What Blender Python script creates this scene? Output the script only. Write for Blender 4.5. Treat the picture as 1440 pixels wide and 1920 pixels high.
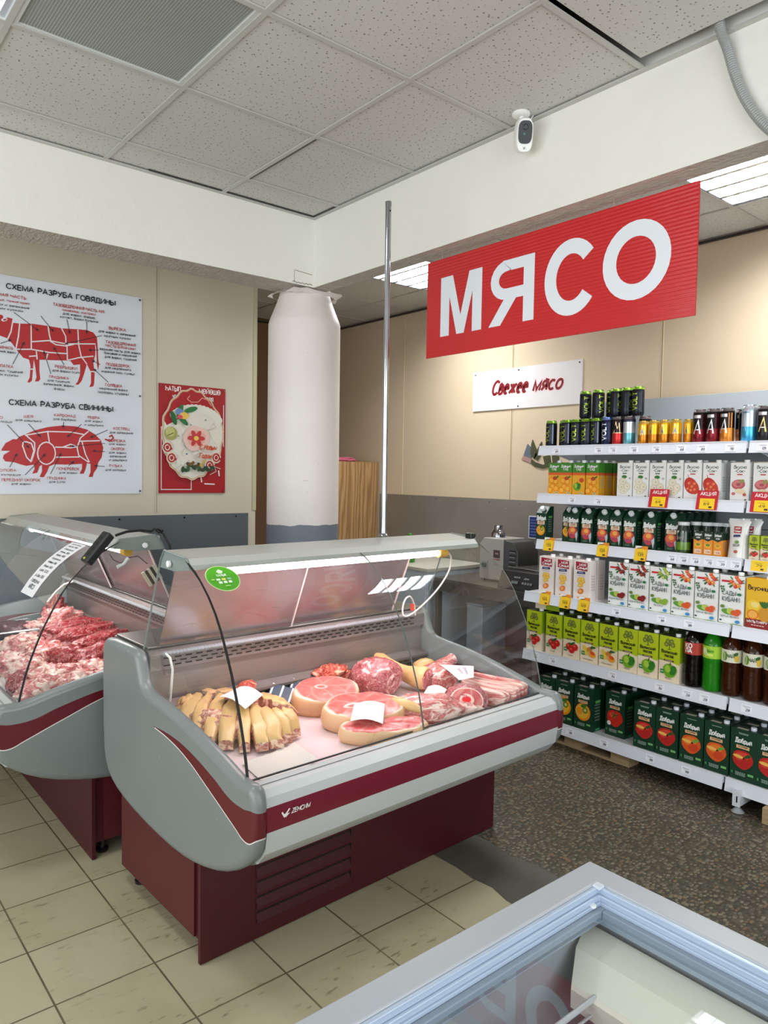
import bpy, bmesh, math, random
from mathutils import Vector, Matrix, noise
PI = math.pi
SC = bpy.context.scene
COL = SC.collection
for _o in list(bpy.data.objects):
    bpy.data.objects.remove(_o)

# ------------------------------------------------------------------ camera
cam_d = bpy.data.cameras.new('camera')
cam = bpy.data.objects.new('camera', cam_d)
COL.objects.link(cam)
SC.camera = cam
cam_d.sensor_fit = 'HORIZONTAL'
cam_d.sensor_width = 36.0
cam_d.lens = 36.0 * 1379.93 / 1440.0
cam_d.clip_start = 0.02
yaw, pit, rol = math.radians(39.852), math.radians(-2.901), math.radians(0.918)
fw = Vector((math.sin(yaw) * math.cos(pit), math.cos(yaw) * math.cos(pit), math.sin(pit)))
rt = Vector((math.cos(yaw), -math.sin(yaw), 0.0))
up = rt.cross(fw)
r2 = rt * math.cos(rol) + up * math.sin(rol)
u2 = -rt * math.sin(rol) + up * math.cos(rol)
cam.matrix_world = Matrix(((r2.x, u2.x, -fw.x, 0.0), (r2.y, u2.y, -fw.y, 0.0), (r2.z, u2.z, -fw.z, 1.559), (0, 0, 0, 1)))

# ------------------------------------------------------------------ world, daylight, exposure
W = bpy.data.worlds.new('daylight')
SC.world = W
W.use_nodes = True
bg = W.node_tree.nodes['Background']
bg.inputs['Color'].default_value = (0.80, 0.90, 1.0, 1)
bg.inputs['Strength'].default_value = 0.7
SC.view_settings.view_transform = 'Standard'
SC.view_settings.look = 'None'
SC.view_settings.exposure = 0.0
SC.view_settings.gamma = 1.0
SC.view_settings.use_curve_mapping = False
SC.cycles.max_bounces = 9
SC.cycles.diffuse_bounces = 4
SC.cycles.glossy_bounces = 4
SC.cycles.transmission_bounces = 6
SC.cycles.transparent_max_bounces = 16
SC.cycles.caustics_reflective = False
SC.cycles.caustics_refractive = False
SC.cycles.sample_clamp_indirect = 6.0
SC.cycles.use_denoising = True


def area_light(name, loc, target, sx, sy, power, color):
    l = bpy.data.lights.new(name, 'AREA')
    l.shape = 'RECTANGLE'
    l.size, l.size_y = sx, sy
    l.energy = power
    l.color = color
    o = bpy.data.objects.new(name, l)
    COL.objects.link(o)
    o.location = loc
    o.rotation_euler = (Vector(target) - Vector(loc)).to_track_quat('-Z', 'Y').to_euler()
    return o


# daylight through the shop windows behind and to the left of the photographer
area_light('window_daylight', (0.6, -2.35, 1.6), (0.6, 5, 1.6), 4.4, 2.2, 120, (0.90, 0.95, 1.0))
area_light('window_daylight', (-2.35, 1.3, 1.6), (5, 1.3, 1.6), 4.6, 2.2, 116, (0.92, 0.96, 1.0))


# ------------------------------------------------------------------ materials
def lin(c, a=1.0):
    r = []
    for v in c[:3]:
        v = v / 255.0
        r.append(v / 12.92 if v <= 0.04045 else ((v + 0.055) / 1.055) ** 2.4)
    return (r[0], r[1], r[2], a)


class NT:
    """small helper around a material node tree"""
    def __init__(s, name):
        s.m = bpy.data.materials.new(name)
        s.m.use_nodes = True
        s.t = s.m.node_tree
        s.b = s.t.nodes['Principled BSDF']
        s.out = s.t.nodes['Material Output']

    def n(s, kind, props=None, **ins):
        nd = s.t.nodes.new(kind)
        for k, v in (props or {}).items():
            setattr(nd, k, v)
        for k, v in ins.items():
            s.set(nd, k.replace('_', ' '), v)
        return nd

    def set(s, nd, key, v):
        if key.isdigit():
            key = int(key)
        if isinstance(v, bpy.types.NodeSocket):
            s.t.links.new(v, nd.inputs[key])
        else:
            nd.inputs[key].default_value = v

    def math(s, op, a, b=0.0, c=None):
        nd = s.t.nodes.new('ShaderNodeMath')
        nd.operation = op
        s.set(nd, '0', a)
        s.set(nd, '1', b)
        if c is not None:
            s.set(nd, '2', c)
        return nd.outputs[0]

    def mix(s, f, a, b):
        nd = s.t.nodes.new('ShaderNodeMix')
        nd.data_type = 'RGBA'
        s.set(nd, '0', f)
        s.set(nd, '6', a)
        s.set(nd, '7', b)
        return nd.outputs[2]

    def ramp(s, f, stops, interp='LINEAR'):
        nd = s.t.nodes.new('ShaderNodeValToRGB')
        e = nd.color_ramp.elements
        nd.color_ramp.interpolation = interp
        while len(e) > 1:
            e.remove(e[-1])
        e[0].position, e[0].color = stops[0]
        for p, c in stops[1:]:
            el = e.new(p)
            el.color = c
        s.set(nd, '0', f)
        return nd.outputs[0]

    def obj(s):
        return s.n('ShaderNodeTexCoord').outputs['Object']

    def noise(s, vec, scale, detail=3.0, dist=0.0, rough=0.5):
        nd = s.n('ShaderNodeTexNoise', None, Vector=vec, Scale=scale, Detail=detail, Distortion=dist, Roughness=rough)
        return nd.outputs['Fac']

    def bump(s, h, strength=0.3, dist=0.01):
        nd = s.n('ShaderNodeBump', None, Height=h, Strength=strength, Distance=dist)
        s.t.links.new(nd.outputs[0], s.b.inputs['Normal'])

    def base(s, v, rough=None, metal=None):
        s.set(s.b, 'Base Color', v)
        if rough is not None:
            s.set(s.b, 'Roughness', rough)
        if metal is not None:
            s.set(s.b, 'Metallic', metal)
        return s.m


def plain(name, c, rough=0.5, metal=0.0, var=0.05, scale=6.0, bump=0.0):
    t = NT(name)
    v = t.obj()
    f = t.noise(v, scale, 4.0)
    a = lin(c)
    lo = tuple(x * (1 - var) for x in a[:3]) + (1,)
    hi = tuple(min(1, x * (1 + var)) for x in a[:3]) + (1,)
    t.base(t.mix(f, lo, hi), rough, metal)
    if bump:
        t.bump(t.noise(v, scale * 14, 3.0), bump, 0.004)
    return t.m


def vcol(name, rough=0.45, metal=0.0, transmission=0.0, coat=0.0):
    t = NT(name)
    a = t.n('ShaderNodeAttribute', {'attribute_name': 'Col'})
    t.base(a.outputs['Color'], rough, metal)
    if transmission:
        t.b.inputs['Transmission Weight'].default_value = transmission
        t.b.inputs['IOR'].default_value = 1.33
    if coat:
        t.b.inputs['Coat Weight'].default_value = coat
        t.b.inputs['Coat Roughness'].default_value = 0.1
    return t.m


def emit(name, c, strength):
    t = NT(name)
    t.base((0.8, 0.8, 0.8, 1), 0.4)
    t.b.inputs['Emission Color'].default_value = c
    t.b.inputs['Emission Strength'].default_value = strength
    return t.m


def glass(name, tint=(0.97, 0.985, 0.98, 1), ior=1.5, gain=1.0, haze=0.0, haze_col=(0.8, 0.75, 0.75, 1)):
    t = NT(name)
    tr = t.n('ShaderNodeBsdfTransparent', None, Color=tint)
    gl = t.n('ShaderNodeBsdfGlossy', None, Roughness=0.01)
    gl.inputs['Color'].default_value = (1, 1, 1, 1)
    fr = t.n('ShaderNodeFresnel', None, IOR=ior)
    f = t.math('MULTIPLY', fr.outputs[0], gain)
    geo = t.n('ShaderNodeNewGeometry')
    f = t.math('MULTIPLY', f, t.math('SUBTRACT', 1.0, geo.outputs['Backfacing']))
    mx = t.n('ShaderNodeMixShader')
    t.set(mx, '0', f)
    t.t.links.new(tr.outputs[0], mx.inputs[1])
    t.t.links.new(gl.outputs[0], mx.inputs[2])
    last = mx.outputs[0]
    if haze:
        df = t.n('ShaderNodeBsdfDiffuse', None, Color=haze_col)
        m2 = t.n('ShaderNodeMixShader')
        m2.inputs[0].default_value = haze
        t.t.links.new(last, m2.inputs[1])
        t.t.links.new(df.outputs[0], m2.inputs[2])
        last = m2.outputs[0]
    t.t.links.new(last, t.out.inputs[0])
    return t.m


M_PRINT = vcol('printed_card', 0.42)
M_GLOSS = vcol('glossy_print', 0.22, 0.0, 0.0, 0.4)
M_CAN = vcol('printed_metal', 0.28, 0.65)
M_PLASTIC = vcol('coloured_plastic', 0.35)
M_METAL = vcol('bare_metal', 0.25, 0.9)
M_BOTTLE = vcol('tinted_bottle', 0.08, 0.0, 0.55, 0.3)
M_SHELF = plain('shelf_white_enamel', (222, 226, 232), 0.35, 0, 0.03)
M_SHELFGREY = plain('shelf_grey_enamel', (150, 156, 158), 0.4, 0, 0.03)
M_STEEL = plain('brushed_steel', (150, 146, 140), 0.28, 0.9, 0.12, 5)
M_CHROME = plain('chrome', (168, 171, 176), 0.14, 1.0, 0.02)
M_BLACK = plain('black_plastic', (24, 25, 27), 0.4, 0, 0.1)
M_WHITE = plain('white_plastic', (232, 232, 228), 0.35, 0, 0.02)


# ------------------------------------------------------------------ mesh builder
class MB:
    def __init__(s):
        s.v, s.f, s.c, s.m = [], [], [], []

    def add(s, verts, faces, col=(200, 200, 200), mi=0):
        o = len(s.v)
        s.v += [tuple(p) for p in verts]
        for i, f in enumerate(faces):
            s.f.append([o + k for k in f])
            s.c.append(col[i] if isinstance(col, list) else col)
            s.m.append(mi)
        return o

    def box(s, x0, x1, y0, y1, z0, z1, col=(200, 200, 200), mi=0):
        s.add([(x0, y0, z0), (x1, y0, z0), (x1, y1, z0), (x0, y1, z0), (x0, y0, z1), (x1, y0, z1), (x1, y1, z1), (x0, y1, z1)],
              [(0, 3, 2, 1), (4, 5, 6, 7), (0, 1, 5, 4), (1, 2, 6, 5), (2, 3, 7, 6), (3, 0, 4, 7)], col, mi)

    def prism(s, poly, a0, a1, axis='x', col=(200, 200, 200), mi=0):
        def P(a, p):
            if axis == 'x':
                return (a, p[0], p[1])
            if axis == 'y':
                return (p[0], a, p[1])
            return (p[0], p[1], a)
        n = len(poly)
        vs = [P(a0, p) for p in poly] + [P(a1, p) for p in poly]
        fs = [tuple(range(n))[::-1], tuple(range(n, 2 * n))]
        fs += [(i, (i + 1) % n, n + (i + 1) % n, n + i) for i in range(n)]
        s.add(vs, fs, col, mi)

    def sheet(s, prof, a0, a1, axis='x', col=(200, 200, 200), mi=0):
        """open profile extruded to a single-sided strip"""
        n = len(prof)
        def P(a, p):
            return (a, p[0], p[1]) if axis == 'x' else (p[0], a, p[1])
        vs = [P(a0, p) for p in prof] + [P(a1, p) for p in prof]
        s.add(vs, [(i, i + 1, n + i + 1, n + i) for i in range(n - 1)], col, mi)

    def lathe(s, prof, n=24, c=(0, 0, 0), axis='z', col=(200, 200, 200), mi=0, cap=True):
        """prof: list of (r, h[, colour])"""
        vs, fs, cs = [], [], []
        for p in prof:
            for k in range(n):
                a = 2 * PI * k / n
                x, y, h = p[0] * math.cos(a), p[0] * math.sin(a), p[1]
                if axis == 'z':
                    q = (c[0] + x, c[1] + y, c[2] + h)
                elif axis == 'y':
                    q = (c[0] + x, c[1] + h, c[2] - y)
                else:
                    q = (c[0] + h, c[1] + x, c[2] + y)
                vs.append(q)
        for j in range(len(prof) - 1):
            cc = prof[j + 1][2] if len(prof[j + 1]) > 2 else col
            for k in range(n):
                k2 = (k + 1) % n
                fs.append((j * n + k, j * n + k2, (j + 1) * n + k2, (j + 1) * n + k))
                cs.append(cc)
        if cap:
            fs.append(tuple(range(n))[::-1])
            cs.append(prof[0][2] if len(prof[0]) > 2 else col)
            e = (len(prof) - 1) * n
            fs.append(tuple(range(e, e + n)))
            cs.append(prof[-1][2] if len(prof[-1]) > 2 else col)
        s.add(vs, fs, cs, mi)

    def tube(s, path, r, n=10, col=(200, 200, 200), mi=0, flat=1.0):
        pts = [Vector(p) for p in path]
        rs = r if isinstance(r, (list, tuple)) else [r] * len(pts)
        t0 = (pts[1] - pts[0]).normalized()
        ref = Vector((0, 0, 1)) if abs(t0.z) < 0.9 else Vector((1, 0, 0))
        nx = t0.cross(ref).normalized()
        vs = []
        for i, p in enumerate(pts):
            t = (pts[min(i + 1, len(pts) - 1)] - pts[max(i - 1, 0)]).normalized()
            nx = (nx - t * nx.dot(t)).normalized()
            ny = t.cross(nx)
            for k in range(n):
                a = 2 * PI * k / n
                vs.append(p + nx * math.cos(a) * rs[i] + ny * math.sin(a) * rs[i] * flat)
        fs = []
        for j in range(len(pts) - 1):
            for k in range(n):
                k2 = (k + 1) % n
                fs.append((j * n + k, j * n + k2, (j + 1) * n + k2, (j + 1) * n + k))
        fs.append(tuple(range(n))[::-1])
        e = (len(pts) - 1) * n
        fs.append(tuple(range(e, e + n)))
        s.add(vs, fs, col, mi)

    def bar(s, p, q, w, h=None, col=(200, 200, 200), mi=0):
        """square bar from p to q"""
        h = h or w
        p, q = Vector(p), Vector(q)
        t = (q - p).normalized()
        ref = Vector((0, 0, 1)) if abs(t.z) < 0.95 else Vector((1, 0, 0))
        a = t.cross(ref).normalized() * w / 2
        b = t.cross(a).normalized() * h / 2
        vs = [p - a - b, p + a - b, p + a + b, p - a + b, q - a - b, q + a - b, q + a + b, q - a + b]
        s.add(vs, [(0, 3, 2, 1), (4, 5, 6, 7), (0, 1, 5, 4), (1, 2, 6, 5), (2, 3, 7, 6), (3, 0, 4, 7)], col, mi)

    def mesh(s, name, mats, smooth=None):
        me = bpy.data.meshes.new(name)
        me.from_pydata(s.v, [], s.f)
        at = me.attributes.new('Col', 'FLOAT_COLOR', 'CORNER')
        buf = []
        for f, c in zip(s.f, s.c):
            buf += list(lin(c)) * len(f)
        at.data.foreach_set('color', buf)
        for m in (mats if isinstance(mats, (list, tuple)) else [mats]):
            me.materials.append(m)
        me.polygons.foreach_set('material_index', s.m)
        if smooth is not None:
            me.polygons.foreach_set('use_smooth', [True] * len(s.f))
            me.set_sharp_from_angle(angle=math.radians(smooth))
        me.update()
        return me

    def build(s, name, mats, parent=None, smooth=None, bevel=0.0, recalc=False, seg=2):
        me = s.mesh(name, mats, smooth)
        if recalc:
            b = bmesh.new()
            b.from_mesh(me)
            bmesh.ops.recalc_face_normals(b, faces=b.faces)
            b.to_mesh(me)
            b.free()
        o = bpy.data.objects.new(name, me)
        COL.objects.link(o)
        if parent:
            o.parent = parent
        if bevel:
            md = o.modifiers.new('bevel', 'BEVEL')
            md.width = bevel
            md.segments = seg
            md.limit_method = 'ANGLE'
            md.angle_limit = math.radians(40)
            if smooth is None:
                me.polygons.foreach_set('use_smooth', [True] * len(me.polygons))
                md.harden_normals = True
        return o


def tag(o, label, cat, group=None):
    o['label'] = label
    o['category'] = cat
    if group:
        o['group'] = group
    return o


def struct(o):
    o['kind'] = 'structure'
    return o


def empty(name, loc, rz=0.0):
    o = bpy.data.objects.new(name, None)
    COL.objects.link(o)
    o.location = loc
    o.rotation_euler = (0, 0, rz)
    o.empty_display_size = 0.1
    return o


def copy_tree(o, loc=None, rz=None, parent=None):
    c = o.copy()
    COL.objects.link(c)
    if parent:
        c.parent = parent
    if loc is not None:
        c.location = loc
    if rz is not None:
        c.rotation_euler = (0, 0, rz)
    for ch in list(o.children):
        copy_tree(ch, parent=c)
    return c


# ------------------------------------------------------------------ stroke lettering
def _arc(cx, cy, rx, ry, a0, a1, n=7):
    return [(cx + rx * math.cos(math.radians(a0 + (a1 - a0) * i / n)), cy + ry * math.sin(math.radians(a0 + (a1 - a0) * i / n))) for i in range(n + 1)]


GL = {
    'А': (.72, [[(0, 0), (.36, 1), (.72, 0)], [(.13, .33), (.59, .33)]]),
    'Б': (.6, [[(.56, 1), (0, 1), (0, 0), (.33, 0)] + _arc(.33, .28, .27, .28, -90, 90) + [(0, .56)]]),
    'В': (.6, [[(0, 0), (0, 1), (.33, 1)] + _arc(.33, .77, .22, .23, 90, -90) + [(0, .54)], [(.33, .54)] + _arc(.33, .27, .27, .27, 90, -90) + [(0, 0)]]),
    'Г': (.52, [[(0, 0), (0, 1), (.52, 1)]]),
    'Д': (.78, [[(0, -.2), (0, 0), (.78, 0), (.78, -.2)], [(.13, 0), (.2, .5), (.22, 1), (.65, 1), (.65, 0)]]),
    'Е': (.54, [[(.54, 1), (0, 1), (0, 0), (.54, 0)], [(0, .52), (.48, .52)]]),
    'Ж': (.96, [[(.48, 0), (.48, 1)], [(0, 1), (.42, .5), (0, 0)], [(.96, 1), (.54, .5), (.96, 0)]]),
    'З': (.55, [_arc(.25, .76, .26, .24, 150, -90) + _arc(.25, .26, .3, .26, 90, -150)]),
    'И': (.64, [[(0, 1), (0, 0), (.64, 1), (.64, 0)]]),
    'Й': (.64, [[(0, 1), (0, 0), (.64, 1), (.64, 0)], _arc(.32, 1.27, .15, .12, 190, 350)]),
    'К': (.6, [[(0, 0), (0, 1)], [(.58, 1), (.04, .5), (.6, 0)]]),
    'Л': (.66, [[(0, 0), (.1, .1), (.16, 1), (.66, 1), (.66, 0)]]),
    'М': (.8, [[(0, 0), (0, 1), (.4, .1), (.8, 1), (.8, 0)]]),
    'Н': (.62, [[(0, 0), (0, 1)], [(.62, 0), (.62, 1)], [(0, .52), (.62, .52)]]),
    'О': (.76, [_arc(.38, .5, .38, .5, 90, 450, 20)]),
    'П': (.62, [[(0, 0), (0, 1), (.62, 1), (.62, 0)]]),
    'Р': (.58, [[(0, 0), (0, 1), (.31, 1)] + _arc(.31, .72, .27, .28, 90, -90) + [(0, .44)]]),
    'С': (.68, [_arc(.38, .5, .38, .5, 42, 318, 14)]),
    'Т': (.64, [[(0, 1), (.64, 1)], [(.32, 1), (.32, 0)]]),
    'У': (.62, [[(0, 1), (.33, .32)], [(.64, 1), (.3, .2), (.2, .02), (.05, .02)]]),
    'Ф': (.8, [[(.4, -.05), (.4, 1.05)], _arc(.4, .53, .4, .3, 90, 450, 16)]),
    'Х': (.64, [[(0, 0), (.64, 1)], [(0, 1), (.64, 0)]]),
    'Ц': (.74, [[(0, 1), (0, 0), (.62, 0), (.62, 1)], [(.62, 0), (.74, 0), (.74, -.2)]]),
    'Ч': (.58, [[(0, 1), (0, .62)] + _arc(.26, .62, .26, .2, 180, 270, 4) + [(.58, .44)], [(.58, 1), (.58, 0)]]),
    'Ш': (.9, [[(0, 1), (0, 0), (.9, 0), (.9, 1)], [(.45, 0), (.45, 1)]]),
    'Ы': (.84, [[(0, 1), (0, 0), (.3, 0)] + _arc(.3, .27, .25, .27, -90, 90) + [(0, .54)], [(.84, 0), (.84, 1)]]),
    'Ь': (.56, [[(0, 1), (0, 0), (.3, 0)] + _arc(.3, .27, .25, .27, -90, 90) + [(0, .54)]]),
    'Э': (.66, [_arc(.28, .5, .38, .5, 138, -138, 14), [(.2, .52), (.64, .52)]]),
    'Ю': (.95, [[(0, 0), (0, 1)], [(0, .5), (.25, .5)], _arc(.6, .5, .35, .5, 90, 450, 18)]),
    'Я': (.6, [[(.6, 0), (.6, 1), (.29, 1)] + _arc(.29, .72, .27, .28, 90, 270) + [(.6, .44)], [(.33, .44), (0, 0)]]),
    'Һ': (.58, [[(0, 1), (0, 0)], [(0, .56), (.3, .6)] + _arc(.32, .36, .26, .24, 90, 0, 5) + [(.58, 0)]]),
    'Ө': (.76, [_arc(.38, .5, .38, .5, 90, 450, 20), [(.04, .5), (.72, .5)]]),
    'V': (.68, [[(0, 1), (.34, 0), (.68, 1)]]), 'L': (.5, [[(0, 1), (0, 0), (.5, 0)]]),
    'а': (.5, [_arc(.24, .33, .24, .33, 90, 450, 12), [(.5, .68), (.5, 0)]]),
    'б': (.54, [_arc(.27, .3, .27, .3, 90, 450, 12), [(0, .3), (.04, .72), (.2, .92), (.5, 1)]]),
    'е': (.52, [[(.03, .36), (.5, .36)] + _arc(.26, .34, .25, .34, 5, 310, 11)]),
    'о': (.54, [_arc(.27, .34, .27, .34, 90, 450, 14)]),
    'р': (.52, [[(0, -.28), (0, .68)], _arc(.26, .34, .26, .34, 90, 450, 12)]),
    'с': (.48, [_arc(.27, .34, .27, .34, 45, 315, 9)]),
    'у': (.5, [[(0, .68), (.27, .05)], [(.52, .68), (.2, -.16), (.02, -.26)]]),
    'ф': (.7, [[(.35, -.28), (.35, 1)], _arc(.35, .34, .34, .32, 90, 450, 14)]),
    '0': (.54, [_arc(.27, .5, .27, .5, 90, 450, 14)]), '1': (.34, [[(0, .78), (.26, 1), (.26, 0)]]),
    '2': (.52, [_arc(.26, .73, .25, .27, 170, -35, 7) + [(0, 0), (.52, 0)]]),
    '3': (.54, [_arc(.25, .76, .25, .24, 150, -90) + _arc(.25, .26, .28, .26, 90, -150)]),
    '4': (.56, [[(.42, 0), (.42, 1), (0, .3), (.56, .3)]]),
    '5': (.52, [[(.48, 1), (.08, 1), (.04, .56)] + _arc(.24, .31, .27, .31, 120, -150, 8)]),
    '6': (.54, [_arc(.27, .3, .26, .3, 90, 450, 12), [(.01, .32), (.1, .75), (.36, 1)]]),
    '7': (.52, [[(0, 1), (.52, 1), (.18, 0)]]),
    '8': (.54, [_arc(.27, .77, .22, .23, 90, 450, 12), _arc(.27, .27, .27, .27, 90, 450, 12)]),
    '9': (.54, [_arc(.27, .7, .26, .3, 90, 450, 12), [(.53, .66), (.44, .25), (.18, 0)]]),
    ',': (.12, [[(.08, .06), (.0, -.16)]]), '.': (.1, [[(.05, 0), (.05, .08)]]), '-': (.34, [[(0, .45), (.34, .45)]]),
    '/': (.4, [[(0, -.05), (.4, 1.05)]]), '%': (.8, [_arc(.18, .76, .16, .2, 90, 450, 8), _arc(.62, .24, .16, .2, 90, 450, 8), [(.62, 1), (.2, 0)]]),
    '(': (.2, [_arc(.3, .45, .28, .62, 130, 230, 5)]), ')': (.2, [_arc(-.1, .45, .28, .62, 50, -50, 5)]), ' ': (.32, []),
    'Z': (.56, [[(.02, 1), (.56, 1), (0, 0), (.56, 0)]]), '!': (.1, [[(.05, .3), (.05, 1)], [(.05, 0), (.05, .1)]]), '_': (.5, [[(0, 0), (.5, 0)]]),
}
for _lo, _up in zip('вгджзийклмнптхцчшыьэюя', 'ВГДЖЗИЙКЛМНПТХЦЧШЫЬЭЮЯ'):
    _w, _st = GL[_up]
    GL[_lo] = (_w * .74, [[(x * .74, y * .68) for x, y in q] for q in _st])
for _la, _cy in zip('AOTKEMHCPXB', 'АОТКЕМНСРХВ'):
    GL[_la] = GL[_cy]


def ribbon(pts, w):
    """polyline -> quads with mitred joins"""
    n = len(pts)
    closed = n > 3 and math.hypot(pts[0][0] - pts[-1][0], pts[0][1] - pts[-1][1]) < 1e-6
    L, R = [], []
    for i in range(n):
        def d(a, b):
            x, y = pts[b][0] - pts[a][0], pts[b][1] - pts[a][1]
            l = math.hypot(x, y) or 1e-9
            return x / l, y / l
        if i == 0:
            t0 = d(n - 2, n - 1) if closed else d(0, 1)
            t1 = d(0, 1)
        elif i == n - 1:
            t0 = d(n - 2, n - 1)
            t1 = d(0, 1) if closed else t0
        else:
            t0, t1 = d(i - 1, i), d(i, i + 1)
        nx, ny = -(t0[1] + t1[1]), t0[0] + t1[0]
        l = math.hypot(nx, ny)
        if l < 1e-6:
            nx, ny, l = -t1[1], t1[0], 1.0
        nx, ny = nx / l, ny / l
        k = min(1.0 / max(0.05, nx * -t1[1] + ny * t1[0]), 2.2)
        L.append((pts[i][0] + nx * k * w / 2, pts[i][1] + ny * k * w / 2))
        R.append((pts[i][0] - nx * k * w / 2, pts[i][1] - ny * k * w / 2))
    return [[R[i], R[i + 1], L[i + 1], L[i]] for i in range(n - 1)]


class Art:
    """flat printed artwork: coloured polygons in layers"""
    def __init__(s):
        s.p = []
        s.k = 0

    def layer(s):
        s.k += 1
        return s

    def poly(s, pts, col, new=True):
        if new:
            s.k += 1
        a = sum(pts[i][0] * pts[(i + 1) % len(pts)][1] - pts[(i + 1) % len(pts)][0] * pts[i][1] for i in range(len(pts)))
        s.p.append((pts if a > 0 else pts[::-1], col, s.k))
        return s

    def rect(s, x0, y0, x1, y1, col):
        return s.poly([(x0, y0), (x1, y0), (x1, y1), (x0, y1)], col)

    def ell(s, cx, cy, rx, ry, col, rot=0.0, n=18, wob=0.0, new=True):
        c, si = math.cos(rot), math.sin(rot)
        pts = []
        for i in range(n):
            a = 2 * PI * i / n
            k = 1 + wob * math.sin(a * 3 + cx * 90) + wob * .6 * math.cos(a * 5 + cy * 70)
            x, y = rx * k * math.cos(a), ry * k * math.sin(a)
            pts.append((cx + x * c - y * si, cy + x * si + y * c))
        return s.poly(pts, col, new)

    def line(s, pts, w, col, new=True):
        if new:
            s.k += 1
        for q in ribbon(pts, w):
            s.poly(q, col, False)
        return s

    def text(s, t, cx, cy, h, col, width=None, weight=0.16, shear=0.0, sp=0.2, rot=0.0):
        """centred on cx, baseline cy, capital height h; squeezed to width when given"""
        s.k += 1
        x, st = 0.0, []
        for ch in t:
            w, gs = GL.get(ch, GL['_'])
            for g in gs:
                st.append([(x + a, b) for a, b in g])
            x += w + sp
        x = max(x - sp, .01)
        kx = (width / x) if width else h
        c, si = math.cos(rot), math.sin(rot)
        for g in st:
            s.k += .15
            pts = []
            for a, b in g:
                px, py = (a - x / 2) * kx + shear * b * h, b * h
                pts.append((cx + px * c - py * si, cy + px * si + py * c))
            for q in ribbon(pts, weight * h):
                s.poly(q, col, False)
        return s

    def emit(s, mb, fn, step=0.0003, mi=0):
        """fn(x, y, d) -> 3-D point, d = height above the surface"""
        for pts, col, k in s.p:
            mb.add([fn(x, y, k * step) for x, y in pts], [tuple(range(len(pts)))], col, mi)
# ================================================================== THE ROOM
ZC = 3.0
XR = 4.335          # right-hand wall
YP = 4.80           # wall with the posters
YF = 6.15           # wall at the far end of the passage


def floor_mat():
    t = NT('floor_tiles')
    v = t.obj()
    off = t.n('ShaderNodeVectorMath', {'operation': 'SUBTRACT'})
    t.set(off, '0', v)
    off.inputs[1].default_value = (0.607, 2.787, 0)
    br = t.n('ShaderNodeTexBrick', {'offset': 0.0}, Vector=off.outputs[0], Scale=1.0)
    br.inputs['Brick Width'].default_value = 0.3
    br.inputs['Row Height'].default_value = 0.3
    br.inputs['Mortar Size'].default_value = 0.0032
    br.inputs['Mortar Smooth'].default_value = 0.15
    br.inputs['Bias'].default_value = 0.0
    br.inputs['Color1'].default_value = lin((176, 169, 138))
    br.inputs['Color2'].default_value = lin((184, 177, 148))
    br.inputs['Mortar'].default_value = lin((74, 68, 50))
    fine = t.noise(v, 260, 2.0)
    big = t.noise(v, 3.2, 5.0, 0.6)
    c = t.mix(t.math('MULTIPLY', fine, 0.35), br.outputs['Color'], lin((150, 142, 112)))
    dirt = t.ramp(big, [(0.47, (0, 0, 0, 1)), (0.66, (1, 1, 1, 1))])
    c = t.mix(t.math('MULTIPLY', dirt, 0.32), c, lin((150, 138, 104)))
    sv = t.n('ShaderNodeMapping', None, Vector=v)
    sv.inputs['Scale'].default_value = (16, 60, 1)
    sv.inputs['Rotation'].default_value = (0, 0, 0.3)
    sm = t.noise(sv.outputs[0], 1.0, 3.0)
    sc = t.ramp(sm, [(0.60, (0, 0, 0, 1)), (0.66, (1, 1, 1, 1))])
    c = t.mix(t.math('MULTIPLY', t.math('MULTIPLY', sc, dirt), 0.75), c, lin((98, 86, 62)))
    t.base(c, 0.32)
    t.set(t.b, 'Roughness', t.math('ADD', 0.30, t.math('MULTIPLY', big, 0.2)))
    t.bump(t.math('SUBTRACT', 1.0, br.outputs['Fac']), 0.35, 0.003)
    return t.m


def terrazzo_mat():
    t = NT('terrazzo')
    v = t.obj()
    wv = t.n('ShaderNodeMapping', None, Vector=v)
    wv.inputs['Scale'].default_value = (1.0, 1.5, 1.0)
    vo = t.n('ShaderNodeTexVoronoi', {'feature': 'F1', 'voronoi_dimensions': '2D'}, Vector=wv.outputs[0], Scale=50.0)
    vo.inputs['Randomness'].default_value = 1.0
    v2 = t.n('ShaderNodeTexVoronoi', {'feature': 'F1', 'voronoi_dimensions': '2D'}, Vector=wv.outputs[0], Scale=130.0)
    sep = t.n('ShaderNodeSeparateColor')
    t.t.links.new(vo.outputs['Color'], sep.inputs[0])
    chip = t.ramp(t.math('SUBTRACT', vo.outputs['Distance'], t.math('MULTIPLY', sep.outputs[0], 0.34)), [(0.22, (1, 1, 1, 1)), (0.34, (0, 0, 0, 1))])
    chip2 = t.ramp(v2.outputs['Distance'], [(0.2, (1, 1, 1, 1)), (0.32, (0, 0, 0, 1))])
    big = t.noise(v, 2.6, 4.0)
    matrix = t.mix(big, lin((48, 46, 38)), lin((64, 60, 49)))
    chipc = t.ramp(sep.outputs[1], [(0.0, lin((70, 66, 52))), (0.5, lin((92, 86, 68))), (0.86, lin((128, 121, 100))), (0.93, lin((124, 86, 52))), (1.0, lin((110, 106, 92)))])
    c = t.mix(t.math('MULTIPLY', chip2, 0.35), matrix, lin((100, 96, 80)))
    c = t.mix(t.math('MULTIPLY', chip, 0.8), c, chipc)
    worn = t.ramp(t.noise(v, 1.7, 5.0, 0.5), [(0.45, (0, 0, 0, 1)), (0.7, (1, 1, 1, 1))])
    c = t.mix(t.math('MULTIPLY', worn, 0.3), c, lin((58, 54, 44)))
    return t.base(c, 0.42)


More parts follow.
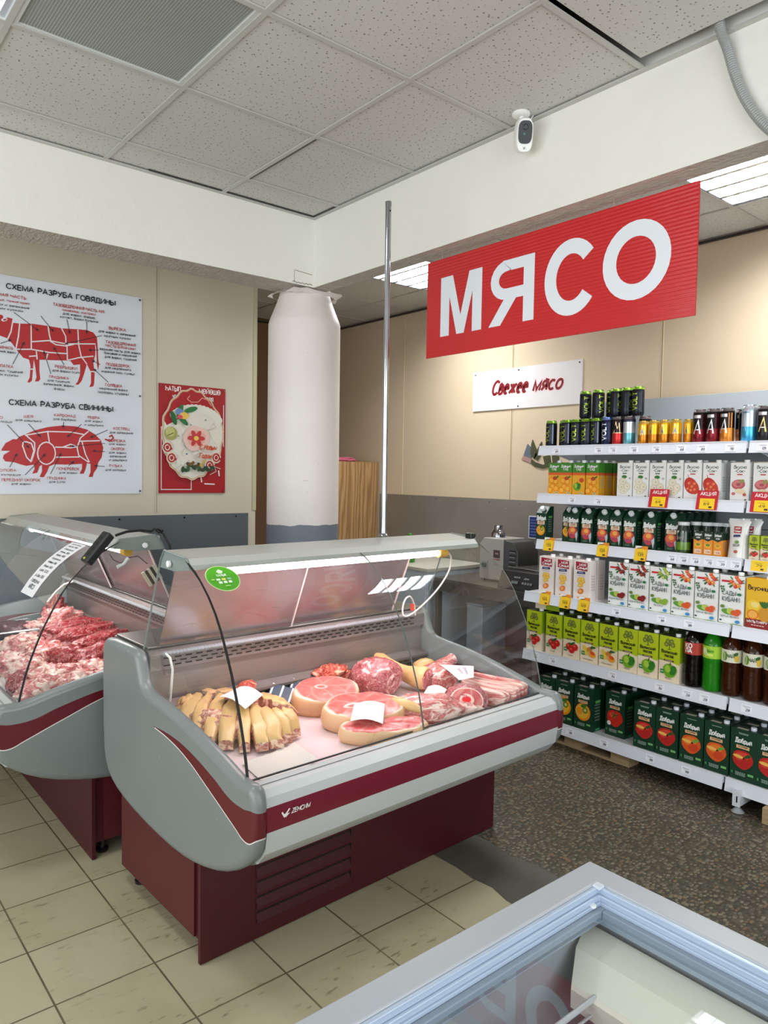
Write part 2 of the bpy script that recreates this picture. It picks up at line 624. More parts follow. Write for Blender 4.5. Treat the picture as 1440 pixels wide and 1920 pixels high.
M_FLOOR = floor_mat()
M_TERR = terrazzo_mat()
M_CEMENT = plain('grey_cement', (84, 82, 72), 0.7, 0, 0.25, 9, 0.4)

mb = MB()
mb.box(-2.6, 2.08, -2.6, 6.3, -0.08, 0.0)
struct(mb.build('floor', M_FLOOR))
mb = MB()
mb.box(2.24, 4.6, -2.6, 6.3, -0.08, -0.001)
struct(mb.build('floor', M_TERR))
mb = MB()
rnd = random.Random(4)
e1 = [(2.07 + rnd.uniform(-.02, .02), -2.6 + i * 0.09) for i in range(100)]
e2 = [(2.31 + rnd.uniform(-.025, .03), -2.6 + i * 0.09) for i in range(100)]
mb.prism(e1[::-1] + e2, -0.08, 0.002, 'z')
struct(mb.build('floor', M_CEMENT))


def wall_mat(name, c, c2, rough=0.55):
    t = NT(name)
    v = t.obj()
    f = t.noise(v, 1.3, 5.0, 0.3)
    c_ = t.mix(f, lin(c), lin(c2))
    t.base(c_, rough)
    t.bump(t.noise(v, 90, 3.0), 0.06, 0.003)
    return t.m


M_WALL_R = wall_mat('beige_panel', (204, 184, 154), (214, 196, 168))
M_WALL_P = wall_mat('pale_olive_panel', (206, 198, 178), (214, 207, 188))
M_WALL_B = wall_mat('brown_wall', (122, 88, 60), (132, 98, 70))
M_PLASTER = NT('white_plaster')
_v = M_PLASTER.obj()
M_PLASTER.base(M_PLASTER.mix(M_PLASTER.noise(_v, 2.2, 6.0, 0.4), lin((228, 226, 217)), lin((237, 235, 227))), 0.7)
M_PLASTER.bump(M_PLASTER.noise(_v, 14, 5.0), 0.25, 0.012)
M_PLASTER = M_PLASTER.m
M_ROUGH = NT('rough_plaster')
_v = M_ROUGH.obj()
_mp = M_ROUGH.n('ShaderNodeMapping', None, Vector=_v)
_mp.inputs['Scale'].default_value = (1.0, 0.35, 1.0)
M_ROUGH.base(M_ROUGH.mix(M_ROUGH.noise(_mp.outputs[0], 60, 4.0), lin((176, 164, 152)), lin((214, 204, 194))), 0.85)
M_ROUGH.bump(M_ROUGH.noise(_mp.outputs[0], 70, 5.0, 0.8), 0.9, 0.02)
M_ROUGH = M_ROUGH.m

mb = MB()
mb.box(XR, XR + 0.12, -2.6, 6.3, 0, 3.5)
struct(mb.build('wall_right', M_WALL_R))
mb = MB()
mb.box(-2.6, 2.762, YP, YP + 0.12, 0, 3.5)
mb.box(2.642, 2.762, YP + 0.12, YF, 0, 3.5)
struct(mb.build('wall_back', M_WALL_P))
mb = MB()
mb.box(2.6, XR, YF, YF + 0.12, 0, 3.5)
struct(mb.build('wall_far', M_WALL_B))
# walls with the shop windows behind the camera
mb = MB()
for x0, x1, z0, z1 in ((-2.6, 4.6, 0, 0.5), (-2.6, 4.6, 2.7, 3.5), (-2.6, -1.6, 0.5, 2.7), (2.8, 4.6, 0.5, 2.7), (0.55, 0.65, 0.5, 2.7)):
    mb.box(x0, x1, -2.72, -2.6, z0, z1)
struct(mb.build('wall_front', M_WALL_R))
mb = MB()
for y0, y1, z0, z1 in ((-2.6, 6.3, 0, 0.5), (-2.6, 6.3, 2.7, 3.5), (-2.6, -1.0, 0.5, 2.7), (3.6, 6.3, 0.5, 2.7), (1.25, 1.35, 0.5, 2.7)):
    mb.box(-2.72, -2.6, y0, y1, z0, z1)
struct(mb.build('wall_left', M_WALL_P))

# panel joints on the walls
mb = MB()
for y in (4.951, 3.697, 2.483, 1.25):
    mb.box(XR - 0.0035, XR + 0.001, y - 0.008, y - 0.003, 1.38, 2.99, (222, 204, 170))
    mb.box(XR - 0.0015, XR + 0.001, y - 0.003, y + 0.003, 1.38, 2.99, (120, 102, 76))
    mb.box(XR - 0.0035, XR + 0.001, y + 0.003, y + 0.008, 1.38, 2.99, (222, 204, 170))
struct(mb.build('trim_1', M_PLASTIC))
mb = MB()
for x in (2.003, 0.78):
    mb.box(x - 0.012, x + 0.012, YP - 0.003, YP + 0.001, 1.28, 3.0, (210, 203, 184))
    mb.box(x - 0.003, x + 0.003, YP - 0.0038, YP + 0.001, 1.28, 3.0, (176, 168, 148))
mb.box(2.735, 2.766, YP - 0.004, YP + 0.001, 1.28, 3.0, (196, 190, 158))
struct(mb.build('trim_2', M_PLASTIC))
mb = MB()
mb.box(XR - 0.02, XR + .001, -2.5, 6.15, 2.972, 2.985, (40, 38, 36))
mb.box(2.76, XR, YF - 0.02, YF + .001, 2.972, 2.985, (40, 38, 36))
struct(mb.build('trim_3', M_PLASTIC))

# sheet metal wainscots
M_WAIN_P = plain('grey_blue_sheet', (104, 112, 118), 0.45, 0.35, 0.06, 2)
M_WAIN_R = NT('dull_steel_sheet')
_v = M_WAIN_R.obj()
_f = M_WAIN_R.noise(_v, 1.6, 6.0, 1.2)
M_WAIN_R.base(M_WAIN_R.mix(_f, lin((134, 128, 120)), lin((170, 165, 157))), 0.4, 0.5)
M_WAIN_R.set(M_WAIN_R.b, 'Roughness', M_WAIN_R.math('ADD', 0.22, M_WAIN_R.math('MULTIPLY', M_WAIN_R.noise(_v, 7, 4.0, 1.0), 0.35)))
M_WAIN_R = M_WAIN_R.m
mb = MB()
mb.box(-2.5, 2.70, YP - 0.006, YP - 0.0005, 0.0, 1.262)
o = mb.build('wall_cladding_back', M_WAIN_P)
struct(o)
mb = MB()
mb.box(XR - 0.006, XR - 0.0005, -1.0, 5.25, 0.0, 1.385)
struct(mb.build('wall_cladding_right', M_WAIN_R))
mb = MB()
for x in (1.75, 2.2, 1.35, 2.6):
    mb.lathe([(0.0065, 0), (0.006, 0.003), (0.002, 0.0045)], 10, (x, YP - 0.006, 1.24), 'y', (210, 210, 208))
for y in (5.1, 4.8, 4.5, 4.2, 3.9, 3.6):
    mb.lathe([(0.002, -0.0045), (0.006, -0.003), (0.0065, 0)], 10, (XR - 0.006, y, 1.36), 'x', (190, 186, 180))
for y, z in ((5.12, 1.2), (5.12, 1.08), (3.72, 1.31)):
    mb.lathe([(0.002, -0.0045), (0.006, -0.003), (0.0065, 0)], 10, (XR - 0.006, y, z), 'x', (190, 186, 180))
struct(mb.build('trim_4', M_METAL))

# ------------------------------------------------------------------ beams and column
mb = MB()
mb.box(-2.6, 2.394, 3.521, 3.75, 2.613, 3.4, mi=0)
mb.box(2.394, 2.505, -2.6, 3.75, 2.613, 3.4, mi=0)
mb.add([(-2.6, 3.521, 2.6125), (2.394, 3.521, 2.6125), (2.394, 3.75, 2.6125), (-2.6, 3.75, 2.6125)], [(0, 3, 2, 1)], mi=1)
mb.add([(2.394, -2.6, 2.6125), (2.505, -2.6, 2.6125), (2.505, 3.75, 2.6125), (2.394, 3.75, 2.6125)], [(0, 3, 2, 1)], mi=1)
beam = struct(mb.build('ceiling_beam', [M_PLASTER, M_ROUGH]))

M_COL = NT('column_paint')
_v = M_COL.obj()
_sx = M_COL.n('ShaderNodeSeparateXYZ')
M_COL.t.links.new(_v, _sx.inputs[0])
_w = M_COL.math('ADD', _sx.outputs['Z'], M_COL.math('MULTIPLY', M_COL.math('SUBTRACT', M_COL.noise(_v, 9, 3.0), 0.5), 0.03))
_m = M_COL.math('LESS_THAN', _w, 1.262)
_spots = M_COL.ramp(M_COL.noise(_v, 38, 2.0), [(0.74, (0, 0, 0, 1)), (0.77, (1, 1, 1, 1))])
_wh = M_COL.mix(M_COL.math('MULTIPLY', _spots, 0.35), M_COL.mix(M_COL.noise(_v, 3, 5.0), lin((224, 216, 210)), lin((234, 227, 221))), lin((168, 156, 146)))
M_COL.base(M_COL.mix(_m, _wh, lin((116, 124, 136))), 0.5)
M_COL.bump(M_COL.noise(_v, 10, 5.0), 0.35, 0.02)
M_COL = M_COL.m
mb = MB()
pr = [(0.216, 0.0)] + [(0.216 - 0.004 * (z / 2.4), z) for z in (0.4, 0.8, 1.2, 1.27, 1.6, 2.0, 2.4, 2.43)] + [(0.207, 2.45), (0.165, 2.555), (0.150, 2.60), (0.148, 2.66)]
mb.lathe(pr, 48, (2.452, 3.70, 0))
# ragged plaster collar where the column meets the beams
rnd = random.Random(9)
ring = []
for k in range(36):
    a = 2 * PI * k / 36
    c, s_ = math.cos(a), math.sin(a)
    q = min(0.17 / max(abs(c), abs(s_)), 0.225)
    ring.append((2.452 + c * q, 3.70 + s_ * q, 2.612 - 0.016 * rnd.random()))
low = [(2.452 + math.cos(2 * PI * k / 36) * 0.205, 3.70 + math.sin(2 * PI * k / 36) * 0.152, 2.585 + .012 * rnd.random()) for k in range(36)]
o0 = mb.add(ring + low, [(k, (k + 1) % 36, 36 + (k + 1) % 36, 36 + k)[::-1] for k in range(36)])
struct(mb.build('column', M_COL, smooth=40))
# worn plaster patch lines at the beam corner
mb = MB()
rnd = random.Random(3)
def crack(pts, w):
    for q in ribbon([(x + rnd.uniform(-.002, .002), z + rnd.uniform(-.002, .002)) for x, z in pts], w):
        mb.add([(x, 3.5205, z) for x, z in q], [(0, 1, 2, 3)], (150, 140, 122))
crack([(2.27 + i * .014, 2.688 - i * .0008) for i in range(9)], 0.004)
crack([(2.262, 2.69 - i * .012) for i in range(7)], 0.003)
crack([(2.25 + i * .013, 2.622 + (i % 2) * .004) for i in range(11)], 0.005)
struct(mb.build('trim_5', M_PRINT))

# ------------------------------------------------------------------ ceiling
def ceil_mat():
    t = NT('perforated_ceiling_tile')
    v = t.obj()
    vo = t.n('ShaderNodeTexVoronoi', {'feature': 'F1', 'voronoi_dimensions': '2D'}, Vector=v, Scale=38.0)
    sep = t.n('ShaderNodeSeparateColor')
    t.t.links.new(vo.outputs['Color'], sep.inputs[0])
    r = t.math('ADD', 0.05, t.math('MULTIPLY', sep.outputs[0], 0.09))
    d = t.math('LESS_THAN', vo.outputs['Distance'], r)
    fine = t.noise(v, 180, 3.0)
    c = t.mix(t.math('MULTIPLY', fine, 0.3), lin((202, 201, 195)), lin((176, 175, 169)))
    c = t.mix(t.math('MULTIPLY', d, 0.75), c, lin((92, 84, 74)))
    t.base(c, 0.9)
    t.bump(fine, 0.15, 0.002)
    return t.m


M_CEIL = ceil_mat()
M_GRID = plain('grid_bar', (188, 187, 181), 0.45, 0.1, 0.03)
GX = [1.219 + .6 * i for i in range(-7, 2)] + [2.394]
GY = [2.674 + .6 * j for j in range(-9, 2)] + [3.521]
mb = MB()
for i in range(len(GX) - 1):
    for j in range(len(GY) - 1):
        a, b = round(GX[i], 2), round(GY[j], 2)
        if (a, b) == (1.82, 0.87) or (abs(b - 2.07) < .02 and (abs(a - .62) < .02 or abs(a - .02) < .02)):
            continue
        mb.add([(GX[i], GY[j], ZC), (GX[i], GY[j + 1], ZC), (GX[i + 1], GY[j + 1], ZC), (GX[i + 1], GY[j], ZC)], [(0, 1, 2, 3)])
# ceiling of the area behind the beams
HX = [2.505, 2.717, 3.317, 3.917, XR]
HY = [-2.33 + .6 * j for j in range(0, 15)]
for i in range(4):
    for j in range(14):
        if i == 2 and j in (6, 10):
            continue
        mb.add([(HX[i], HY[j], 2.995), (HX[i], HY[j + 1], 2.995), (HX[i + 1], HY[j + 1], 2.995), (HX[i + 1], HY[j], 2.995)], [(0, 1, 2, 3)])
mb.add([(-2.6, 3.75, 3.0), (-2.6, 6.15, 3.0), (2.505, 6.15, 3.0), (2.505, 3.75, 3.0)], [(0, 1, 2, 3)])
struct(mb.build('ceiling', M_CEIL))
mb = MB()
mb.box(-2.7, 4.6, -2.7, 6.4, 3.4, 3.5)
struct(mb.build('ceiling_slab', plain('plenum', (60, 58, 54), 0.9)))
mb = MB()
for x in GX[:-1]:
    mb.box(x - .010, x + .010, -2.6, 3.52, ZC - 0.007, ZC - 0.001)
for y in GY[:-1]:
    mb.box(-2.6, 2.394, y - .010, y + .010, ZC - 0.0065, ZC - 0.0015)
mb.box(-2.6, 2.394, 3.499, 3.521, ZC - 0.012, ZC - 0.006)
mb.box(2.372, 2.394, -2.6, 3.5, ZC - 0.012, ZC - 0.006)
for x in HX[1:-1]:
    mb.box(x - .012, x + .012, -2.3, 6.1, 2.988, 2.994)
for y in HY[1:-1]:
    mb.box(2.505, XR, y - .012, y + .012, 2.9885, 2.9935)
struct(mb.build('trim_6', M_GRID))
# dark gaps along loose tiles
mb = MB()
for x0, x1 in ((1.42, 1.80), (1.83, 2.36)):
    mb.box(x0, x1, 3.492, 3.499, ZC - 0.0075, ZC - 0.001, (52, 50, 46))
mb.box(2.366, 2.372, 3.28, 3.49, ZC - 0.0075, ZC - 0.001, (52, 50, 46))
mb.box(1.832, 1.838, 2.70, 3.26, ZC - 0.0075, ZC - 0.001, (70, 66, 60))
struct(mb.build('trim_7', M_PRINT))
mb = MB()
mb.box(1.80, 2.325, 0.85, 1.450, ZC + 0.002, ZC + 0.014)
tag(mb.build('ceiling_tile', M_CEIL), 'loose perforated ceiling tile shifted aside leaving a black gap beside the beam', 'ceiling tile')

# ------------------------------------------------------------------ ceiling luminaires
def louvre_light(name, x, y, z, label, lit=14.0, power=54.0, group=None):
    t = empty(name, (x, y, z))
    tag(t, label, 'ceiling light', group)
    mb = MB()
    mb.box(-.3, .3, -.3, .3, .06, .065, (235, 235, 232))
    for a in (-.3, .288):
        mb.box(a, a + .012, -.3, .3, -.006, .06, (225, 228, 230))
        mb.box(-.288, .288, a, a + .012, -.006, .06, (225, 228, 230))
    mb.build('housing', M_PLASTIC, t)
    for k in range(4):
        mb = MB()
        xx = -.21 + k * .14
        mb.tube([(xx, -.27, .046), (xx, .27, .046)], .012, 10)
        mb.build('tube', emit('lamp_tube', (0.93, 0.97, 1.0, 1), lit), t)
    mb = MB()
    for k in range(5):
        xx = -.28 + k * .14
        mb.prism([(xx - .004, .03), (xx + .004, .03), (xx + .012, 0), (xx - .012, 0)], -.288, .288, 'y', (214, 220, 226))
    for k in range(9):
        yy = -.27 + k * .0675
        mb.box(-.288, .288, yy - .002, yy + .002, .002, .028, (190, 198, 206))
    mb.build('louvre', M_METAL, t)
    ld = bpy.data.lights.new('lamp_light', 'AREA')
    ld.shape = 'SQUARE'
    ld.size = .56
    ld.energy = power
    ld.color = (0.96, 0.98, 1.0)
    lo = bpy.data.objects.new('lamp_light', ld)
    COL.objects.link(lo)
    lo.parent = t
    lo.location = (0, 0, .0305)
    return t


louvre_light('ceiling_light', 3.617, 1.57, 2.995, 'lit square louvre ceiling light at upper right above the drinks shelves')
louvre_light('ceiling_light', 3.617, 3.97, 2.995, 'lit square louvre ceiling light between the column and the hanging red sign')
louvre_light('ceiling_light', 0.319, 2.374, 3.0, 'lit ceiling light in the top left corner of the photo', 9.0, 20.0)
t = empty('ceiling_light', (0.919, 2.374, 3.0))
tag(t, 'unlit ceiling light panel with a ribbed dark grey diffuser at upper left', 'ceiling light')
M_DIFF = NT('ribbed_diffuser')
_v = M_DIFF.obj()
_wv = M_DIFF.n('ShaderNodeTexWave', {'bands_direction': 'X'}, Vector=_v, Scale=34.0)
M_DIFF.base(M_DIFF.mix(_wv.outputs['Fac'], lin((124, 128, 122)), lin((156, 160, 154))), 0.25)
M_DIFF.bump(_wv.outputs['Fac'], 0.3, 0.004)
mb = MB()
mb.box(-.275, .275, -.285, .285, 0.004, 0.01)
mb.build('diffuser', M_DIFF.m, t)
mb = MB()
for a in (-.3, .275):
    mb.box(a, a + .025, -.3, .3, -.004, .04, (196, 198, 192))
for a in (-.3, .285):
    mb.box(-.275, .275, a, a + .015, -.004, .04, (196, 198, 192))
mb.build('frame', M_PLASTIC, t)
# ================================================================== THE GLASS MEAT CASES
ENDP = [(-.335, .694), (-.353, .668), (-.361, .632), (-.362, .563), (-.345, .497), (-.27, .43), (-.165, .378), (-.03, .342), (.105, .326), (.301, .33),
        (.50, .35), (.63, .38), (.705, .43), (.735, .52), (.738, .86), (.728, .905), (.70, .93), (.455, .93), (.42, .918), (.40, .87), (.375, .815), (.33, .80), (.107, .777), (-.13, .727), (-.251, .694), (-.30, .693)]
GLASSP = [(.112, 1.272), (.06, 1.247), (.019, 1.218), (-.03, 1.178), (-.073, 1.132), (-.107, 1.085), (-.137, 1.032), (-.17, .968), (-.198, .903), (-.222, .84), (-.238, .79), (-.253, .73), (-.265, .674)]


def smooth_poly(p, n=2):
    """Chaikin rounding of a closed outline"""
    for _ in range(n):
        q = []
        for i in range(len(p)):
            a, b = p[i], p[(i + 1) % len(p)]
            q += [(a[0] * .75 + b[0] * .25, a[1] * .75 + b[1] * .25), (a[0] * .25 + b[0] * .75, a[1] * .25 + b[1] * .75)]
        p = q
    return p


def inset(p, d):
    n = len(p)
    r = []
    for i in range(n):
        a, b, c = p[i - 1], p[i], p[(i + 1) % n]
        t = (c[0] - a[0], c[1] - a[1])
        l = math.hypot(*t) or 1
        r.append((b[0] + t[1] / l * d, b[1] - t[0] / l * d))
    return r


def end_mat(name, L):
    """grey moulded end panel with its crimson sickle stripe and pale edge line"""
    t = NT(name)
    v = t.obj()
    sp = t.n('ShaderNodeSeparateXYZ')
    t.t.links.new(v, sp.inputs[0])
    y, z = sp.outputs['Y'], sp.outputs['Z']

    def curve(pts):
        nd = t.n('ShaderNodeFloatCurve')
        c = nd.mapping.curves[0]
        nd.mapping.clip_min_x, nd.mapping.clip_max_x = 0, 1
        P = [((a + .4) / .8, b) for a, b in pts]
        c.points[0].location, c.points[1].location = P[0], P[-1]
        for q in P[1:-1]:
            c.points.new(*q)
        nd.mapping.update()
        t.set(nd, 'Value', t.math('DIVIDE', t.math('ADD', y, 0.4), 0.8))
        return nd.outputs[0]
    top = curve([(-.4, .60), (-.35, .628), (-.30, .622), (-.223, .626), (-.131, .655), (.053, .697), (.17, .706), (.29, .702), (.4, .70)])
    bot = curve([(-.4, .56), (-.36, .553), (-.33, .536), (-.30, .535), (-.253, .553), (-.116, .607), (.052, .668), (.17, .692), (.29, .702), (.4, .71)])
    inside = t.math('MULTIPLY', t.math('LESS_THAN', z, top), t.math('GREATER_THAN', z, bot))
    line = t.math('MULTIPLY', t.math('LESS_THAN', z, bot), t.math('GREATER_THAN', z, t.math('SUBTRACT', bot, 0.0038)))
    line = t.math('MULTIPLY', line, t.math('LESS_THAN', y, 0.27))
    out = t.math('GREATER_THAN', t.math('ABSOLUTE', t.math('SUBTRACT', sp.outputs['X'], L / 2)), L / 2 - 0.02)
    f = t.noise(v, 5, 4.0)
    sc = t.ramp(t.noise(v, 55, 2.0), [(0.76, (0, 0, 0, 1)), (0.78, (1, 1, 1, 1))])
    g = t.mix(f, lin((112, 119, 118)), lin((121, 128, 126)))
    g = t.mix(t.math('MULTIPLY', sc, 0.4), g, lin((206, 208, 202)))
    c = t.mix(t.math('MULTIPLY', line, out), g, lin((214, 208, 204)))
    c = t.mix(t.math('MULTIPLY', inside, out), c, lin((90, 16, 28)))
    t.base(c, 0.33)
    return t.m


def bumper_mat():
    t = NT('bumper')
    v = t.obj()
    sp = t.n('ShaderNodeSeparateXYZ')
    t.t.links.new(v, sp.inputs[0])
    z = sp.outputs['Z']
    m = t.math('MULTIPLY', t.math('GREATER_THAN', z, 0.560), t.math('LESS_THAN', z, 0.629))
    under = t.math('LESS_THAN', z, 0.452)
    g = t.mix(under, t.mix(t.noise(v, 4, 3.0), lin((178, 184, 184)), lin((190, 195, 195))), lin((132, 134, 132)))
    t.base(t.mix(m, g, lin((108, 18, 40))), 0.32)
    return t.m


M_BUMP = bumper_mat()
M_CRIM = plain('crimson_steel', (70, 12, 24), 0.42, 0.1, 0.06, 4)
M_GASKET = plain('black_gasket', (20, 22, 22), 0.4)
M_EDGE = plain('cut_glass_edge', (96, 104, 100), 0.25)
M_CASEGREY = plain('case_grey', (182, 184, 178), 0.35, 0.1, 0.03)
M_INNER = NT('inner_stainless')
_v = M_INNER.obj()
_mp = M_INNER.n('ShaderNodeMapping', None, Vector=_v)
_mp.inputs['Scale'].default_value = (1, 24, 24)
M_INNER.base(M_INNER.mix(M_INNER.noise(_mp.outputs[0], 5, 4.0), lin((138, 130, 126)), lin((160, 151, 147))), 0.36, 0.6)
M_INNER = M_INNER.m
M_GLASS = glass('clear_glass', (0.965, 0.985, 0.98, 1), 1.5, 1.0)
def mirror_door():
    t = NT('scuffed_mirror_plexi')
    v = t.obj()
    mp = t.n('ShaderNodeMapping', None, Vector=v)
    mp.inputs['Scale'].default_value = (2, 30, 30)
    nz = t.noise(mp.outputs[0], 3.0, 4.0)
    tr = t.n('ShaderNodeBsdfTransparent', None, Color=(0.5, 0.46, 0.46, 1))
    gl = t.n('ShaderNodeBsdfGlossy', None, Roughness=t.math('ADD', 0.12, t.math('MULTIPLY', nz, 0.22)), Color=(0.62, 0.55, 0.55, 1))
    df = t.n('ShaderNodeBsdfDiffuse', None, Color=(0.34, 0.29, 0.29, 1))
    m1 = t.n('ShaderNodeMixShader')
    m1.inputs[0].default_value = 0.52
    t.t.links.new(tr.outputs[0], m1.inputs[1])
    t.t.links.new(gl.outputs[0], m1.inputs[2])
    m2 = t.n('ShaderNodeMixShader')
    m2.inputs[0].default_value = 0.2
    t.t.links.new(m1.outputs[0], m2.inputs[1])
    t.t.links.new(df.outputs[0], m2.inputs[2])
    t.t.links.new(m2.outputs[0], t.out.inputs[0])
    return t.m


M_PLEXI = mirror_door()
M_LAMP_PINK = emit('pink_white_lamp', (1.0, 0.80, 0.84, 1), 14.0)
M_LAMP_WHITE = emit('white_lamp', (1.0, 0.93, 0.93, 1), 12.0)


def end_panel(u0, u1, L, mat, root):
    """rounded moulded end panel between u0 (outer) and u1 (inner)"""
    p = smooth_poly(ENDP[::-1], 1)
    p = p if sum(p[i][0] * p[(i + 1) % len(p)][1] - p[(i + 1) % len(p)][0] * p[i][1] for i in range(len(p))) > 0 else p[::-1]
    n = len(p)
    R = 0.022
    s = 1 if u1 > u0 else -1
    loops = []
    for k in range(5):
        a = math.radians(90 * k / 4)
        loops.append((u0 + s * R * (1 - math.cos(a)), inset(p, -R * (1 - math.sin(a)))))
    for k in range(3):
        a = math.radians(45 * k)
        loops.append((u1 - s * 0.012 * math.cos(a), inset(p, -0.012 * (1 - math.cos(a)))))
    mb = MB()
    vs, fs = [], []
    for u, q in loops:
        vs += [(u, a, b) for a, b in q]
    for j in range(len(loops) - 1):
        for k in range(n):
            k2 = (k + 1) % n
            fs.append((j * n + k, j * n + k2, (j + 1) * n + k2, (j + 1) * n + k))
    fs.append(tuple(range(n)))
    e = (len(loops) - 1) * n
    fs.append(tuple(range(e, e + n)))
    mb.add(vs, fs)
    return mb.build('end_panel', mat, root, smooth=50, recalc=True)


def slots(mb, u0, u1, v, z, rows, pitch=.042, w=.026, h=.0045, gap=.012, lean=0.0, col=(26, 24, 24)):
    for r in range(rows):
        zz = z - r * gap
        k = 0
        u = u0 + (pitch / 2 if r % 2 else 0)
        while u + w < u1:
            mb.add([(u, v + lean * (zz - z), zz), (u + w, v + lean * (zz - z), zz), (u + w, v + lean * (zz - z - h) , zz - h), (u, v + lean * (zz - z - h), zz - h)], [(0, 3, 2, 1)], col)
            u += pitch


def meat_case(name, loc, rz, L, label, lampm, lamp_power, lamp_col, seam, extra=0.0, lamp_edge='left'):
    t = empty(name, loc, rz)
    tag(t, label, 'display case', 'refrigerated meat display cases')
    me = end_mat(name + '_end_grey', L)
    end_panel(-.028, .018, L, me, t)
    end_panel(L + .028, L - .018, L, me, t)
    # front bumper with crimson stripe
    prof = [(-.258, .640), (-.258, .668), (-.268, .674), (-.325, .672), (-.345, .655), (-.353, .62), (-.355, .56), (-.345, .495), (-.31, .455), (-.262, .43), (-.16, .385), (-.03, .352), (.10, .345), (.10, .60)]
    mb = MB()
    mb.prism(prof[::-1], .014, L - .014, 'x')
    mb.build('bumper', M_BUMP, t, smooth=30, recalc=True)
    mb = MB()
    mb.box(.02, L - .02, -.262, -.2575, .6745, .679, (40, 42, 44))
    mb.box(.02, L - .02, -.300, -.297, .6735, .6748, (120, 122, 122))
    mb.build('glass_channel', M_PLASTIC, t)
    # base cabinet
    mb = MB()
    LB = L + extra
    mb.box(.012, LB - .012, .014, .64, .065, .42)
    mb.box(0, LB, 0, .0139, 0.004, .42)
    mb.build('base', M_CRIM, t)
    sm = plain(name + '_side_red', (84, 24, 31), 0.45, 0.1, 0.06, 4)
    for sx in (.004, LB - .012):
        mb = MB()
        mb.box(sx, sx + .008, .05, .625, .07, .40)
        mb.build('side_cover', sm, t)
    g = MB()
    gu0, gu1 = .205, .61
    for k in range(4):
        z = .245 - k * .052
        g.prism([(0, z), (-.006, z - .03), (0, z - .034)], gu0, gu1, 'x', (62, 13, 23))
        g.box(gu0, gu1, -.0015, .0, z, z + .006, (22, 6, 10))
        g.box(gu1 - .004, gu1, -.004, .0, z - .03, z + .006, (22, 6, 10))
    g.box(gu0 - .004, gu0, -.0015, 0, .06, .26, (60, 12, 22))
    g.build('vent_grille', M_PLASTIC, t)
    for fu in (.06, L - .06):
        for fv in (.06, .58):
            mb = MB()
            mb.lathe([(.022, 0), (.024, .012), (.012, .016), (.012, .07)], 12, (fu, fv, 0), 'z', (30, 28, 28))
            mb.build('foot', M_PLASTIC, t)
    # tub below the deck
    mb = MB()
    mb.prism([(-.24, .45), (.0, .37), (.66, .37), (.71, .44), (.71, .62), (-.24, .62)][::-1], .02, L - .02, 'x')
    mb.build('tub', M_CASEGREY, t, recalc=True)
    # display deck and back wall of the well
    mb = MB()
    mb.prism([(-.256, .612), (-.256, .632), (.40, .638), (.40, .612)][::-1], .02, L - .02, 'x')
    mb.build('deck', M_INNER, t, recalc=True)
    mb = MB()
    mb.prism([(.40, .60), (.40, .705), (.375, .712), (.375, .722), (.425, .735), (.425, .845), (.41, .85), (.41, .905), (.44, .925), (.73, .925), (.73, .915), (.46, .915), (.46, .60)][::-1], .02, L - .02, 'x')
    mb.build('back_wall', M_INNER, t, smooth=20, recalc=True)
    mb = MB()
    slots(mb, .07, L - .07, .4085, .893, 3, gap=.0135)
    slots(mb, .07, L - .07, .3985, .698, 3, gap=.014)
    mb.build('slot_strip', M_PLASTIC, t)
    mb = MB()
    n = int((L - .16) / .007)
    path = [(.06 + i * .007, .39, .912) for i in range(n)]
    mb.tube(path, [.0095 if i % 2 else .0078 for i in range(n)], 8, (150, 152, 156))
    mb.build('cable_conduit', M_PLASTIC, t)
    mb = MB()
    mb.box(.02, L - .02, .43, .715, .926, .934)
    mb.build('worktop', M_STEEL, t, bevel=.003)
    # canopy
    mb = MB()
    mb.prism([(.088, 1.246), (.09, 1.262), (.112, 1.281), (.262, 1.296), (.285, 1.29), (.285, 1.272), (.11, 1.262), (.10, 1.246)][::-1], .012, L - .012, 'x', (190, 186, 176))
    mb.build('canopy', M_CASEGREY, t, smooth=25, recalc=True)
    mb = MB()
    mb.prism([(.12, 1.25), (.16, 1.238), (.26, 1.262), (.26, 1.27), (.13, 1.262)][::-1], .05, L - .05, 'x', (240, 232, 232))
    mb.build('reflector', M_WHITE, t, recalc=True)
    mb = MB()
    mb.tube([(.17, .19, 1.219), (L - .16, .19, 1.219)], .0125, 14)
    lamp = mb.build('lamp_tube', lampm, t, smooth=40)
    for cu, cc in ((.155, (232, 230, 226)), (L - .135, (226, 178, 66))):
        mb = MB()
        mb.tube([(cu - .025, .19, 1.219), (cu + .025, .19, 1.219)], .019, 14, cc)
        mb.build('lamp_holder', M_PLASTIC, t, smooth=40)
    ld = bpy.data.lights.new('case_lamp', 'AREA')
    ld.shape = 'RECTANGLE'
    ld.size, ld.size_y = L - .34, .03
    ld.energy = lamp_power
    ld.color = lamp_col
    lo = bpy.data.objects.new('case_lamp', ld)
    COL.objects.link(lo)
    lo.parent = t
    lo.location = (L / 2, .19, 1.2035)
    # glazing
    off = [(a - .004, b - .002) for a, b in GLASSP]
    seams = [.004] + seam + [L - .004]
    for a, b in zip(seams[:-1], seams[1:]):
        mb = MB()
        mb.prism(GLASSP + off[::-1], a + .001, b - .001, 'x')
        o = mb.build('front_glass', M_GLASS, t, smooth=30, recalc=True)
        for e, w in ((a, .0022), (b - .0022, .0022)):
            q = MB()
            outer = e == (seams[0] if lamp_edge == 'left' else seams[-1] - .0022)
            w = .006 if outer else w
            k_ = 1.0 if outer else .5
            q.prism([(x - .005 * k_, z - .002 * k_) for x, z in GLASSP] + [(x + .003 * k_, z + .002 * k_) for x, z in GLASSP[::-1]], e, e + w, 'x')
            q.build('glass_edge', M_GASKET if outer else M_EDGE, o, recalc=True)
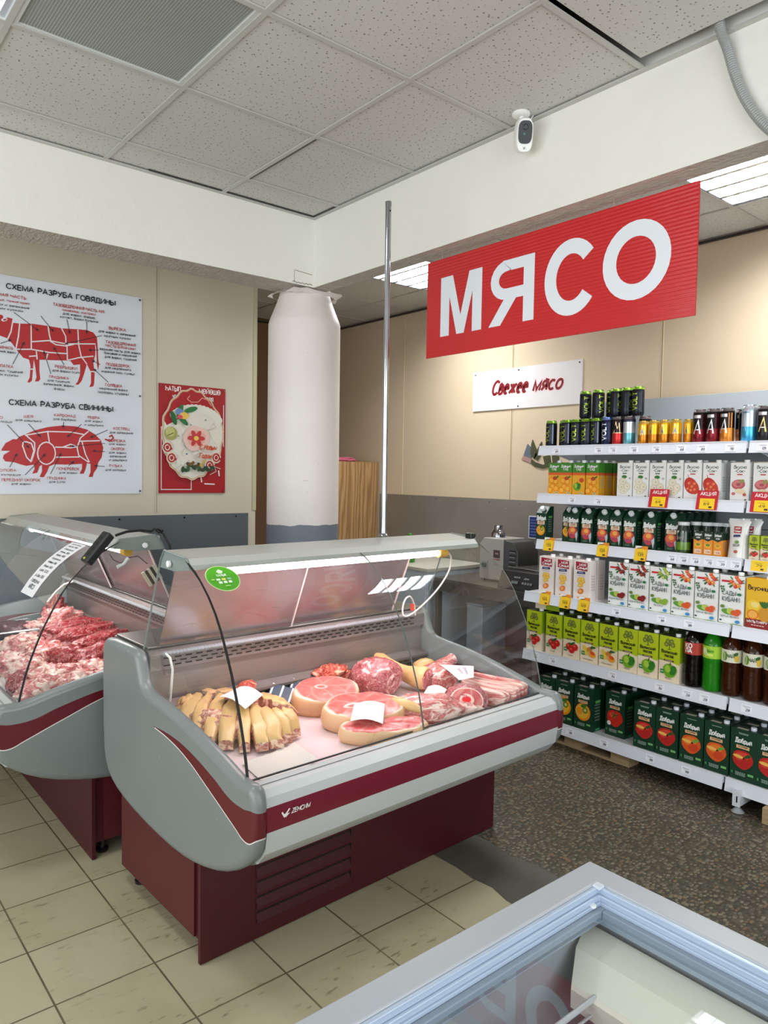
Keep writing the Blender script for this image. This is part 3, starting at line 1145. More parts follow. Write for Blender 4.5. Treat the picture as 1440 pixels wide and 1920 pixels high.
    side = GLASSP + [(-.25, .696), (-.13, .729), (.107, .779), (.33, .802), (.375, .817), (.425, .932), (.29, 1.262), (.262, 1.297), (.112, 1.285)]
    for u, s in ((0.0, 1), (L, -1)):
        mb = MB()
        mb.prism(side, u, u + s * .005, 'x')
        o = mb.build('side_glass', M_GLASS, t, recalc=True)
        q = MB()
        bk = [(.425, .932), (.29, 1.262)]
        q.bar((u + s * .0025, .425, .932), (u + s * .0025, .29, 1.262), .0055, .003, (120, 130, 126))
        q.bar((u + s * .0025, .29, 1.262), (u + s * .0025, .262, 1.297), .0055, .003, (120, 130, 126))
        q.bar((u + s * .0025, .262, 1.297), (u + s * .0025, .112, 1.285), .0055, .003, (150, 158, 154))
        q.build('glass_edge', M_PLASTIC, o)
        mb = MB()
        mb.prism([(.112, 1.283), (.262, 1.295), (.288, 1.262), (.30, 1.235), (.20, 1.232), (.09, 1.246)], u + s * .006, u + s * .010, 'x', (140, 146, 142))
        mb.lathe([(.0, -.001), (.011, 0), (.011, .008), (.0, .009)], 14, (u - (.009 if s > 0 else 0), .215, 1.255), 'x', (222, 224, 224))
        mb.build('canopy_end', M_PLASTIC, t, recalc=True)
    # scuffed sliding doors at the back
    for a, b, dv in ((.06, L * .45, 0.0), (L * .42, L - .2, .012)):
        mb = MB()
        mb.prism([(.28 + dv, 1.268), (.284 + dv, 1.269), (.427 + dv, .94), (.423 + dv, .938)], a, b, 'x')
        o = mb.build('sliding_door', M_PLEXI, t, recalc=True)
        q = MB()
        q.bar((b - .002, .279 + dv, 1.268), (b - .002, .422 + dv, .938), .006, .006, (206, 190, 186))
        q.build('door_edge', M_PLASTIC, o)
    return t


C1 = (1.012, 2.082, 0.0)
RZ1 = math.radians(2.0)
L1 = 1.40
case1 = meat_case('meat_display_case', C1, RZ1, L1, 'curved glass meat case in front with pink lamp, grey end panel and crimson base', M_LAMP_PINK, 4.6, (1.0, 0.80, 0.84), [.713], .03)
L2 = 1.76
case2 = meat_case('meat_display_case', (0.957, 2.93 + L2, 0.0), math.radians(-90), L2, 'curved glass meat case behind at left edge, turned sideways and heaped with red meat', M_LAMP_WHITE, 5.5, (1.0, 0.95, 0.94), [.88], 0.0, 'right')


def in_case(case, p):
    """case-local point -> world"""
    m = Matrix.Translation(Vector(case.location)) @ Matrix.Rotation(case.rotation_euler[2], 4, 'Z')
    return m @ Vector(p)


mb = MB()
mb.box(L1 - .03, L1 + .004, .115, .15, 1.282, 1.306, (24, 24, 26))
mb.build('clip', M_PLASTIC, case1, bevel=.004)
# maker's mark on the crimson stripe of the front case
a = Art()
a.line([(-.052, .012), (-.044, -.002), (-.026, .016)], .005, (226, 226, 224))
a.poly([(-.047, .006), (-.040, -.006), (-.025, .004), (-.036, .004)], (226, 226, 224))
a.text('ZЕНСИМ', .012, .001, .012, (226, 226, 224), .062, .2, .25)
mb = MB()
a.emit(mb, lambda x, y, d: (.115 + x, -.3548 - d - .0004, .594 + y))
mb.build('maker_mark', M_PRINT, case1)
# ================================================================== MEAT
def meat_mat(name, lean, dark, fat, scale=9.0, fat_at=0.56, stretch=(1, 1, 1), rough=0.3):
    t = NT(name)
    v = t.obj()
    mp = t.n('ShaderNodeMapping', None, Vector=v)
    mp.inputs['Scale'].default_value = stretch
    w = mp.outputs[0]
    f = t.noise(w, scale, 5.0, 1.6, 0.55)
    g = t.noise(w, scale * 2.7, 4.0, 2.2, 0.6)
    c = t.mix(t.ramp(g, [(0.35, (0, 0, 0, 1)), (0.65, (1, 1, 1, 1))]), lin(dark), lin(lean))
    band = t.ramp(f, [(fat_at - .05, (0, 0, 0, 1)), (fat_at + .03, (1, 1, 1, 1))])
    vein = t.math('ABSOLUTE', t.math('SUBTRACT', t.noise(w, scale * 1.9, 3.0, 2.5), 0.5))
    vm = t.ramp(vein, [(0.0, (1, 1, 1, 1)), (0.035, (0, 0, 0, 1))])
    fatc = t.mix(g, lin(fat), lin(tuple(min(255, k + 16) for k in fat)))
    c = t.mix(t.math('MAXIMUM', band, t.math('MULTIPLY', vm, 0.7)), c, fatc)
    t.base(c, rough)
    t.b.inputs['Subsurface Weight'].default_value = 0.0
    t.bump(t.noise(w, scale * 3, 4.0, 1.0), 0.5, 0.006)
    return t.m


def skin_mat(name, a, b, c2):
    t = NT(name)
    v = t.obj()
    c = t.mix(t.noise(v, 11, 5.0, 0.8), lin(a), lin(b))
    s = t.ramp(t.noise(v, 26, 4.0, 1.2), [(0.58, (0, 0, 0, 1)), (0.7, (1, 1, 1, 1))])
    t.base(t.mix(t.math('MULTIPLY', s, 0.6), c, lin(c2)), 0.38)
    t.bump(t.noise(v, 60, 4.0), 0.3, 0.004)
    return t.m


def ham_mat(name, ax, by, bone, lean, dark, rim=(240, 214, 190), core=(222, 110, 104)):
    """cut face of a ham: rind and fat at the rim, muscle blocks, bone ring"""
    t = NT(name)
    v = t.obj()
    sp = t.n('ShaderNodeSeparateXYZ')
    t.t.links.new(v, sp.inputs[0])
    w = t.noise(v, 14, 3.0, 1.0)
    x = t.math('DIVIDE', sp.outputs['X'], ax)
    y = t.math('DIVIDE', sp.outputs['Y'], by)
    r = t.math('SQRT', t.math('ADD', t.math('MULTIPLY', x, x), t.math('MULTIPLY', y, y)))
    r = t.math('ADD', r, t.math('MULTIPLY', t.math('SUBTRACT', w, 0.5), 0.22))
    g = t.noise(v, 30, 4.0, 2.0)
    c = t.mix(t.ramp(g, [(0.3, (0, 0, 0, 1)), (0.7, (1, 1, 1, 1))]), lin(dark), lin(lean))
    vo = t.n('ShaderNodeTexVoronoi', {'feature': 'DISTANCE_TO_EDGE'}, Vector=v, Scale=13.0)
    seam = t.ramp(t.math('ADD', vo.outputs['Distance'], t.math('MULTIPLY', g, 0.22)), [(0.12, (1, 1, 1, 1)), (0.18, (0, 0, 0, 1))])
    c = t.mix(t.math('MULTIPLY', seam, 0.32), c, lin((236, 190, 178)))
    bx = t.math('DIVIDE', t.math('SUBTRACT', sp.outputs['X'], bone[0]), bone[2])
    by_ = t.math('DIVIDE', t.math('SUBTRACT', sp.outputs['Y'], bone[1]), bone[3])
    br = t.math('ADD', t.math('SQRT', t.math('ADD', t.math('MULTIPLY', bx, bx), t.math('MULTIPLY', by_, by_))), t.math('MULTIPLY', t.math('SUBTRACT', w, 0.5), 0.5))
    ring = t.ramp(br, [(0.5, lin(core)), (0.62, lin((236, 190, 178))), (0.86, lin((240, 204, 190))), (1.0, lin((214, 96, 92)))])
    c = t.mix(t.ramp(br, [(0.95, (1, 1, 1, 1)), (1.1, (0, 0, 0, 1))]), c, ring)
    c = t.mix(t.ramp(r, [(0.88, (0, 0, 0, 1)), (0.95, (1, 1, 1, 1))]), c, lin(rim))
    t.base(c, 0.28)
    t.bump(t.noise(v, 26, 5.0, 1.0), 0.5, 0.006)
    return t.m


LEAN = meat_mat('red_beef', (172, 44, 52), (120, 22, 32), (222, 170, 160), 9, .64, (1, 2.6, 1))
PORK = meat_mat('pink_pork', (216, 112, 108), (172, 62, 66), (242, 208, 196), 9, .55, (1.0, 2.6, 2.6))
FATTY = meat_mat('fatty_offcut', (206, 120, 118), (176, 76, 80), (226, 192, 178), 13, .48)
NECK = meat_mat('marbled_neck', (178, 86, 92), (148, 52, 62), (230, 186, 180), 15, .60)
RIBS = meat_mat('rib_meat', (204, 84, 66), (162, 44, 40), (236, 170, 140), 16, .55)
BELLY = meat_mat('belly_layers', (218, 118, 112), (196, 84, 82), (246, 214, 200), 7, .5, (0.5, 4.5, 4.5))
SKIN_Y = skin_mat('yellow_skin', (228, 192, 132), (214, 170, 112), (222, 162, 134))
SKIN_P = skin_mat('pale_rind', (230, 190, 150), (222, 172, 128), (206, 150, 106))
STRIP_SIDE = meat_mat('strip_meat', (208, 136, 118), (166, 88, 80), (236, 200, 172), 22, .54)


def blob_mesh(dims, seed=0, rough=0.12, freq=1.6, power=2.4, flat=-0.72, res=(36, 20), taper=0.0, bend=0.0, ridge=0.0):
    """lumpy super-ellipsoid lying on z = 0"""
    a, b, c = dims
    mb = MB()
    nu, nv = res
    vs = []
    off = Vector((seed * 7.13, seed * 3.71, seed * 1.37))
    e = 2.0 / power

    def sg(x):
        return math.copysign(abs(x) ** e, x)
    for j in range(nv + 1):
        ph = -PI / 2 + PI * j / nv
        for i in range(nu):
            th = 2 * PI * i / nu
            x, y, z = sg(math.cos(ph)) * sg(math.cos(th)), sg(math.cos(ph)) * sg(math.sin(th)), sg(math.sin(ph))
            d = Vector((math.cos(ph) * math.cos(th), math.cos(ph) * math.sin(th), math.sin(ph)))
            k = 1 + rough * 2.0 * noise.fractal(d * freq + off, 1.0, 2.0, 4) * .6 + rough * noise.noise(d * freq * 2.6 + off * 2) * .8
            k += ridge * math.sin(x * 9 + 3 * noise.noise(d * 1.5 + off))
            tp = 1 - taper * x
            X, Y, Z = x * k * a, y * k * b * tp, max(z, flat) * k * c * (1 if z < 0 else tp)
            Y += bend * X * X / a
            vs.append((X, Y, Z - flat * c))
    fs = []
    for j in range(nv):
        for i in range(nu):
            i2 = (i + 1) % nu
            fs.append((j * nu + i, j * nu + i2, (j + 1) * nu + i2, (j + 1) * nu + i))
    mb.add(vs, fs)
    return mb


def meat(case, name, dims, pos, rz, mats, label, seed, cat='meat', tilt=(0, 0), group=None, **kw):
    """a piece of meat placed in case-local coordinates; pos z = underside"""
    mb = blob_mesh(dims, seed, **kw)
    o = mb.build(name, mats, None, smooth=70)
    w = in_case(case, pos)
    o.location = w
    o.rotation_euler = (tilt[0], tilt[1], case.rotation_euler[2] + rz)
    tag(o, label, cat, group)
    return o


def DECK(v):
    return .632 + (v + .256) * .00915 + .0005


# ---- tray paper of the front case
M_PAPER = plain('white_tray_paper', (226, 204, 206), 0.55, 0, 0.04, 8, 0.2)
mb = MB()
vs, fs = [], []
nu, nv = 56, 24
for j in range(nv + 1):
    for i in range(nu + 1):
        u = .05 + 1.29 * i / nu
        v = -.235 + .57 * j / nv
        z = DECK(v) + .0012 + .0035 * max(0, noise.noise(Vector((u * 14, v * 14, 1)))) + .002 * abs(noise.noise(Vector((u * 30, v * 30, 4))))
        vs.append((u, v, z))
for j in range(nv):
    for i in range(nu):
        k = j * (nu + 1) + i
        fs.append((k, k + 1, k + nu + 2, k + nu + 1))
mb.add(vs, fs)
o = mb.build('tray_paper', M_PAPER, None, smooth=60)
o.location, o.rotation_euler = C1, (0, 0, RZ1)
tag(o, 'pale pink tray lining paper spread under the meat in the front case', 'paper')
mb = MB()
vs, fs = [], []
nu, nv = 26, 16
for j in range(nv + 1):
    for i in range(nu + 1):
        s, q = i / nu, j / nv
        u = .085 + .22 * s + .03 * q
        v = -.225 + .17 * q + .03 * s
        z = DECK(v) + .006 + .008 * max(0, noise.noise(Vector((u * 18, v * 18, 7)))) + .010 * max(0, s - .85) * 6 + .003 * abs(noise.noise(Vector((u * 50, v * 40, 2))))
        vs.append((u, v, z))
for j in range(nv):
    for i in range(nu):
        k = j * (nu + 1) + i
        fs.append((k, k + 1, k + nu + 2, k + nu + 1))
mb.add(vs, fs)
M_WAX = NT('greaseproof_paper')
M_WAX.base(lin((226, 220, 214)), 0.3)
o = mb.build('paper_sheet', M_WAX.m, None, smooth=60)
o.location, o.rotation_euler = C1, (0, 0, RZ1)
tag(o, 'crumpled sheet of greaseproof paper in front of the yellow scored meat slab', 'paper')


# ---- scored slab with yellow skin, cut into hanging strips
def strip(root, p0, p1, w, th, seed, side=1):
    """one skin-on strip: rounded back, from ridge point p0 to end point p1"""
    p0, p1 = Vector(p0), Vector(p1)
    n = 11
    d = (p1 - p0)
    lat = Vector((-d.y, d.x, 0)).normalized()
    prof = [(-.5, -.5, 1), (-.5, .30, 1), (-.45, .46, 0), (-.2, .54, 0), (.2, .52, 0), (.45, .44, 0), (.5, .26, 0), (.5, -.5, 1)]
    mb = MB()
    vs = []
    for i in range(n):
        s = i / (n - 1)
        arch = math.sin(PI * min(1, .12 + s * .88)) if True else 0
        c = p0 + d * s
        c.z = p0.z + (p1.z - p0.z) * s ** 2.2
        wob = .010 * noise.noise(Vector((s * 4, seed, 0)))
        c += lat * wob
        k = (.55 + .45 * min(1, s * 3)) * (1 - .18 * max(0, s - .75) * 4)
        for a, b, _m in prof:
            q = c + lat * a * w * k
            q.z += (b * th + .008 * noise.noise(Vector((a * 2.5, s * 5, seed * 3.1)))) * (1 if s < .9 else .8)
            vs.append(q)
    m = len(prof)
    fs = []
    mi = []
    for i in range(n - 1):
        for k in range(m):
            k2 = (k + 1) % m
            fs.append((i * m + k, i * m + k2, (i + 1) * m + k2, (i + 1) * m + k))
            mi.append(0 if 1 <= k <= 5 else 1)
    fs.append(tuple(range(m))[::-1])
    fs.append(tuple(range((n - 1) * m, n * m)))
    mi += [1, 1]
    mb.add(vs, fs)
    mb.m = mi
    o = mb.build('strip', [SKIN_Y, STRIP_SIDE], root, smooth=60, recalc=True)
    return o


t = empty('scored_slab', in_case(case1, (.25, .15, .64)), RZ1)
tag(t, 'big slab of yellow-skinned meat cut into hanging strips at left of the front case', 'meat')
ridge = [(.135, .37), (.165, .40), (.20, .40), (.232, .375), (.258, .335), (.278, .285), (.292, .232), (.302, .18), (.312, .13), (.335, .095), (.36, .075)]
ends = [(.105, .40), (.085, .34), (.077, .275), (.082, .205), (.10, .135), (.128, .07), (.165, .015), (.212, -.02), (.262, -.03), (.318, -.01), (.372, .015)]
for k, (r, e) in enumerate(zip(ridge, ends)):
    strip(t, (r[0] - .25, r[1] - .15, .088 - .001 * k), (e[0] - .25, e[1] - .15, .020), .050 + .008 * (k % 3 - 1), .038, k)
mb = blob_mesh((.10, .17, .05), 51, .14, 1.6)
o = mb.build('meat_core', STRIP_SIDE, t, smooth=70)
o.location = (-.03, .06, .0)
o.rotation_euler = (0, 0, .55)
t = empty('scored_slab', in_case(case1, (.40, .25, .64)), RZ1)
tag(t, 'smaller yellow-skinned meat slab with long cuts behind the price card at left', 'meat')
for k, (r, e) in enumerate((((.23, .41), (.34, .44)), ((.27, .38), (.40, .40)), ((.30, .33), (.45, .34)), ((.33, .27), (.475, .27)), ((.35, .21), (.475, .20)), ((.36, .16), (.455, .14)))):
    strip(t, (r[0] - .40, r[1] - .25, .088), (e[0] - .40, e[1] - .25, .04), .068, .034, k + 30)
mb = blob_mesh((.10, .13, .045), 52, .14, 1.6)
o = mb.build('meat_core', STRIP_SIDE, t, smooth=70)
o.location = (-.02, .04, 0)
meat(case1, 'meat_offcut', (.045, .03, .03), (.40, .39, .705), .5, RIBS, 'small dark red meat piece peeping out behind the yellow scored slabs', 61)


# ---- hams with rind
def ham(pos, ax, by, h, rz, bone, lean, dark, label, seed, tilt=(0, 0), skin=SKIN_P):
    mm = ham_mat('ham_cut_%d' % seed, ax, by, bone, lean, dark)
    mb = MB()
    n, vs, fs, mi = 48, [], [], []
    rings = [(.86, 0), (.99, .12), (1.03, .45), (1.0, .85), (.965, .97), (.90, 1.0), (.72, 1.02), (.5, 1.05), (.25, 1.06)]
    for f, z in rings:
        for k in range(n):
            a = 2 * PI * k / n
            w = 1 + .09 * noise.noise(Vector((math.cos(a) * 1.3, math.sin(a) * 1.3, seed))) + .05 * math.sin(2 * a + seed)
            nz = .007 * noise.noise(Vector((f * math.cos(a) * 3, f * math.sin(a) * 3, seed + 5))) if z > .9 else 0
            vs.append((ax * f * w * math.cos(a), by * f * w * math.sin(a), h * z + nz))
    vs.append((0, 0, h * 1.05))
    for j in range(len(rings) - 1):
        for k in range(n):
            k2 = (k + 1) % n
            fs.append((j * n + k, j * n + k2, (j + 1) * n + k2, (j + 1) * n + k))
            mi.append(0 if j < 4 else 1)
    e = (len(rings) - 1) * n
    for k in range(n):
        fs.append((e + k, e + (k + 1) % n, len(vs) - 1))
        mi.append(1)
    fs.append(tuple(range(n))[::-1])
    mi.append(0)
    mb.add(vs, fs)
    mb.m = mi
    o = mb.build('ham_slab', [skin, mm], None, smooth=60)
    o.location = in_case(case1, pos)
    o.rotation_euler = (tilt[0], tilt[1], RZ1 + rz)
    return tag(o, label, 'meat')


ham((.655, .225, .645), .130, .108, .080, -.35, (-.02, .01, .03, .018), (220, 130, 120), (200, 98, 94), 'round ham cut with pale rind leaning behind, its cut face towards the glass', 1, (.22, 0))
ham((.655, -.01, .638), .152, .118, .078, -.35, (-.045, -.01, .045, .02), (222, 126, 116), (202, 92, 90), 'thick round ham slab with skin-on side, front middle, under a white price card', 2, (.12, 0))
ham((.615, -.165, .636), .16, .068, .056, -.42, (.12, .09, .01, .01), (222, 100, 98), (192, 64, 70), 'flat ham piece lying against the front glass below the thick ham slab', 3, (.10, 0))
meat(case1, 'neck_roast', (.112, .09, .08), (.93, .235, .652), -.25, NECK, 'rounded dark pink marbled neck joint in the middle of the front case', 11, rough=.07, power=2.2, res=(44, 26))
meat(case1, 'rib_cut', (.095, .05, .055), (.80, .375, .66), .15, RIBS, 'bony reddish rib piece resting against the back wall behind the hams', 12, rough=.26, freq=2.2, res=(44, 26))
meat(case1, 'rib_cut', (.05, .035, .03), (.70, .37, .66), .35, FATTY, 'pale bony scrap beside the blue ice packs behind the left ham', 13, rough=.22, freq=2.4)
# pork shank with trotter end
mb = MB()
pth = [(0, .145, .10), (.0, .115, .095), (.0, .07, .078), (.003, .02, .062), (.006, -.03, .052), (.01, -.075, .05), (.014, -.115, .05), (.017, -.135, .05)]
mb.tube(pth, [.017, .026, .027, .030, .036, .045, .050, .044], 18)
t = mb.build('pork_shank', SKIN_Y, None, smooth=60)
t.location = in_case(case1, (1.085, .25, .648))
t.rotation_euler = (0, 0, RZ1 + .12)
tag(t, 'long yellow skin-on pork shank pointing to the back of the front case', 'meat')
mb = blob_mesh((.046, .022, .042), 15, .12, 2.0, flat=-.95)
o = mb.build('cut_end', NECK, t, smooth=60)
o.location = (.018, -.142, .008)
o.rotation_euler = (.15, 0, 0)
meat(case1, 'pork_hock', (.065, .05, .048), (1.255, .275, .648), .3, [SKIN_Y], 'short skin-on pork hock with red cut end near the right back corner', 16, rough=.08)
o2 = blob_mesh((.03, .012, .034), 17, .12).build('cut_end', NECK, bpy.data.objects['pork_hock'], smooth=60)
o2.location, o2.rotation_euler = (-.005, -.048, .012), (.3, 0, 0)
# shoulder with long bone end
t = meat(case1, 'pork_shoulder', (.105, .075, .06), (1.20, .135, .645), .25, PORK, 'pork shoulder with a long knuckle end, price card lying on it', 18, rough=.1)
mb = MB()
mb.tube([(.04, .02, .06), (.09, .025, .075), (.13, .02, .084), (.152, .015, .088)], [.045, .030, .024, .028], 16)
mb.build('knuckle', PORK, t, smooth=60)
# chops in front of the seam
t = meat(case1, 'pork_chop_piece', (.135, .075, .055), (.875, -.11, .634), -.65, PORK, 'pork piece with yellow skin edge just behind the glass joint', 21, rough=.14, freq=2.0)
mb = MB()
mb.tube([(-.128, .035, .045), (-.12, -.01, .070), (-.095, -.042, .076), (-.055, -.062, .070), (-.02, -.07, .056)], [.012, .020, .021, .019, .010], 12, flat=1.0)
mb.build('skin_edge', SKIN_Y, t, smooth=60)
meat(case1, 'pork_chop_piece', (.10, .045, .036), (.985, -.165, .634), -.7, FATTY, 'pale pink folded pork slices left of the rolled joint', 22, rough=.2, freq=2.4)
# rolled joint with spiral cut face
t = meat(case1, 'rolled_joint', (.085, .075, .058), (1.085, -.13, .634), -.4, NECK, 'rolled pork joint with bright red round cut face against the front glass', 23, rough=.06, power=2.3)
ROLL = ham_mat('roll_cut', .062, .046, (.0, .0, .028, .022), (206, 104, 102), (182, 68, 74), (244, 206, 194), (226, 34, 44))
mb = MB()
nn, vs, fs = 36, [], []
for f in (1.0, .8, .5, .2):
    for k in range(nn):
        a = 2 * PI * k / nn
        vs.append((.062 * f * math.cos(a), .046 * f * math.sin(a), .008 * (1 - f * f) + .002 * noise.noise(Vector((f * math.cos(a) * 4, f * math.sin(a) * 4, 3)))))
for j in range(3):
    for k in range(nn):
        fs.append((j * nn + k, j * nn + (k + 1) % nn, (j + 1) * nn + (k + 1) % nn, (j + 1) * nn + k))
fs.append(tuple(range(3 * nn, 4 * nn)))
mb.add(vs, fs)
o = mb.build('cut_face', ROLL, t, smooth=60)
o.location = (-.030, -.066, .060)
o.rotation_euler = (math.radians(50), 0, -.35)
o.scale = (1.05, 1.15, 1)
# belly slabs
belly = [((1.185, -.045), (1.225, -.205), .056, .066, 'belly slab with fat layers next to the rolled joint'),
         ((1.235, .0), (1.285, -.21), .052, .076, 'middle pork belly slab of the three at the right end'),
         ((1.290, .045), (1.345, -.20), .046, .086, 'rightmost layered pork belly slab near the end of the front case')]
for k, (p, q, w, h, lab) in enumerate(belly):
    d = Vector((q[0] - p[0], q[1] - p[1], 0))
    t = empty('pork_belly_slab', in_case(case1, ((p[0] + q[0]) / 2, (p[1] + q[1]) / 2, .637)), RZ1 + math.atan2(d.y, d.x))
    tag(t, lab, 'meat')
    for s in range(2):
        mb = blob_mesh((d.length / 2 + .02 - .012 * s, w / 4 - .001, h / 2 - .003 * s), 70 + k * 3 + s, .035, 1.8, 5.5, -.95, (40, 18))
        o = mb.build('slice', BELLY, t, smooth=50)
        o.location = (.012 * s, (s - .5) * w * .54, 0)
        o.rotation_euler = (0, 0, .04 * (s - .5))

# ---- ice packs with white stripes
for k, (u, v) in enumerate(((.50, .33), (.60, .335))):
    t = empty('ice_pack', in_case(case1, (u, v, .650)), RZ1 + .35)
    t.rotation_euler = (.62, 0.25, RZ1 - .75)
    tag(t, ('dark blue ice pack with white stripes leaning behind the yellow meat, left one', 'dark blue ice pack with white stripes leaning behind the round ham, right one')[k], 'ice pack')
    mb = MB()
    mb.box(-.05, .05, -.09, .09, 0, .022, (34, 62, 84))
    mb.build('pack_body', M_PLASTIC, t, bevel=.007)
    mb = MB()
    for x in (-.04, .0, .04):
        mb.box(x - .004, x + .004, -.086, .086, .0215, .0235, (214, 224, 232))
    mb.build('stripe', M_PLASTIC, t)


# ---- price cards lying on the meat
def card(pts, label, text=None, thick=.0012):
    """bent card through four case-local corner points (left, back, right, front)"""
    A, B, C, D = [Vector(in_case(case1, p)) for p in pts]
    cen = (A + B + C + D) / 4
    mb = MB()
    n = 6
    vs = []
    for j in range(n + 1):
        for i in range(n + 1):
            s, q = i / n, j / n
            p = A * (1 - s) * (1 - q) + D * s * (1 - q) + B * (1 - s) * q + C * s * q
            p.z += .012 * (math.sin(PI * s) - .3) * (1 if text is None else .3)
            vs.append(p - cen)
    fs = [(j * (n + 1) + i, j * (n + 1) + i + 1, (j + 1) * (n + 1) + i + 1, (j + 1) * (n + 1) + i) for j in range(n) for i in range(n)]
    mb.add(vs, fs, (246, 244, 244))
    if text:
        a = Art()
        a.text(text[0], .5, .62, .10, (196, 170, 190), .62, .14)
        a.text(text[1], .5, .38, .12, (196, 160, 180), .4, .14)
        a.emit(mb, lambda x, y, d: tuple((A * (1 - x) * (1 - y) + D * x * (1 - y) + B * (1 - x) * y + C * x * y) - cen + Vector((0, 0, .0045 + d))))
    o = mb.build('price_card', M_PRINT, None)
    o.location = cen
    md = o.modifiers.new('thickness', 'SOLIDIFY')
    md.thickness = thick
    md.offset = 0
    return tag(o, label, 'price card')


card([(.215, .27, .762), (.335, .325, .764), (.345, .19, .762), (.222, .105, .757)], 'white blank price card lying on the yellow scored meat')
card([(.505, -.115, .712), (.60, -.02, .728), (.69, -.085, .728), (.588, -.19, .705)], 'white blank price card on the thick ham at the front middle')
card([(1.19, .12, .748), (1.275, .0, .752), (1.19, -.075, .735), (1.13, -.05, .728)][::1], 'white card with faint writing on the pork shoulder at right', ('СВИНИНА', '380'))
card([(.935, -.035, .70), (.985, -.015, .722), (1.03, -.075, .716), (.97, -.1, .695)], 'small folded white card leaning between the pork pieces and neck joint')

# ---- meat heaped in the sideways case at the left (case-local: u runs towards the camera, v to the right)
def c2(x, y):
    return (2.93 + L2 - y, x - .957)


M_TRAY2 = plain('tray_paper_white', (236, 228, 226), 0.5, 0, 0.05, 6)
mb = MB()
mb.prism([(-.24, DECK(-.24)), (-.24, DECK(-.24) + .006), (.38, DECK(.38) + .006), (.38, DECK(.38))][::-1], .07, L2 - .07, 'x')
o = mb.build('tray_paper', M_TRAY2, None, recalc=True)
o.location, o.rotation_euler = case2.location, case2.rotation_euler
tag(o, 'white lining paper under the red meat in the left case', 'paper')
P2 = [
    # x, y, dims, rz(world), material, name, label
    (1.24, 4.02, (.21, .06, .055), .35, LEAN, 'beef_flank', 'long dark red beef flank strip, farthest of the four in the left case'),
    (1.22, 3.80, (.22, .062, .06), .42, LEAN, 'beef_flank', 'long dark red beef flank strip across the middle of the left case'),
    (1.24, 3.62, (.21, .06, .055), .50, LEAN, 'beef_flank', 'long red beef flank strip with pale edge, third from the back in the left case'),
    (1.16, 3.42, (.17, .06, .05), .55, LEAN, 'beef_flank', 'red beef strip nearest the grey end panel corner in the left case'),
    (1.30, 4.30, (.12, .08, .08), .2, PORK, 'beef_brisket', 'pink fatty beef chunk at the top of the heap in the left case'),
    (1.33, 4.47, (.08, .06, .10), .9, LEAN, 'beef_shin', 'upright dark red beef chunk highest at the back of the left case'),
    (1.10, 4.28, (.12, .07, .05), .1, FATTY, 'beef_brisket', 'pale fatty piece left of the pink chunk at the far end'),
    (.98, 3.98, (.13, .08, .05), .3, FATTY, 'beef_brisket', 'pale fatty slab at the left edge of the photo below the steel tray'),
    (.98, 3.66, (.11, .08, .06), .7, PORK, 'beef_brisket', 'pink fatty slab behind the curved glass edge of the left case'),
    (1.04, 3.50, (.09, .07, .06), .2, LEAN, 'beef_shin', 'small dark red shin piece in the centre of the left case'),
    (.84, 3.40, (.10, .07, .06), .9, FATTY, 'beef_knuckle', 'pale knuckle piece at the far left by the front glass'),
    (.86, 3.20, (.09, .07, .06), .4, FATTY, 'beef_knuckle', 'white-pink knuckle bone piece with red spots behind the glass edge'),
    (.96, 3.22, (.09, .06, .055), -.3, PORK, 'beef_knuckle', 'pink bone piece beside the knuckle near the end panel'),
    (1.06, 3.26, (.10, .06, .05), .3, FATTY, 'soup_bone', 'pale soup bone in front of the red strips'),
    (1.14, 3.14, (.09, .07, .05), .6, PORK, 'soup_bone', 'pink and white soup bone tucked behind the front case end panel'),
    (.80, 3.06, (.08, .06, .055), .1, FATTY, 'soup_bone', 'pale meat bone lowest at the corner of the left case'),
    (.92, 3.06, (.09, .06, .055), .5, FATTY, 'beef_shank', 'round pale beef shank with red centre right above the end panel'),
    (1.02, 3.06, (.08, .06, .05), -.2, PORK, 'beef_shank', 'small pink shank next to the pale beef shank'),
    (.78, 3.24, (.07, .06, .05), 1.1, LEAN, 'meat_offcut', 'dark red offcut low behind the front glass of the left case'),
    (1.24, 3.24, (.10, .07, .05), .2, LEAN, 'meat_offcut', 'red offcut at the right under the slotted back wall'),
    (.80, 3.62, (.09, .07, .05), .5, FATTY, 'meat_offcut', 'pale offcut at the left photo edge below the fatty slab'),
]
for k, (x, y, d, rz, m, nm, lab) in enumerate(P2):
    u, v = c2(x, y)
    v = max(-.235 + min(d[0], d[1]), min(.36 - min(d[0], d[1]), v))
    z = DECK(v) + .006 + (.03 if m in (LEAN,) and d[0] > .15 else .0)
    mb = blob_mesh(d, 100 + k, .16 if d[0] > .15 else .22, 2.0 if d[0] > .15 else 2.6, 2.3, -.7, (44, 24), ridge=.05 if d[0] > .15 else 0.0)
    o = mb.build(nm, m, None, smooth=70)
    o.location = in_case(case2, (u, v, z))
    o.rotation_euler = (0, 0, rz)
    tag(o, lab, 'meat')
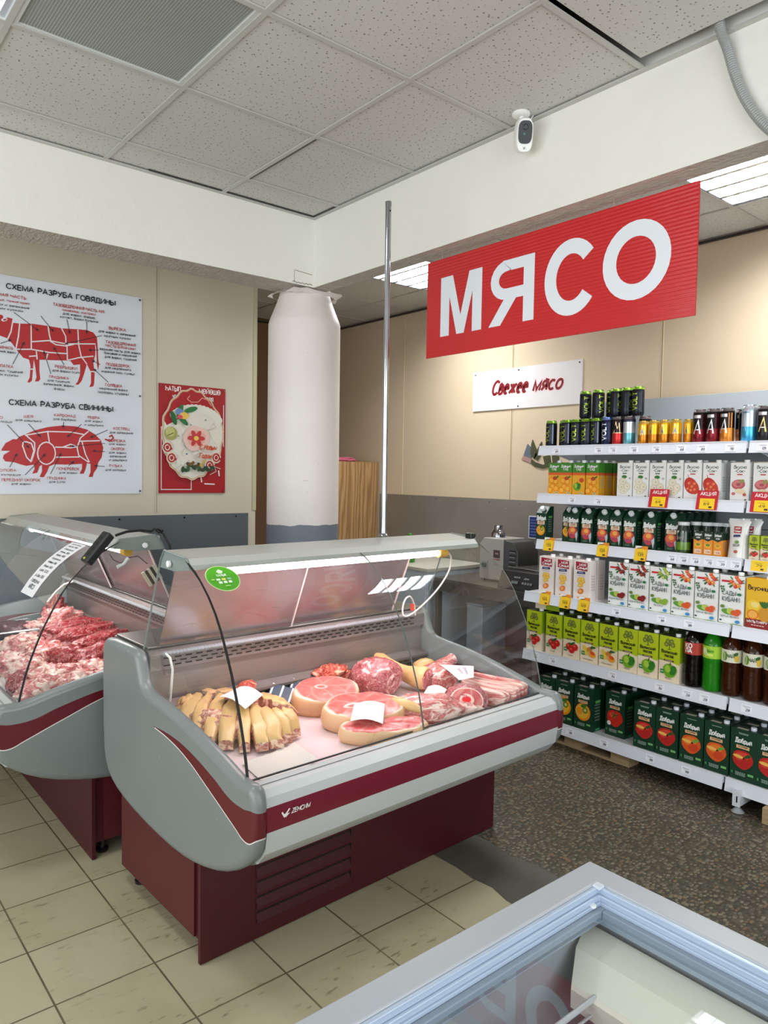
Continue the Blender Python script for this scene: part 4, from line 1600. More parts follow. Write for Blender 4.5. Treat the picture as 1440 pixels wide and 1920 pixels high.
# steel tray with dark meat at the far left
t = empty('steel_tray', in_case(case2, (c2(.98, 4.30)[0], c2(.98, 4.30)[1], .66)), 0)
tag(t, 'shallow steel tray of dark meat at the far end of the left case', 'tray')
mb = MB()
mb.prism([(-.13, .05), (-.11, .0), (.11, .0), (.13, .05), (.126, .052), (.107, .004), (-.107, .004), (-.126, .052)], -.16, .16, 'y', (176, 178, 180))
mb.tube([(-.13, -.16, .05), (.13, -.16, .05), (.13, .16, .05), (-.13, .16, .05), (-.13, -.16, .05)], .005, 8, (200, 202, 204))
mb.build('tray_pan', M_METAL, t, recalc=True)
o = blob_mesh((.09, .12, .04), 140, .18).build('dark_meat', meat_mat('dark_liver', (96, 44, 48), (70, 28, 34), (130, 84, 84), 10, .68), None, smooth=60)
o.location = in_case(case2, (c2(.98, 4.30)[0], c2(.98, 4.30)[1], .666))
tag(o, 'dark brown-red meat lying in the steel tray of the left case', 'meat')
# ================================================================== DRINKS SHELVES
SHELVES = [  # front lip x, surface z, lip height
    (3.60, 1.743, .052), (3.60, 1.456, .052), (3.60, 1.176, .052), (3.50, .868, .054), (3.50, .518, .056), (3.49, .136, .058)]
XB = 4.06


def shelving(y0, y1, label, feet=(1,)):
    t = empty('shelving_unit', (3.8, (y0 + y1) / 2, 0))
    oy = (y0 + y1) / 2
    tag(t, label, 'shelving', 'white metal shelving bays')
    h = (y1 - y0) / 2 - .003
    for k in range(5):
        mb = MB()
        z0 = [.10, .50, .90, 1.30, 1.66][k]
        z1 = [.497, .897, 1.297, 1.657, 2.04][k]
        mb.box(XB - 3.8, XB - 3.8 + .012, -h, h, z0, z1)
        mb.build('back_panel', M_SHELFGREY, t, bevel=.002)
    for s in (-1, 1):
        mb = MB()
        mb.box(XB - 3.8 + .014, XB - 3.8 + .06, s * (h - .031) - .028, s * (h - .031) + .028, 0.02, 2.04)
        mb.build('upright', M_SHELFGREY, t)
    for k, (x, z, lip) in enumerate(SHELVES):
        mb = MB()
        xf = x - 3.8
        mb.prism([(xf, z), (XB - 3.8, z), (XB - 3.8, z - .022), (xf + .02, z - .022), (xf + .02, z - .03), (xf, z - .03)], -h, h, 'y')
        sh = mb.build('shelf', M_SHELF, t, recalc=True)
        mb = MB()
        # slanting ticket rail
        mb.prism([(xf - .004, z + .004), (xf + .004, z + .004), (xf - .008, z - lip), (xf - .016, z - lip)], -h + .002, h - .002, 'y', (226, 231, 240))
        mb.prism([(xf - .006, z + .006), (xf - .001, z + .006), (xf - .001, z + .002), (xf - .006, z + .002)], -h + .002, h - .002, 'y', (240, 243, 248))
        mb.build('price_rail', M_PLASTIC, sh, recalc=True)
        for s in (-1, 1):
            mb = MB()
            yy = s * (h - .006)
            mb.prism([(XB - 3.8, z - .002), (xf + .05, z - .002), (xf + .05, z - .022), (XB - 3.8, z - .11)], yy - .0015, yy + .0015, 'y')
            mb.build('bracket', M_SHELF, sh, recalc=True)
    for s in feet:
        mb = MB()
        yy = s * (h - .07)
        mb.box(-.345, .26, yy - .018, yy - .015, .034, .105, mi=0)
        mb.box(-.345, .26, yy + .015, yy + .018, .034, .105, mi=0)
        mb.box(-.348, -.345, yy - .018, yy + .018, .030, .105, mi=0)
        mb.box(-.349, -.3479, yy - .006, yy + .0, .05, .08, mi=1)
        ft = mb.build('base_foot', [M_SHELF, M_BLACK], t)
        mb = MB()
        mb.lathe([(.03, 0), (.026, .004), (.014, .016), (.008, .02), (.008, .06)], 16, (-.325, yy, 0), 'z')
        mb.build('levelling_pad', M_SHELFGREY, ft, smooth=30)
    return t


bay1 = shelving(1.60, 2.85, 'white shelving bay stocked with drinks, the wide one beside the meat case')
bay2 = shelving(.35, 1.597, 'white shelving bay cut off by the right edge of the photo')

# pallets under the shelves
M_WOOD = NT('rough_pallet_wood')
_v = M_WOOD.obj()
_mp = M_WOOD.n('ShaderNodeMapping', None, Vector=_v)
_mp.inputs['Scale'].default_value = (14, 1.2, 14)
M_WOOD.base(M_WOOD.mix(M_WOOD.noise(_mp.outputs[0], 4, 5.0), lin((150, 124, 88)), lin((196, 172, 132))), 0.8)
M_WOOD = M_WOOD.m


def pallet(x, y, label):
    t = empty('wooden_pallet', (x, y, 0))
    tag(t, label, 'pallet')
    for k in range(4):
        mb = MB()
        mb.box(k * .14, k * .14 + .10, -.40, .0, .062, .078)
        mb.build('deck_board', M_WOOD, t)
    for yy in (-.40, -.21, -.07):
        mb = MB()
        mb.box(.0, .5, yy, yy + .07, .016, .062)
        mb.build('block', M_WOOD, t)
    for k in range(2):
        mb = MB()
        mb.box(k * .4, k * .4 + .10, -.40, .0, 0.0, .016)
        mb.build('bottom_board', M_WOOD, t)
    return t


p = pallet(3.53, 2.78, 'wooden pallet on the floor under the left end of the drinks shelves')
p.scale = (1, 1.62, .94)
p2 = pallet(3.44, 1.40, 'wooden pallet standing under the right shelving bay at the photo edge')
p2.scale = (1, 1.6, .94)

# ------------------------------------------------------------------ packaging prototypes (front faces -Y, base centre at the origin)
DKG, MIDG, CREAM, WHITE, LIME = (16, 58, 38), (34, 96, 56), (240, 224, 196), (242, 243, 240), (182, 200, 26)
LEAF, RED, ORANGE, YEL, TAN = (64, 128, 44), (206, 44, 32), (240, 140, 30), (246, 190, 40), (232, 186, 140)


def fruit_orange(a, x, y, r):
    a.ell(x, y, r, r, (238, 150, 24))
    a.ell(x - r * .05, y + r * .05, r * .82, r * .8, (250, 190, 50))
    a.ell(x - r * .45, y + r * .05, r * .55, r * .55, (244, 200, 110))
    a.ell(x - r * .45, y + r * .05, r * .45, r * .45, (246, 160, 30))
    a.ell(x + r * .3, y + r * .25, r * .36, r * .36, (110, 140, 40))
    a.ell(x + r * .3, y + r * .25, r * .18, r * .18, (206, 214, 130))
    a.ell(x + r * .1, y + r * .72, r * .4, r * .2, LEAF, .3)


def fruit_peach(a, x, y, r, nect=False):
    a.ell(x, y, r, r * .92, (196, 40, 36) if nect else (226, 92, 36), 0, 20, .04)
    a.ell(x - r * .1, y + r * .28, r * .7, r * .42, (222, 74, 54) if nect else (240, 130, 44), .2)
    a.ell(x - r * .42, y + r * .22, r * .52, r * .16, (250, 196, 90), -.1)
    a.ell(x + r * .12, y + r * .1, r * .12, r * .14, (70, 30, 20))
    a.ell(x + r * .25, y - r * .3, r * .5, r * .4, (190, 40, 36) if nect else (216, 72, 34), .3)
    a.ell(x + r * .48, y + r * .42, r * .34, r * .15, (40, 92, 40) if nect else (104, 170, 70), .5)


def fruit_tomato(a, x, y, r):
    a.ell(x, y, r, r * .9, (206, 40, 26), 0, 20, .05)
    a.ell(x - r * .2, y + r * .3, r * .5, r * .3, (228, 84, 58))
    for k in range(5):
        an = k * 1.257 + .3
        a.ell(x + math.cos(an) * r * .24, y + r * .32 + math.sin(an) * r * .18, r * .26, r * .06, (30, 84, 30), an)
    a.ell(x - r * .7, y - r * .66, r * .25, r * .25, (228, 230, 226))


def fruit_apple(a, x, y, r):
    a.ell(x, y, r, r * .95, (112, 168, 34), 0, 20, .05)
    a.ell(x + r * .45, y + r * .1, r * .5, r * .7, (48, 124, 36), -.4)
    a.ell(x - r * .3, y + r * .2, r * .4, r * .5, (168, 204, 70), .3)
    a.line([(x, y + r * .7), (x + r * .1, y + r * 1.15)], r * .12, (80, 60, 30))


def fruit_tomatoes(a, x, y, r):
    for dx, dy in ((-.55, .2), (.6, .25), (0, -.25)):
        a.ell(x + dx * r, y + dy * r, r * .55, r * .52, (204, 34, 28))
        a.ell(x + dx * r - r * .12, y + dy * r + r * .15, r * .22, r * .16, (232, 96, 78))
    a.ell(x + r * .1, y + r * .75, r * .55, r * .16, (36, 96, 40), .5)
    a.ell(x - r * .2, y + r * .65, r * .4, r * .12, (36, 96, 40), -.5)


def fruit_mix(a, x, y, r):
    a.ell(x - r * .75, y + r * .2, r * .3, r * .8, (236, 206, 60), .35)
    a.ell(x, y + r * .45, r * .48, r * .36, (206, 130, 54), .4)
    a.ell(x + r * .45, y - r * .25, r * .62, r * .48, (242, 158, 34), -.3)
    a.ell(x + r * .5, y - r * .05, r * .42, r * .26, (222, 84, 40), -.3)
    for dx in (.3, .55, .8):
        a.ell(x + dx * r, y + r * .8, r * .34, r * .1, (44, 96, 44), 1.2 - dx)


def fruit_cluster(a, x, y, r, cols, seed=0, leaves=True):
    q = random.Random(seed)
    if leaves:
        for k in range(9):
            an = q.uniform(0, 6.28)
            a.ell(x + math.cos(an) * r * 1.0, y + math.sin(an) * r * .9, r * .34, r * .1, (58, 116, 52), an)
    for k in range(11):
        an, rr = q.uniform(0, 6.28), q.uniform(.1, .85) * r
        c = cols[k % len(cols)]
        a.ell(x + math.cos(an) * rr, y + math.sin(an) * rr, r * .3, r * .28, c)
        a.ell(x + math.cos(an) * rr - r * .07, y + math.sin(an) * rr + r * .08, r * .12, r * .1, tuple(min(255, v + 50) for v in c))


def microtext(a, x, y, w, rows, col, h=.0022, gap=.0045):
    for k in range(rows):
        ww = w * (1 - .12 * (k % 2))
        a.layer()
        n = 5
        for i in range(n):
            x0 = x - ww / 2 + ww * i / n
            a.poly([(x0, y - k * gap), (x0 + ww / n * .78, y - k * gap), (x0 + ww / n * .78, y - k * gap + h), (x0, y - k * gap + h)], col, False)


def art_front(kind, w, h):
    """front artwork, origin at bottom centre"""
    a = Art()
    k0 = kind.split(':')
    v = k0[1] if len(k0) > 1 else ''
    kind = k0[0]
    if kind == 'big':
        microtext(a, 0, .925 * h, .4 * w, 1 if v != 'nect' else 2, (190, 214, 196))
        a.text('Добрый', .0, .74 * h, .085 * h, (236, 240, 236), .62 * w, .24)
        a.rect(-.27 * w, .625 * h, .24 * w, .69 * h, TAN)
        a.text({'orange': '100%', 'tomato': 'СОК С СОЛЬЮ', 'peach': 'ИЗ СОЧНЫХ', 'nect': 'ИЗ СОЧНЫХ'}[v], -.015 * w, .652 * h, .026 * h, (70, 50, 30), .36 * w, .2)
        f = {'orange': fruit_orange, 'tomato': fruit_tomato, 'peach': fruit_peach}.get(v)
        if v == 'nect':
            fruit_peach(a, .0, .42 * h, .40 * w, True)
        else:
            f(a, .0, .42 * h, .41 * w)
        microtext(a, -.06 * w, .15 * h, .42 * w, 4, (176, 200, 184))
        a.rect(.22 * w, .13 * h, .44 * w, .175 * h, (120, 190, 110))
        a.rect(-.42 * w, .11 * h, -.36 * w, .16 * h, (70, 150, 80))
    elif kind == 'slim':
        a.text('Добрый', .0, .60 * h, .115 * h, (238, 242, 238), .86 * w, .24)
        a.rect(-.38 * w, .46 * h, .34 * w, .57 * h, (236, 206, 178))
        a.text('100%', 0, .52 * h, .035 * h, (80, 40, 30), .4 * w, .22)
        microtext(a, 0, .49 * h, .5 * w, 1, (150, 90, 70))
        if v == 'orange':
            fruit_orange(a, -.02 * w, .29 * h, .42 * w)
        else:
            a.ell(-.03 * w, .30 * h, .42 * w, .17 * h, (200, 66, 72), 0, 20, .04)
            a.ell(-.08 * w, .35 * h, .34 * w, .12 * h, (226, 106, 70))
            a.ell(-.02 * w, .37 * h, .2 * w, .06 * h, (246, 176, 84))
            a.ell(-.12 * w, .21 * h, .2 * w, .05 * h, (176, 70, 104))
            a.poly([(.2 * w, .26 * h), (.42 * w, .34 * h), (.44 * w, .22 * h), (.34 * w, .04 * h)], (190, 204, 214))
            microtext(a, -.1 * w, .09 * h, .4 * w, 2, (120, 160, 140))
    elif kind == 'posad':
        a.poly([(-.5 * w, .50 * h), (-.2 * w, .47 * h), (.5 * w, .40 * h), (.5 * w, h), (-.5 * w, h)], LIME)
        for dx, dy, r in ((0, .855, .16), (-.16, .82, .11), (.16, .82, .11), (-.09, .89, .1), (.1, .89, .1)):
            a.ell(dx * w, dy * h, r * w, .055 * h, (104, 104, 48))
            a.ell(dx * w, dy * h, r * .62 * w, .034 * h, (140, 162, 46))
        a.line([(0, .72 * h), (0, .84 * h)], .03 * w, (74, 70, 40))
        a.line([(-.1 * w, .715 * h), (.1 * w, .715 * h)], .02 * w, (74, 70, 40))
        a.text('Волжский', 0, .625 * h, .065 * h, (40, 46, 20), .74 * w, .22)
        a.text('посад', 0, .545 * h, .062 * h, (40, 46, 20), .42 * w, .22)
        a.rect(-.24 * w, .455 * h, .24 * w, .488 * h, (84, 34, 36))
        microtext(a, 0, .466 * h, .36 * w, 1, (220, 200, 190), .003)
        {'tomato': fruit_tomatoes, 'mix': fruit_mix, 'apple': fruit_apple}[v](a, .06 * w, .255 * h, .33 * w)
        a.rect(-.40 * w, .17 * h, -.22 * w, .26 * h, (52, 134, 62))
        a.text('100%', -.31 * w, .205 * h, .022 * h, WHITE, .13 * w, .2)
        a.text({'tomato': 'Томат', 'mix': 'Мультифрукт', 'apple': 'Яблоко'}[v], 0, .07 * h, .03 * h, (110, 80, 60), (.6 if v == 'mix' else .3) * w, .16)
    elif kind == 'sady':
        cols = {'cherry': [(140, 30, 34), (110, 36, 30), (168, 52, 40)], 'apple': [(150, 176, 60), (110, 150, 50), (190, 196, 96)], 'peach': [(226, 92, 40), (236, 140, 50), (206, 52, 36)]}[v]
        fruit_cluster(a, .16 * w, .86 * h, .27 * w, cols, 3)
        a.rect(-.40 * w, .86 * h, -.08 * w, .90 * h, (204, 34, 44))
        for k in range(5):
            a.ell(-.42 * w + .03 * w * k, (.76 - .05 * (k % 3)) * h, .05 * w, .016 * h, (60, 110, 60), 1 + k)
        a.text('САДЫ', -.08 * w, .60 * h, .082 * h, (52, 66, 74), .54 * w, .13)
        a.text('КУБАНИ', 0, .475 * h, .088 * h, (52, 66, 74), .70 * w, .13)
        a.ell(.33 * w, .63 * h, .09 * w, .03 * h, (40, 124, 74))
        a.ell(-.33 * w, .36 * h, .09 * w, .035 * h, (110, 140, 60))
        a.ell(-.13 * w, .26 * h, .24 * w, .055 * h, (96, 160, 56), -.2)
        a.ell(-.02 * w, .28 * h, .13 * w, .06 * h, (190, 206, 96), .3)
        for dx, dy in ((.14, .25), (.30, .28), (.25, .24)):
            a.ell(dx * w, dy * h, .13 * w, .052 * h, cols[0] if v != 'apple' else (140, 180, 60))
        a.text({'cherry': 'ВИШНЯ-ЯБЛОКО', 'apple': 'ЯБЛОКО', 'peach': 'ПЕРСИК-ЯБЛОКО'}[v], -.02 * w, .145 * h, .035 * h, (110, 110, 112), (.44 if v == 'apple' else .74) * w, .16)
        a.ell(.30 * w, .075 * h, .10 * w, .035 * h, (62, 140, 196))
        a.ell(-.38 * w, .08 * h, .05 * w, .018 * h, (60, 64, 66))
        a.poly([(-.5 * w, 0), (.5 * w, 0), (.5 * w, .02 * h), (.2 * w, .03 * h), (-.1 * w, .016 * h), (-.5 * w, .03 * h)], (104, 148, 66))
    elif kind == 'vkusno':
        a.text('Вкусно', 0, .855 * h, .075 * h, (44, 84, 58), .66 * w, .17, .12)
        a.text('-Сок-', 0, .755 * h, .07 * h, (44, 84, 58), .54 * w, .18)
        a.rect(-.14 * w, .685 * h, .14 * w, .715 * h, (64, 120, 70) if v == 'pear' else (196, 60, 54))
        if v == 'pear':
            a.ell(-.02 * w, .60 * h, .17 * w, .05 * h, (58, 124, 44))
            for dx, dy, rx, ry in ((-.12, .46, .24, .11), (-.22, .30, .2, .09), (.18, .32, .22, .12), (-.02, .18, .26, .08)):
                a.ell(dx * w, dy * h, rx * w, ry * h, (222, 214, 188), .2)
                a.ell(dx * w, dy * h, rx * .8 * w, ry * .78 * h, (236, 230, 206), .2)
                a.ell((dx + .03) * w, dy * h, .03 * w, .012 * h, (120, 96, 60))
            a.ell(.36 * w, .56 * h, .07 * w, .03 * h, (176, 184, 176))
        elif v == 'tomato':
            a.ell(-.08 * w, .38 * h, .36 * w, .24 * h, (196, 44, 30), .5)
            a.ell(.06 * w, .34 * h, .30 * w, .2 * h, (210, 62, 40), .5)
            for dx, dy in ((-.2, .45), (-.02, .36), (.12, .44), (-.08, .26), (.14, .28), (-.26, .30)):
                a.ell(dx * w, dy * h, .08 * w, .035 * h, (236, 130, 80), .4)
            a.line([(-.2 * w, .6 * h), (-.26 * w, .68 * h)], .03 * w, (196, 60, 40))
        else:
            a.ell(-.06 * w, .44 * h, .36 * w, .13 * h, (190, 96, 96), .1)
            a.ell(-.1 * w, .46 * h, .26 * w, .09 * h, (214, 130, 126))
            a.ell(.12 * w, .52 * h, .14 * w, .05 * h, (150, 150, 80), .5)
            a.ell(-.05 * w, .44 * h, .12 * w, .04 * h, (176, 76, 90))
            a.ell(.06 * w, .26 * h, .28 * w, .07 * h, (236, 220, 180), -.2)
            a.ell(-.3 * w, .2 * h, .1 * w, .04 * h, (204, 110, 100))
            a.ell(.28 * w, .18 * h, .09 * w, .04 * h, (196, 80, 70))
        a.ell(.34 * w, .05 * h, .05 * w, .015 * h, (40, 44, 42))
    elif kind == 'divny':
        a.rect(-.5 * w, .70 * h, .5 * w, h, (66, 138, 44))
        a.rect(-.5 * w, .62 * h, .5 * w, .70 * h, (226, 92, 40))
        a.text('Дивный', 0, .865 * h, .07 * h, WHITE, .74 * w, .22)
        a.text('САД', 0, .775 * h, .075 * h, WHITE, .36 * w, .22)
        if v == 'apple':
            fruit_apple(a, -.1 * w, .27 * h, .3 * w)
            a.ell(.26 * w, .47 * h, .18 * w, .07 * h, (214, 70, 40))
        else:
            for dx, dy in ((-.22, .45), (.16, .42), (-.1, .25), (.2, .2), (-.3, .15)):
                a.ell(dx * w, dy * h, .22 * w, .1 * h, (240, 140, 24))
                a.ell(dx * w, dy * h, .16 * w, .07 * h, (250, 186, 60))
            a.ell(.1 * w, .52 * h, .16 * w, .06 * h, (190, 60, 40))
            a.ell(.3 * w, .56 * h, .14 * w, .025 * h, (60, 110, 40), .6)
        a.ell(.24 * w, .07 * h, .1 * w, .035 * h, WHITE)
        a.ell(.24 * w, .07 * h, .07 * w, .025 * h, (110, 160, 50))
    elif kind == 'semya':
        a.poly([(-.37 * w, .76 * h), (.37 * w, .74 * h), (.36 * w, .95 * h), (-.37 * w, .97 * h)], (170, 26, 54))
        a.text('МОЯ', .06 * w, .865 * h, .055 * h, WHITE, .40 * w, .24)
        a.text('Семья', .02 * w, .785 * h, .065 * h, WHITE, .6 * w, .24)
        a.poly([(-.3 * w, .655 * h), (.24 * w, .665 * h), (.24 * w, .73 * h), (-.26 * w, .72 * h)], (58, 62, 108))
        microtext(a, -.03 * w, .685 * h, .3 * w, 1, (206, 208, 224), .004)
        microtext(a, 0, .62 * h, .5 * w, 2, (180, 170, 172))
        for dx, dy in ((0, .50), (-.12, .47), (.12, .47), (0, .43), (-.08, .53), (.1, .53), (.02, .38), (-.06, .36)):
            a.ell(dx * w, dy * h, .13 * w, .048 * h, (238, 186, 60))
            a.ell(dx * w, dy * h, .08 * w, .03 * h, (248, 210, 110))
        a.ell(0, .22 * h, .19 * w, .07 * h, (226, 120, 50), .5)
        a.ell(-.02 * w, .22 * h, .1 * w, .04 * h, (246, 180, 100), .5)
        a.rect(-.2 * w, .04 * h, .2 * w, .07 * h, (236, 150, 70))
    elif kind == 'vkusnica':
        a.rect(-.5 * w, 0, .5 * w, .19 * h, (140, 30, 24))
        a.text('Вкусница', 0, .78 * h, .085 * h, (70, 34, 24), .84 * w, .2)
        a.line([(-.3 * w, .72 * h), (-.1 * w, .685 * h), (.15 * w, .69 * h), (.35 * w, .73 * h)], .03 * w, (240, 200, 60))
        a.ell(-.2 * w, .46 * h, .26 * w, .11 * h, (250, 206, 60))
        a.ell(-.14 * w, .48 * h, .16 * w, .06 * h, (248, 226, 130))
        a.ell(-.22 * w, .28 * h, .22 * w, .1 * h, (236, 130, 30))
        a.ell(-.22 * w, .28 * h, .17 * w, .075 * h, (248, 180, 80))
        a.ell(.22 * w, .3 * h, .22 * w, .15 * h, (214, 150, 40))
        for k in range(5):
            a.ell(.22 * w + (k - 2) * .06 * w, .5 * h, .04 * w, .07 * h, (50, 110, 40), (2 - k) * .25)
        a.text('МУЛЬТИФРУТ', 0, .115 * h, .045 * h, WHITE, .84 * w, .2)
        microtext(a, 0, .06 * h, .5 * w, 1, (230, 190, 180), .004)
    elif kind == 'mini':
        a.rect(-.5 * w, .70 * h, .5 * w, h, (22, 52, 36))
        a.poly([(-.5 * w, .70 * h), (0, .62 * h), (.5 * w, .72 * h)], (22, 52, 36))
        a.text('Добрый', 0, .86 * h, .09 * h, WHITE, .7 * w, .2)
        a.text('сок', 0, .74 * h, .08 * h, WHITE, .4 * w, .2)
        a.ell(0, .45 * h, .36 * w, .1 * h, (246, 186, 60))
        a.ell(0, .47 * h, .22 * w, .06 * h, (110, 140, 50) if v == 'a' else (200, 150, 50))
        a.rect(-.36 * w, .1 * h, .36 * w, .27 * h, (240, 210, 180))
        a.text('сок', .05 * w, .15 * h, .07 * h, (196, 60, 50), .4 * w, .2)
    return a


def carton(name, kind, w, d, h, body, top, cap, slant=False, capside=1, side_cols=None):
    """juice carton with printed front; returns the mesh object (cap is its child)"""
    mb = MB()
    side_cols = side_cols or [(h, body)]
    if slant:
        hf = h * .80
        prof = [(-d / 2, 0), (d / 2, 0), (d / 2, h), (d * .05, h), (-d / 2, hf)]
        mb.prism(prof[::-1], -w / 2, w / 2, 'x', body)
        front_h = hf
    else:
        z = 0
        for zz, c in side_cols:
            mb.box(-w / 2, w / 2, -d / 2, d / 2, z, zz, c)
            z = zz
        mb.box(-w / 2 + .001, w / 2 - .001, -d / 2 + .001, d / 2 - .001, h - .002, h + .0004, top)
        # folded seam on the top
        mb.box(-w / 2 + .004, w / 2 - .004, -.004, .003, h, h + .003, tuple(int(v * .85) for v in top))
        mb.box(-w * .30, w * .12, -d / 2 + .006, -d * .22, h, h + .0012, (196, 190, 170) if kind.startswith('big') else top)
        front_h = h
    art_front(kind, w, front_h if not slant else h).emit(mb, lambda x, y, dd: (x, -d / 2 - dd, y), .00022)
    # right-hand side print
    a = Art()
    for k in range(6):
        microtext(a, 0, h * (.62 - k * .07), d * .55, 2, (150, 160, 150) if sum(body) < 300 else (170, 172, 170))
    if kind.startswith('big') or kind.startswith('slim'):
        a.rect(-d * .25, h * .66, d * .25, h * .72, (96, 170, 90))
        a.rect(-d * .2, h * .02, d * .25, h * .07, (60, 140, 80))
    a.emit(mb, lambda x, y, dd: (w / 2 + dd, x, y), .00022)
    o = mb.build(name, M_PRINT, None, recalc=False)
    md = MB()
    if slant:
        n = Vector((0, -(h - hf), d * .55)).normalized()
        c = Vector((0, -d * .22, (hf + h) / 2 + .001))
        t1 = Vector((1, 0, 0))
        t2 = n.cross(t1)
        vs, fs = [], []
        pr = [(.0155, 0), (.0155, .016), (.013, .0185), (.008, .0185)]
        for r, z in pr:
            for k in range(16):
                an = 2 * PI * k / 16
                vs.append(c + t1 * r * math.cos(an) + t2 * r * math.sin(an) + n * z)
        for j in range(3):
            for k in range(16):
                k2 = (k + 1) % 16
                fs.append((j * 16 + k, j * 16 + k2, (j + 1) * 16 + k2, (j + 1) * 16 + k))
        fs.append(tuple(range(48, 64)))
        md.add(vs, fs, cap)
    else:
        r = .0135 if h > .16 else .006
        if r > .01:
            md.lathe([(r, 0), (r, .013), (r * .9, .0155)], 16, (capside * w * .26, -d * .16, h), 'z', cap)
        else:
            md.tube([(w * .25, -d * .2, h), (w * .25, d * .2, h + .001)], .002, 6, cap)
    md.build('cap' if (slant or h > .16) else 'straw', M_PLASTIC, o, smooth=40)
    return o


def wrap(fn_r, a0=0.0):
    """map flat art onto a vertical cylinder, facing -Y"""
    def f(x, y, d):
        r = fn_r + d
        th = -PI / 2 + x / fn_r + a0
        return (r * math.cos(th), r * math.sin(th), y)
    return f


def subdiv(a, m):
    """split art polygons so that they follow a curved surface"""
    out = []
    for pts, c, k in a.p:
        xs = [p[0] for p in pts]
        n = max(1, int((max(xs) - min(xs)) / m))
        if n == 1 or len(pts) != 4:
            out.append((pts, c, k))
            continue
        p0, p1, p2, p3 = pts
        # split along the longer direction
        l01 = math.dist(p0, p1)
        l12 = math.dist(p1, p2)
        for i in range(n):
            s, e = i / n, (i + 1) / n
            L = lambda a_, b_, q: (a_[0] + (b_[0] - a_[0]) * q, a_[1] + (b_[1] - a_[1]) * q)
            if l01 >= l12:
                out.append(([L(p0, p1, s), L(p0, p1, e), L(p3, p2, e), L(p3, p2, s)], c, k))
            else:
                out.append(([L(p0, p3, s), L(p1, p2, s), L(p1, p2, e), L(p0, p3, e)], c, k))
    a.p = out
    return a


def can(name, kind, r, h):
    mb = MB()
    v = kind.split(':')
    body = {'volt': (34, 38, 46), 'voltb': (24, 30, 62), 'burn': (36, 26, 26), 'burnblue': (60, 66, 84), 'gold': (232, 178, 36), 'dark': (30, 28, 30), 'adr': (28, 24, 26), 'adrblue': (24, 34, 74), 'silver': (190, 204, 216)}[v[0]]
    lid = {'volt': (130, 176, 60), 'voltb': (120, 150, 214), 'gold': (200, 170, 90), 'silver': (206, 214, 222)}.get(v[0], (120, 112, 112))
    mid, low = body, body
    if v[0] == 'burn':
        low, mid = (190, 44, 44), (206, 168, 130)
    if v[0] == 'burnblue':
        low, mid = (96, 160, 170), (190, 200, 206)
    if v[0] == 'gold':
        low = (190, 120, 24)
    if v[0] == 'adr':
        low = {'red': (120, 24, 34), 'orange': (200, 120, 40)}.get(v[1] if len(v) > 1 else '', (36, 32, 34))
    if v[0] == 'silver':
        low = (70, 160, 206)
    mb.lathe([(r * .78, 0, body), (r * .84, .003, body), (r, .012, low), (r, h * .30, low), (r, h * .42, low), (r, h * .45, mid), (r, h * .8, mid if v[0] != 'burn' else body), (r, h - .016, body), (r * .86, h - .004, lid)], 28, cap=True)
    a = Art()
    if v[0] in ('volt', 'voltb'):
        a.text('VOLT', .006, h * .5, .026, (150, 170, 60) if v[0] == 'volt' else (222, 226, 236), h * .62, .2, rot=PI / 2)
        a.rect(.026, h * .12, .034, h * .86, (86, 92, 104))
    elif v[0] == 'burn':
        a.poly([(-.016, h * .44), (-.004, h * .85), (.004, h * .6), (.016, h * .8), (.02, h * .44)], (236, 190, 140))
    elif v[0] == 'gold':
        a.poly([(-.012, h * .4), (-.002, h * .82), (.010, h * .74), (.014, h * .4), (.002, h * .33)], (206, 212, 226))
        a.poly([(-.008, h * .42), (0, h * .7), (.006, h * .42)], (90, 110, 160))
    elif v[0] in ('adr', 'adrblue'):
        a.line([(-.018, h * .28), (.004, h * .66), (.014, h * .28)], .007, (226, 222, 222) if v[-1] != 'gold' else (226, 196, 120))
        a.line([(-.014, h * .40), (.012, h * .40)], .004, (226, 222, 222))
        a.rect(-.022, h * .74, .016, h * .83, (196, 192, 192))
        if len(v) > 1 and v[1] != 'gold':
            a.rect(.022, h * .1, .040, h * .86, {'red': (112, 26, 38), 'orange': (196, 116, 40)}[v[1]])
    elif v[0] == 'silver':
        a.poly([(-.016, h * .3), (-.02, h * .7), (0, h * .78), (.012, h * .5), (.004, h * .3)], (150, 176, 196))
        a.rect(-.03, h * .78, .0, h * .82, (110, 130, 150))
    subdiv(a, .006).emit(mb, wrap(r + .0002, .12), .00015)
    o = mb.build(name, M_CAN, None, smooth=35)
    md = MB()
    md.lathe([(r * .86, h - .004), (r * .88, h), (r * .82, h), (r * .80, h - .004), (.002, h - .004)], 24, col=lid)
    md.box(-.006, .006, -.004, .014, h - .004, h - .001, lid)
    md.build('lid', M_METAL, o, smooth=40)
    return o


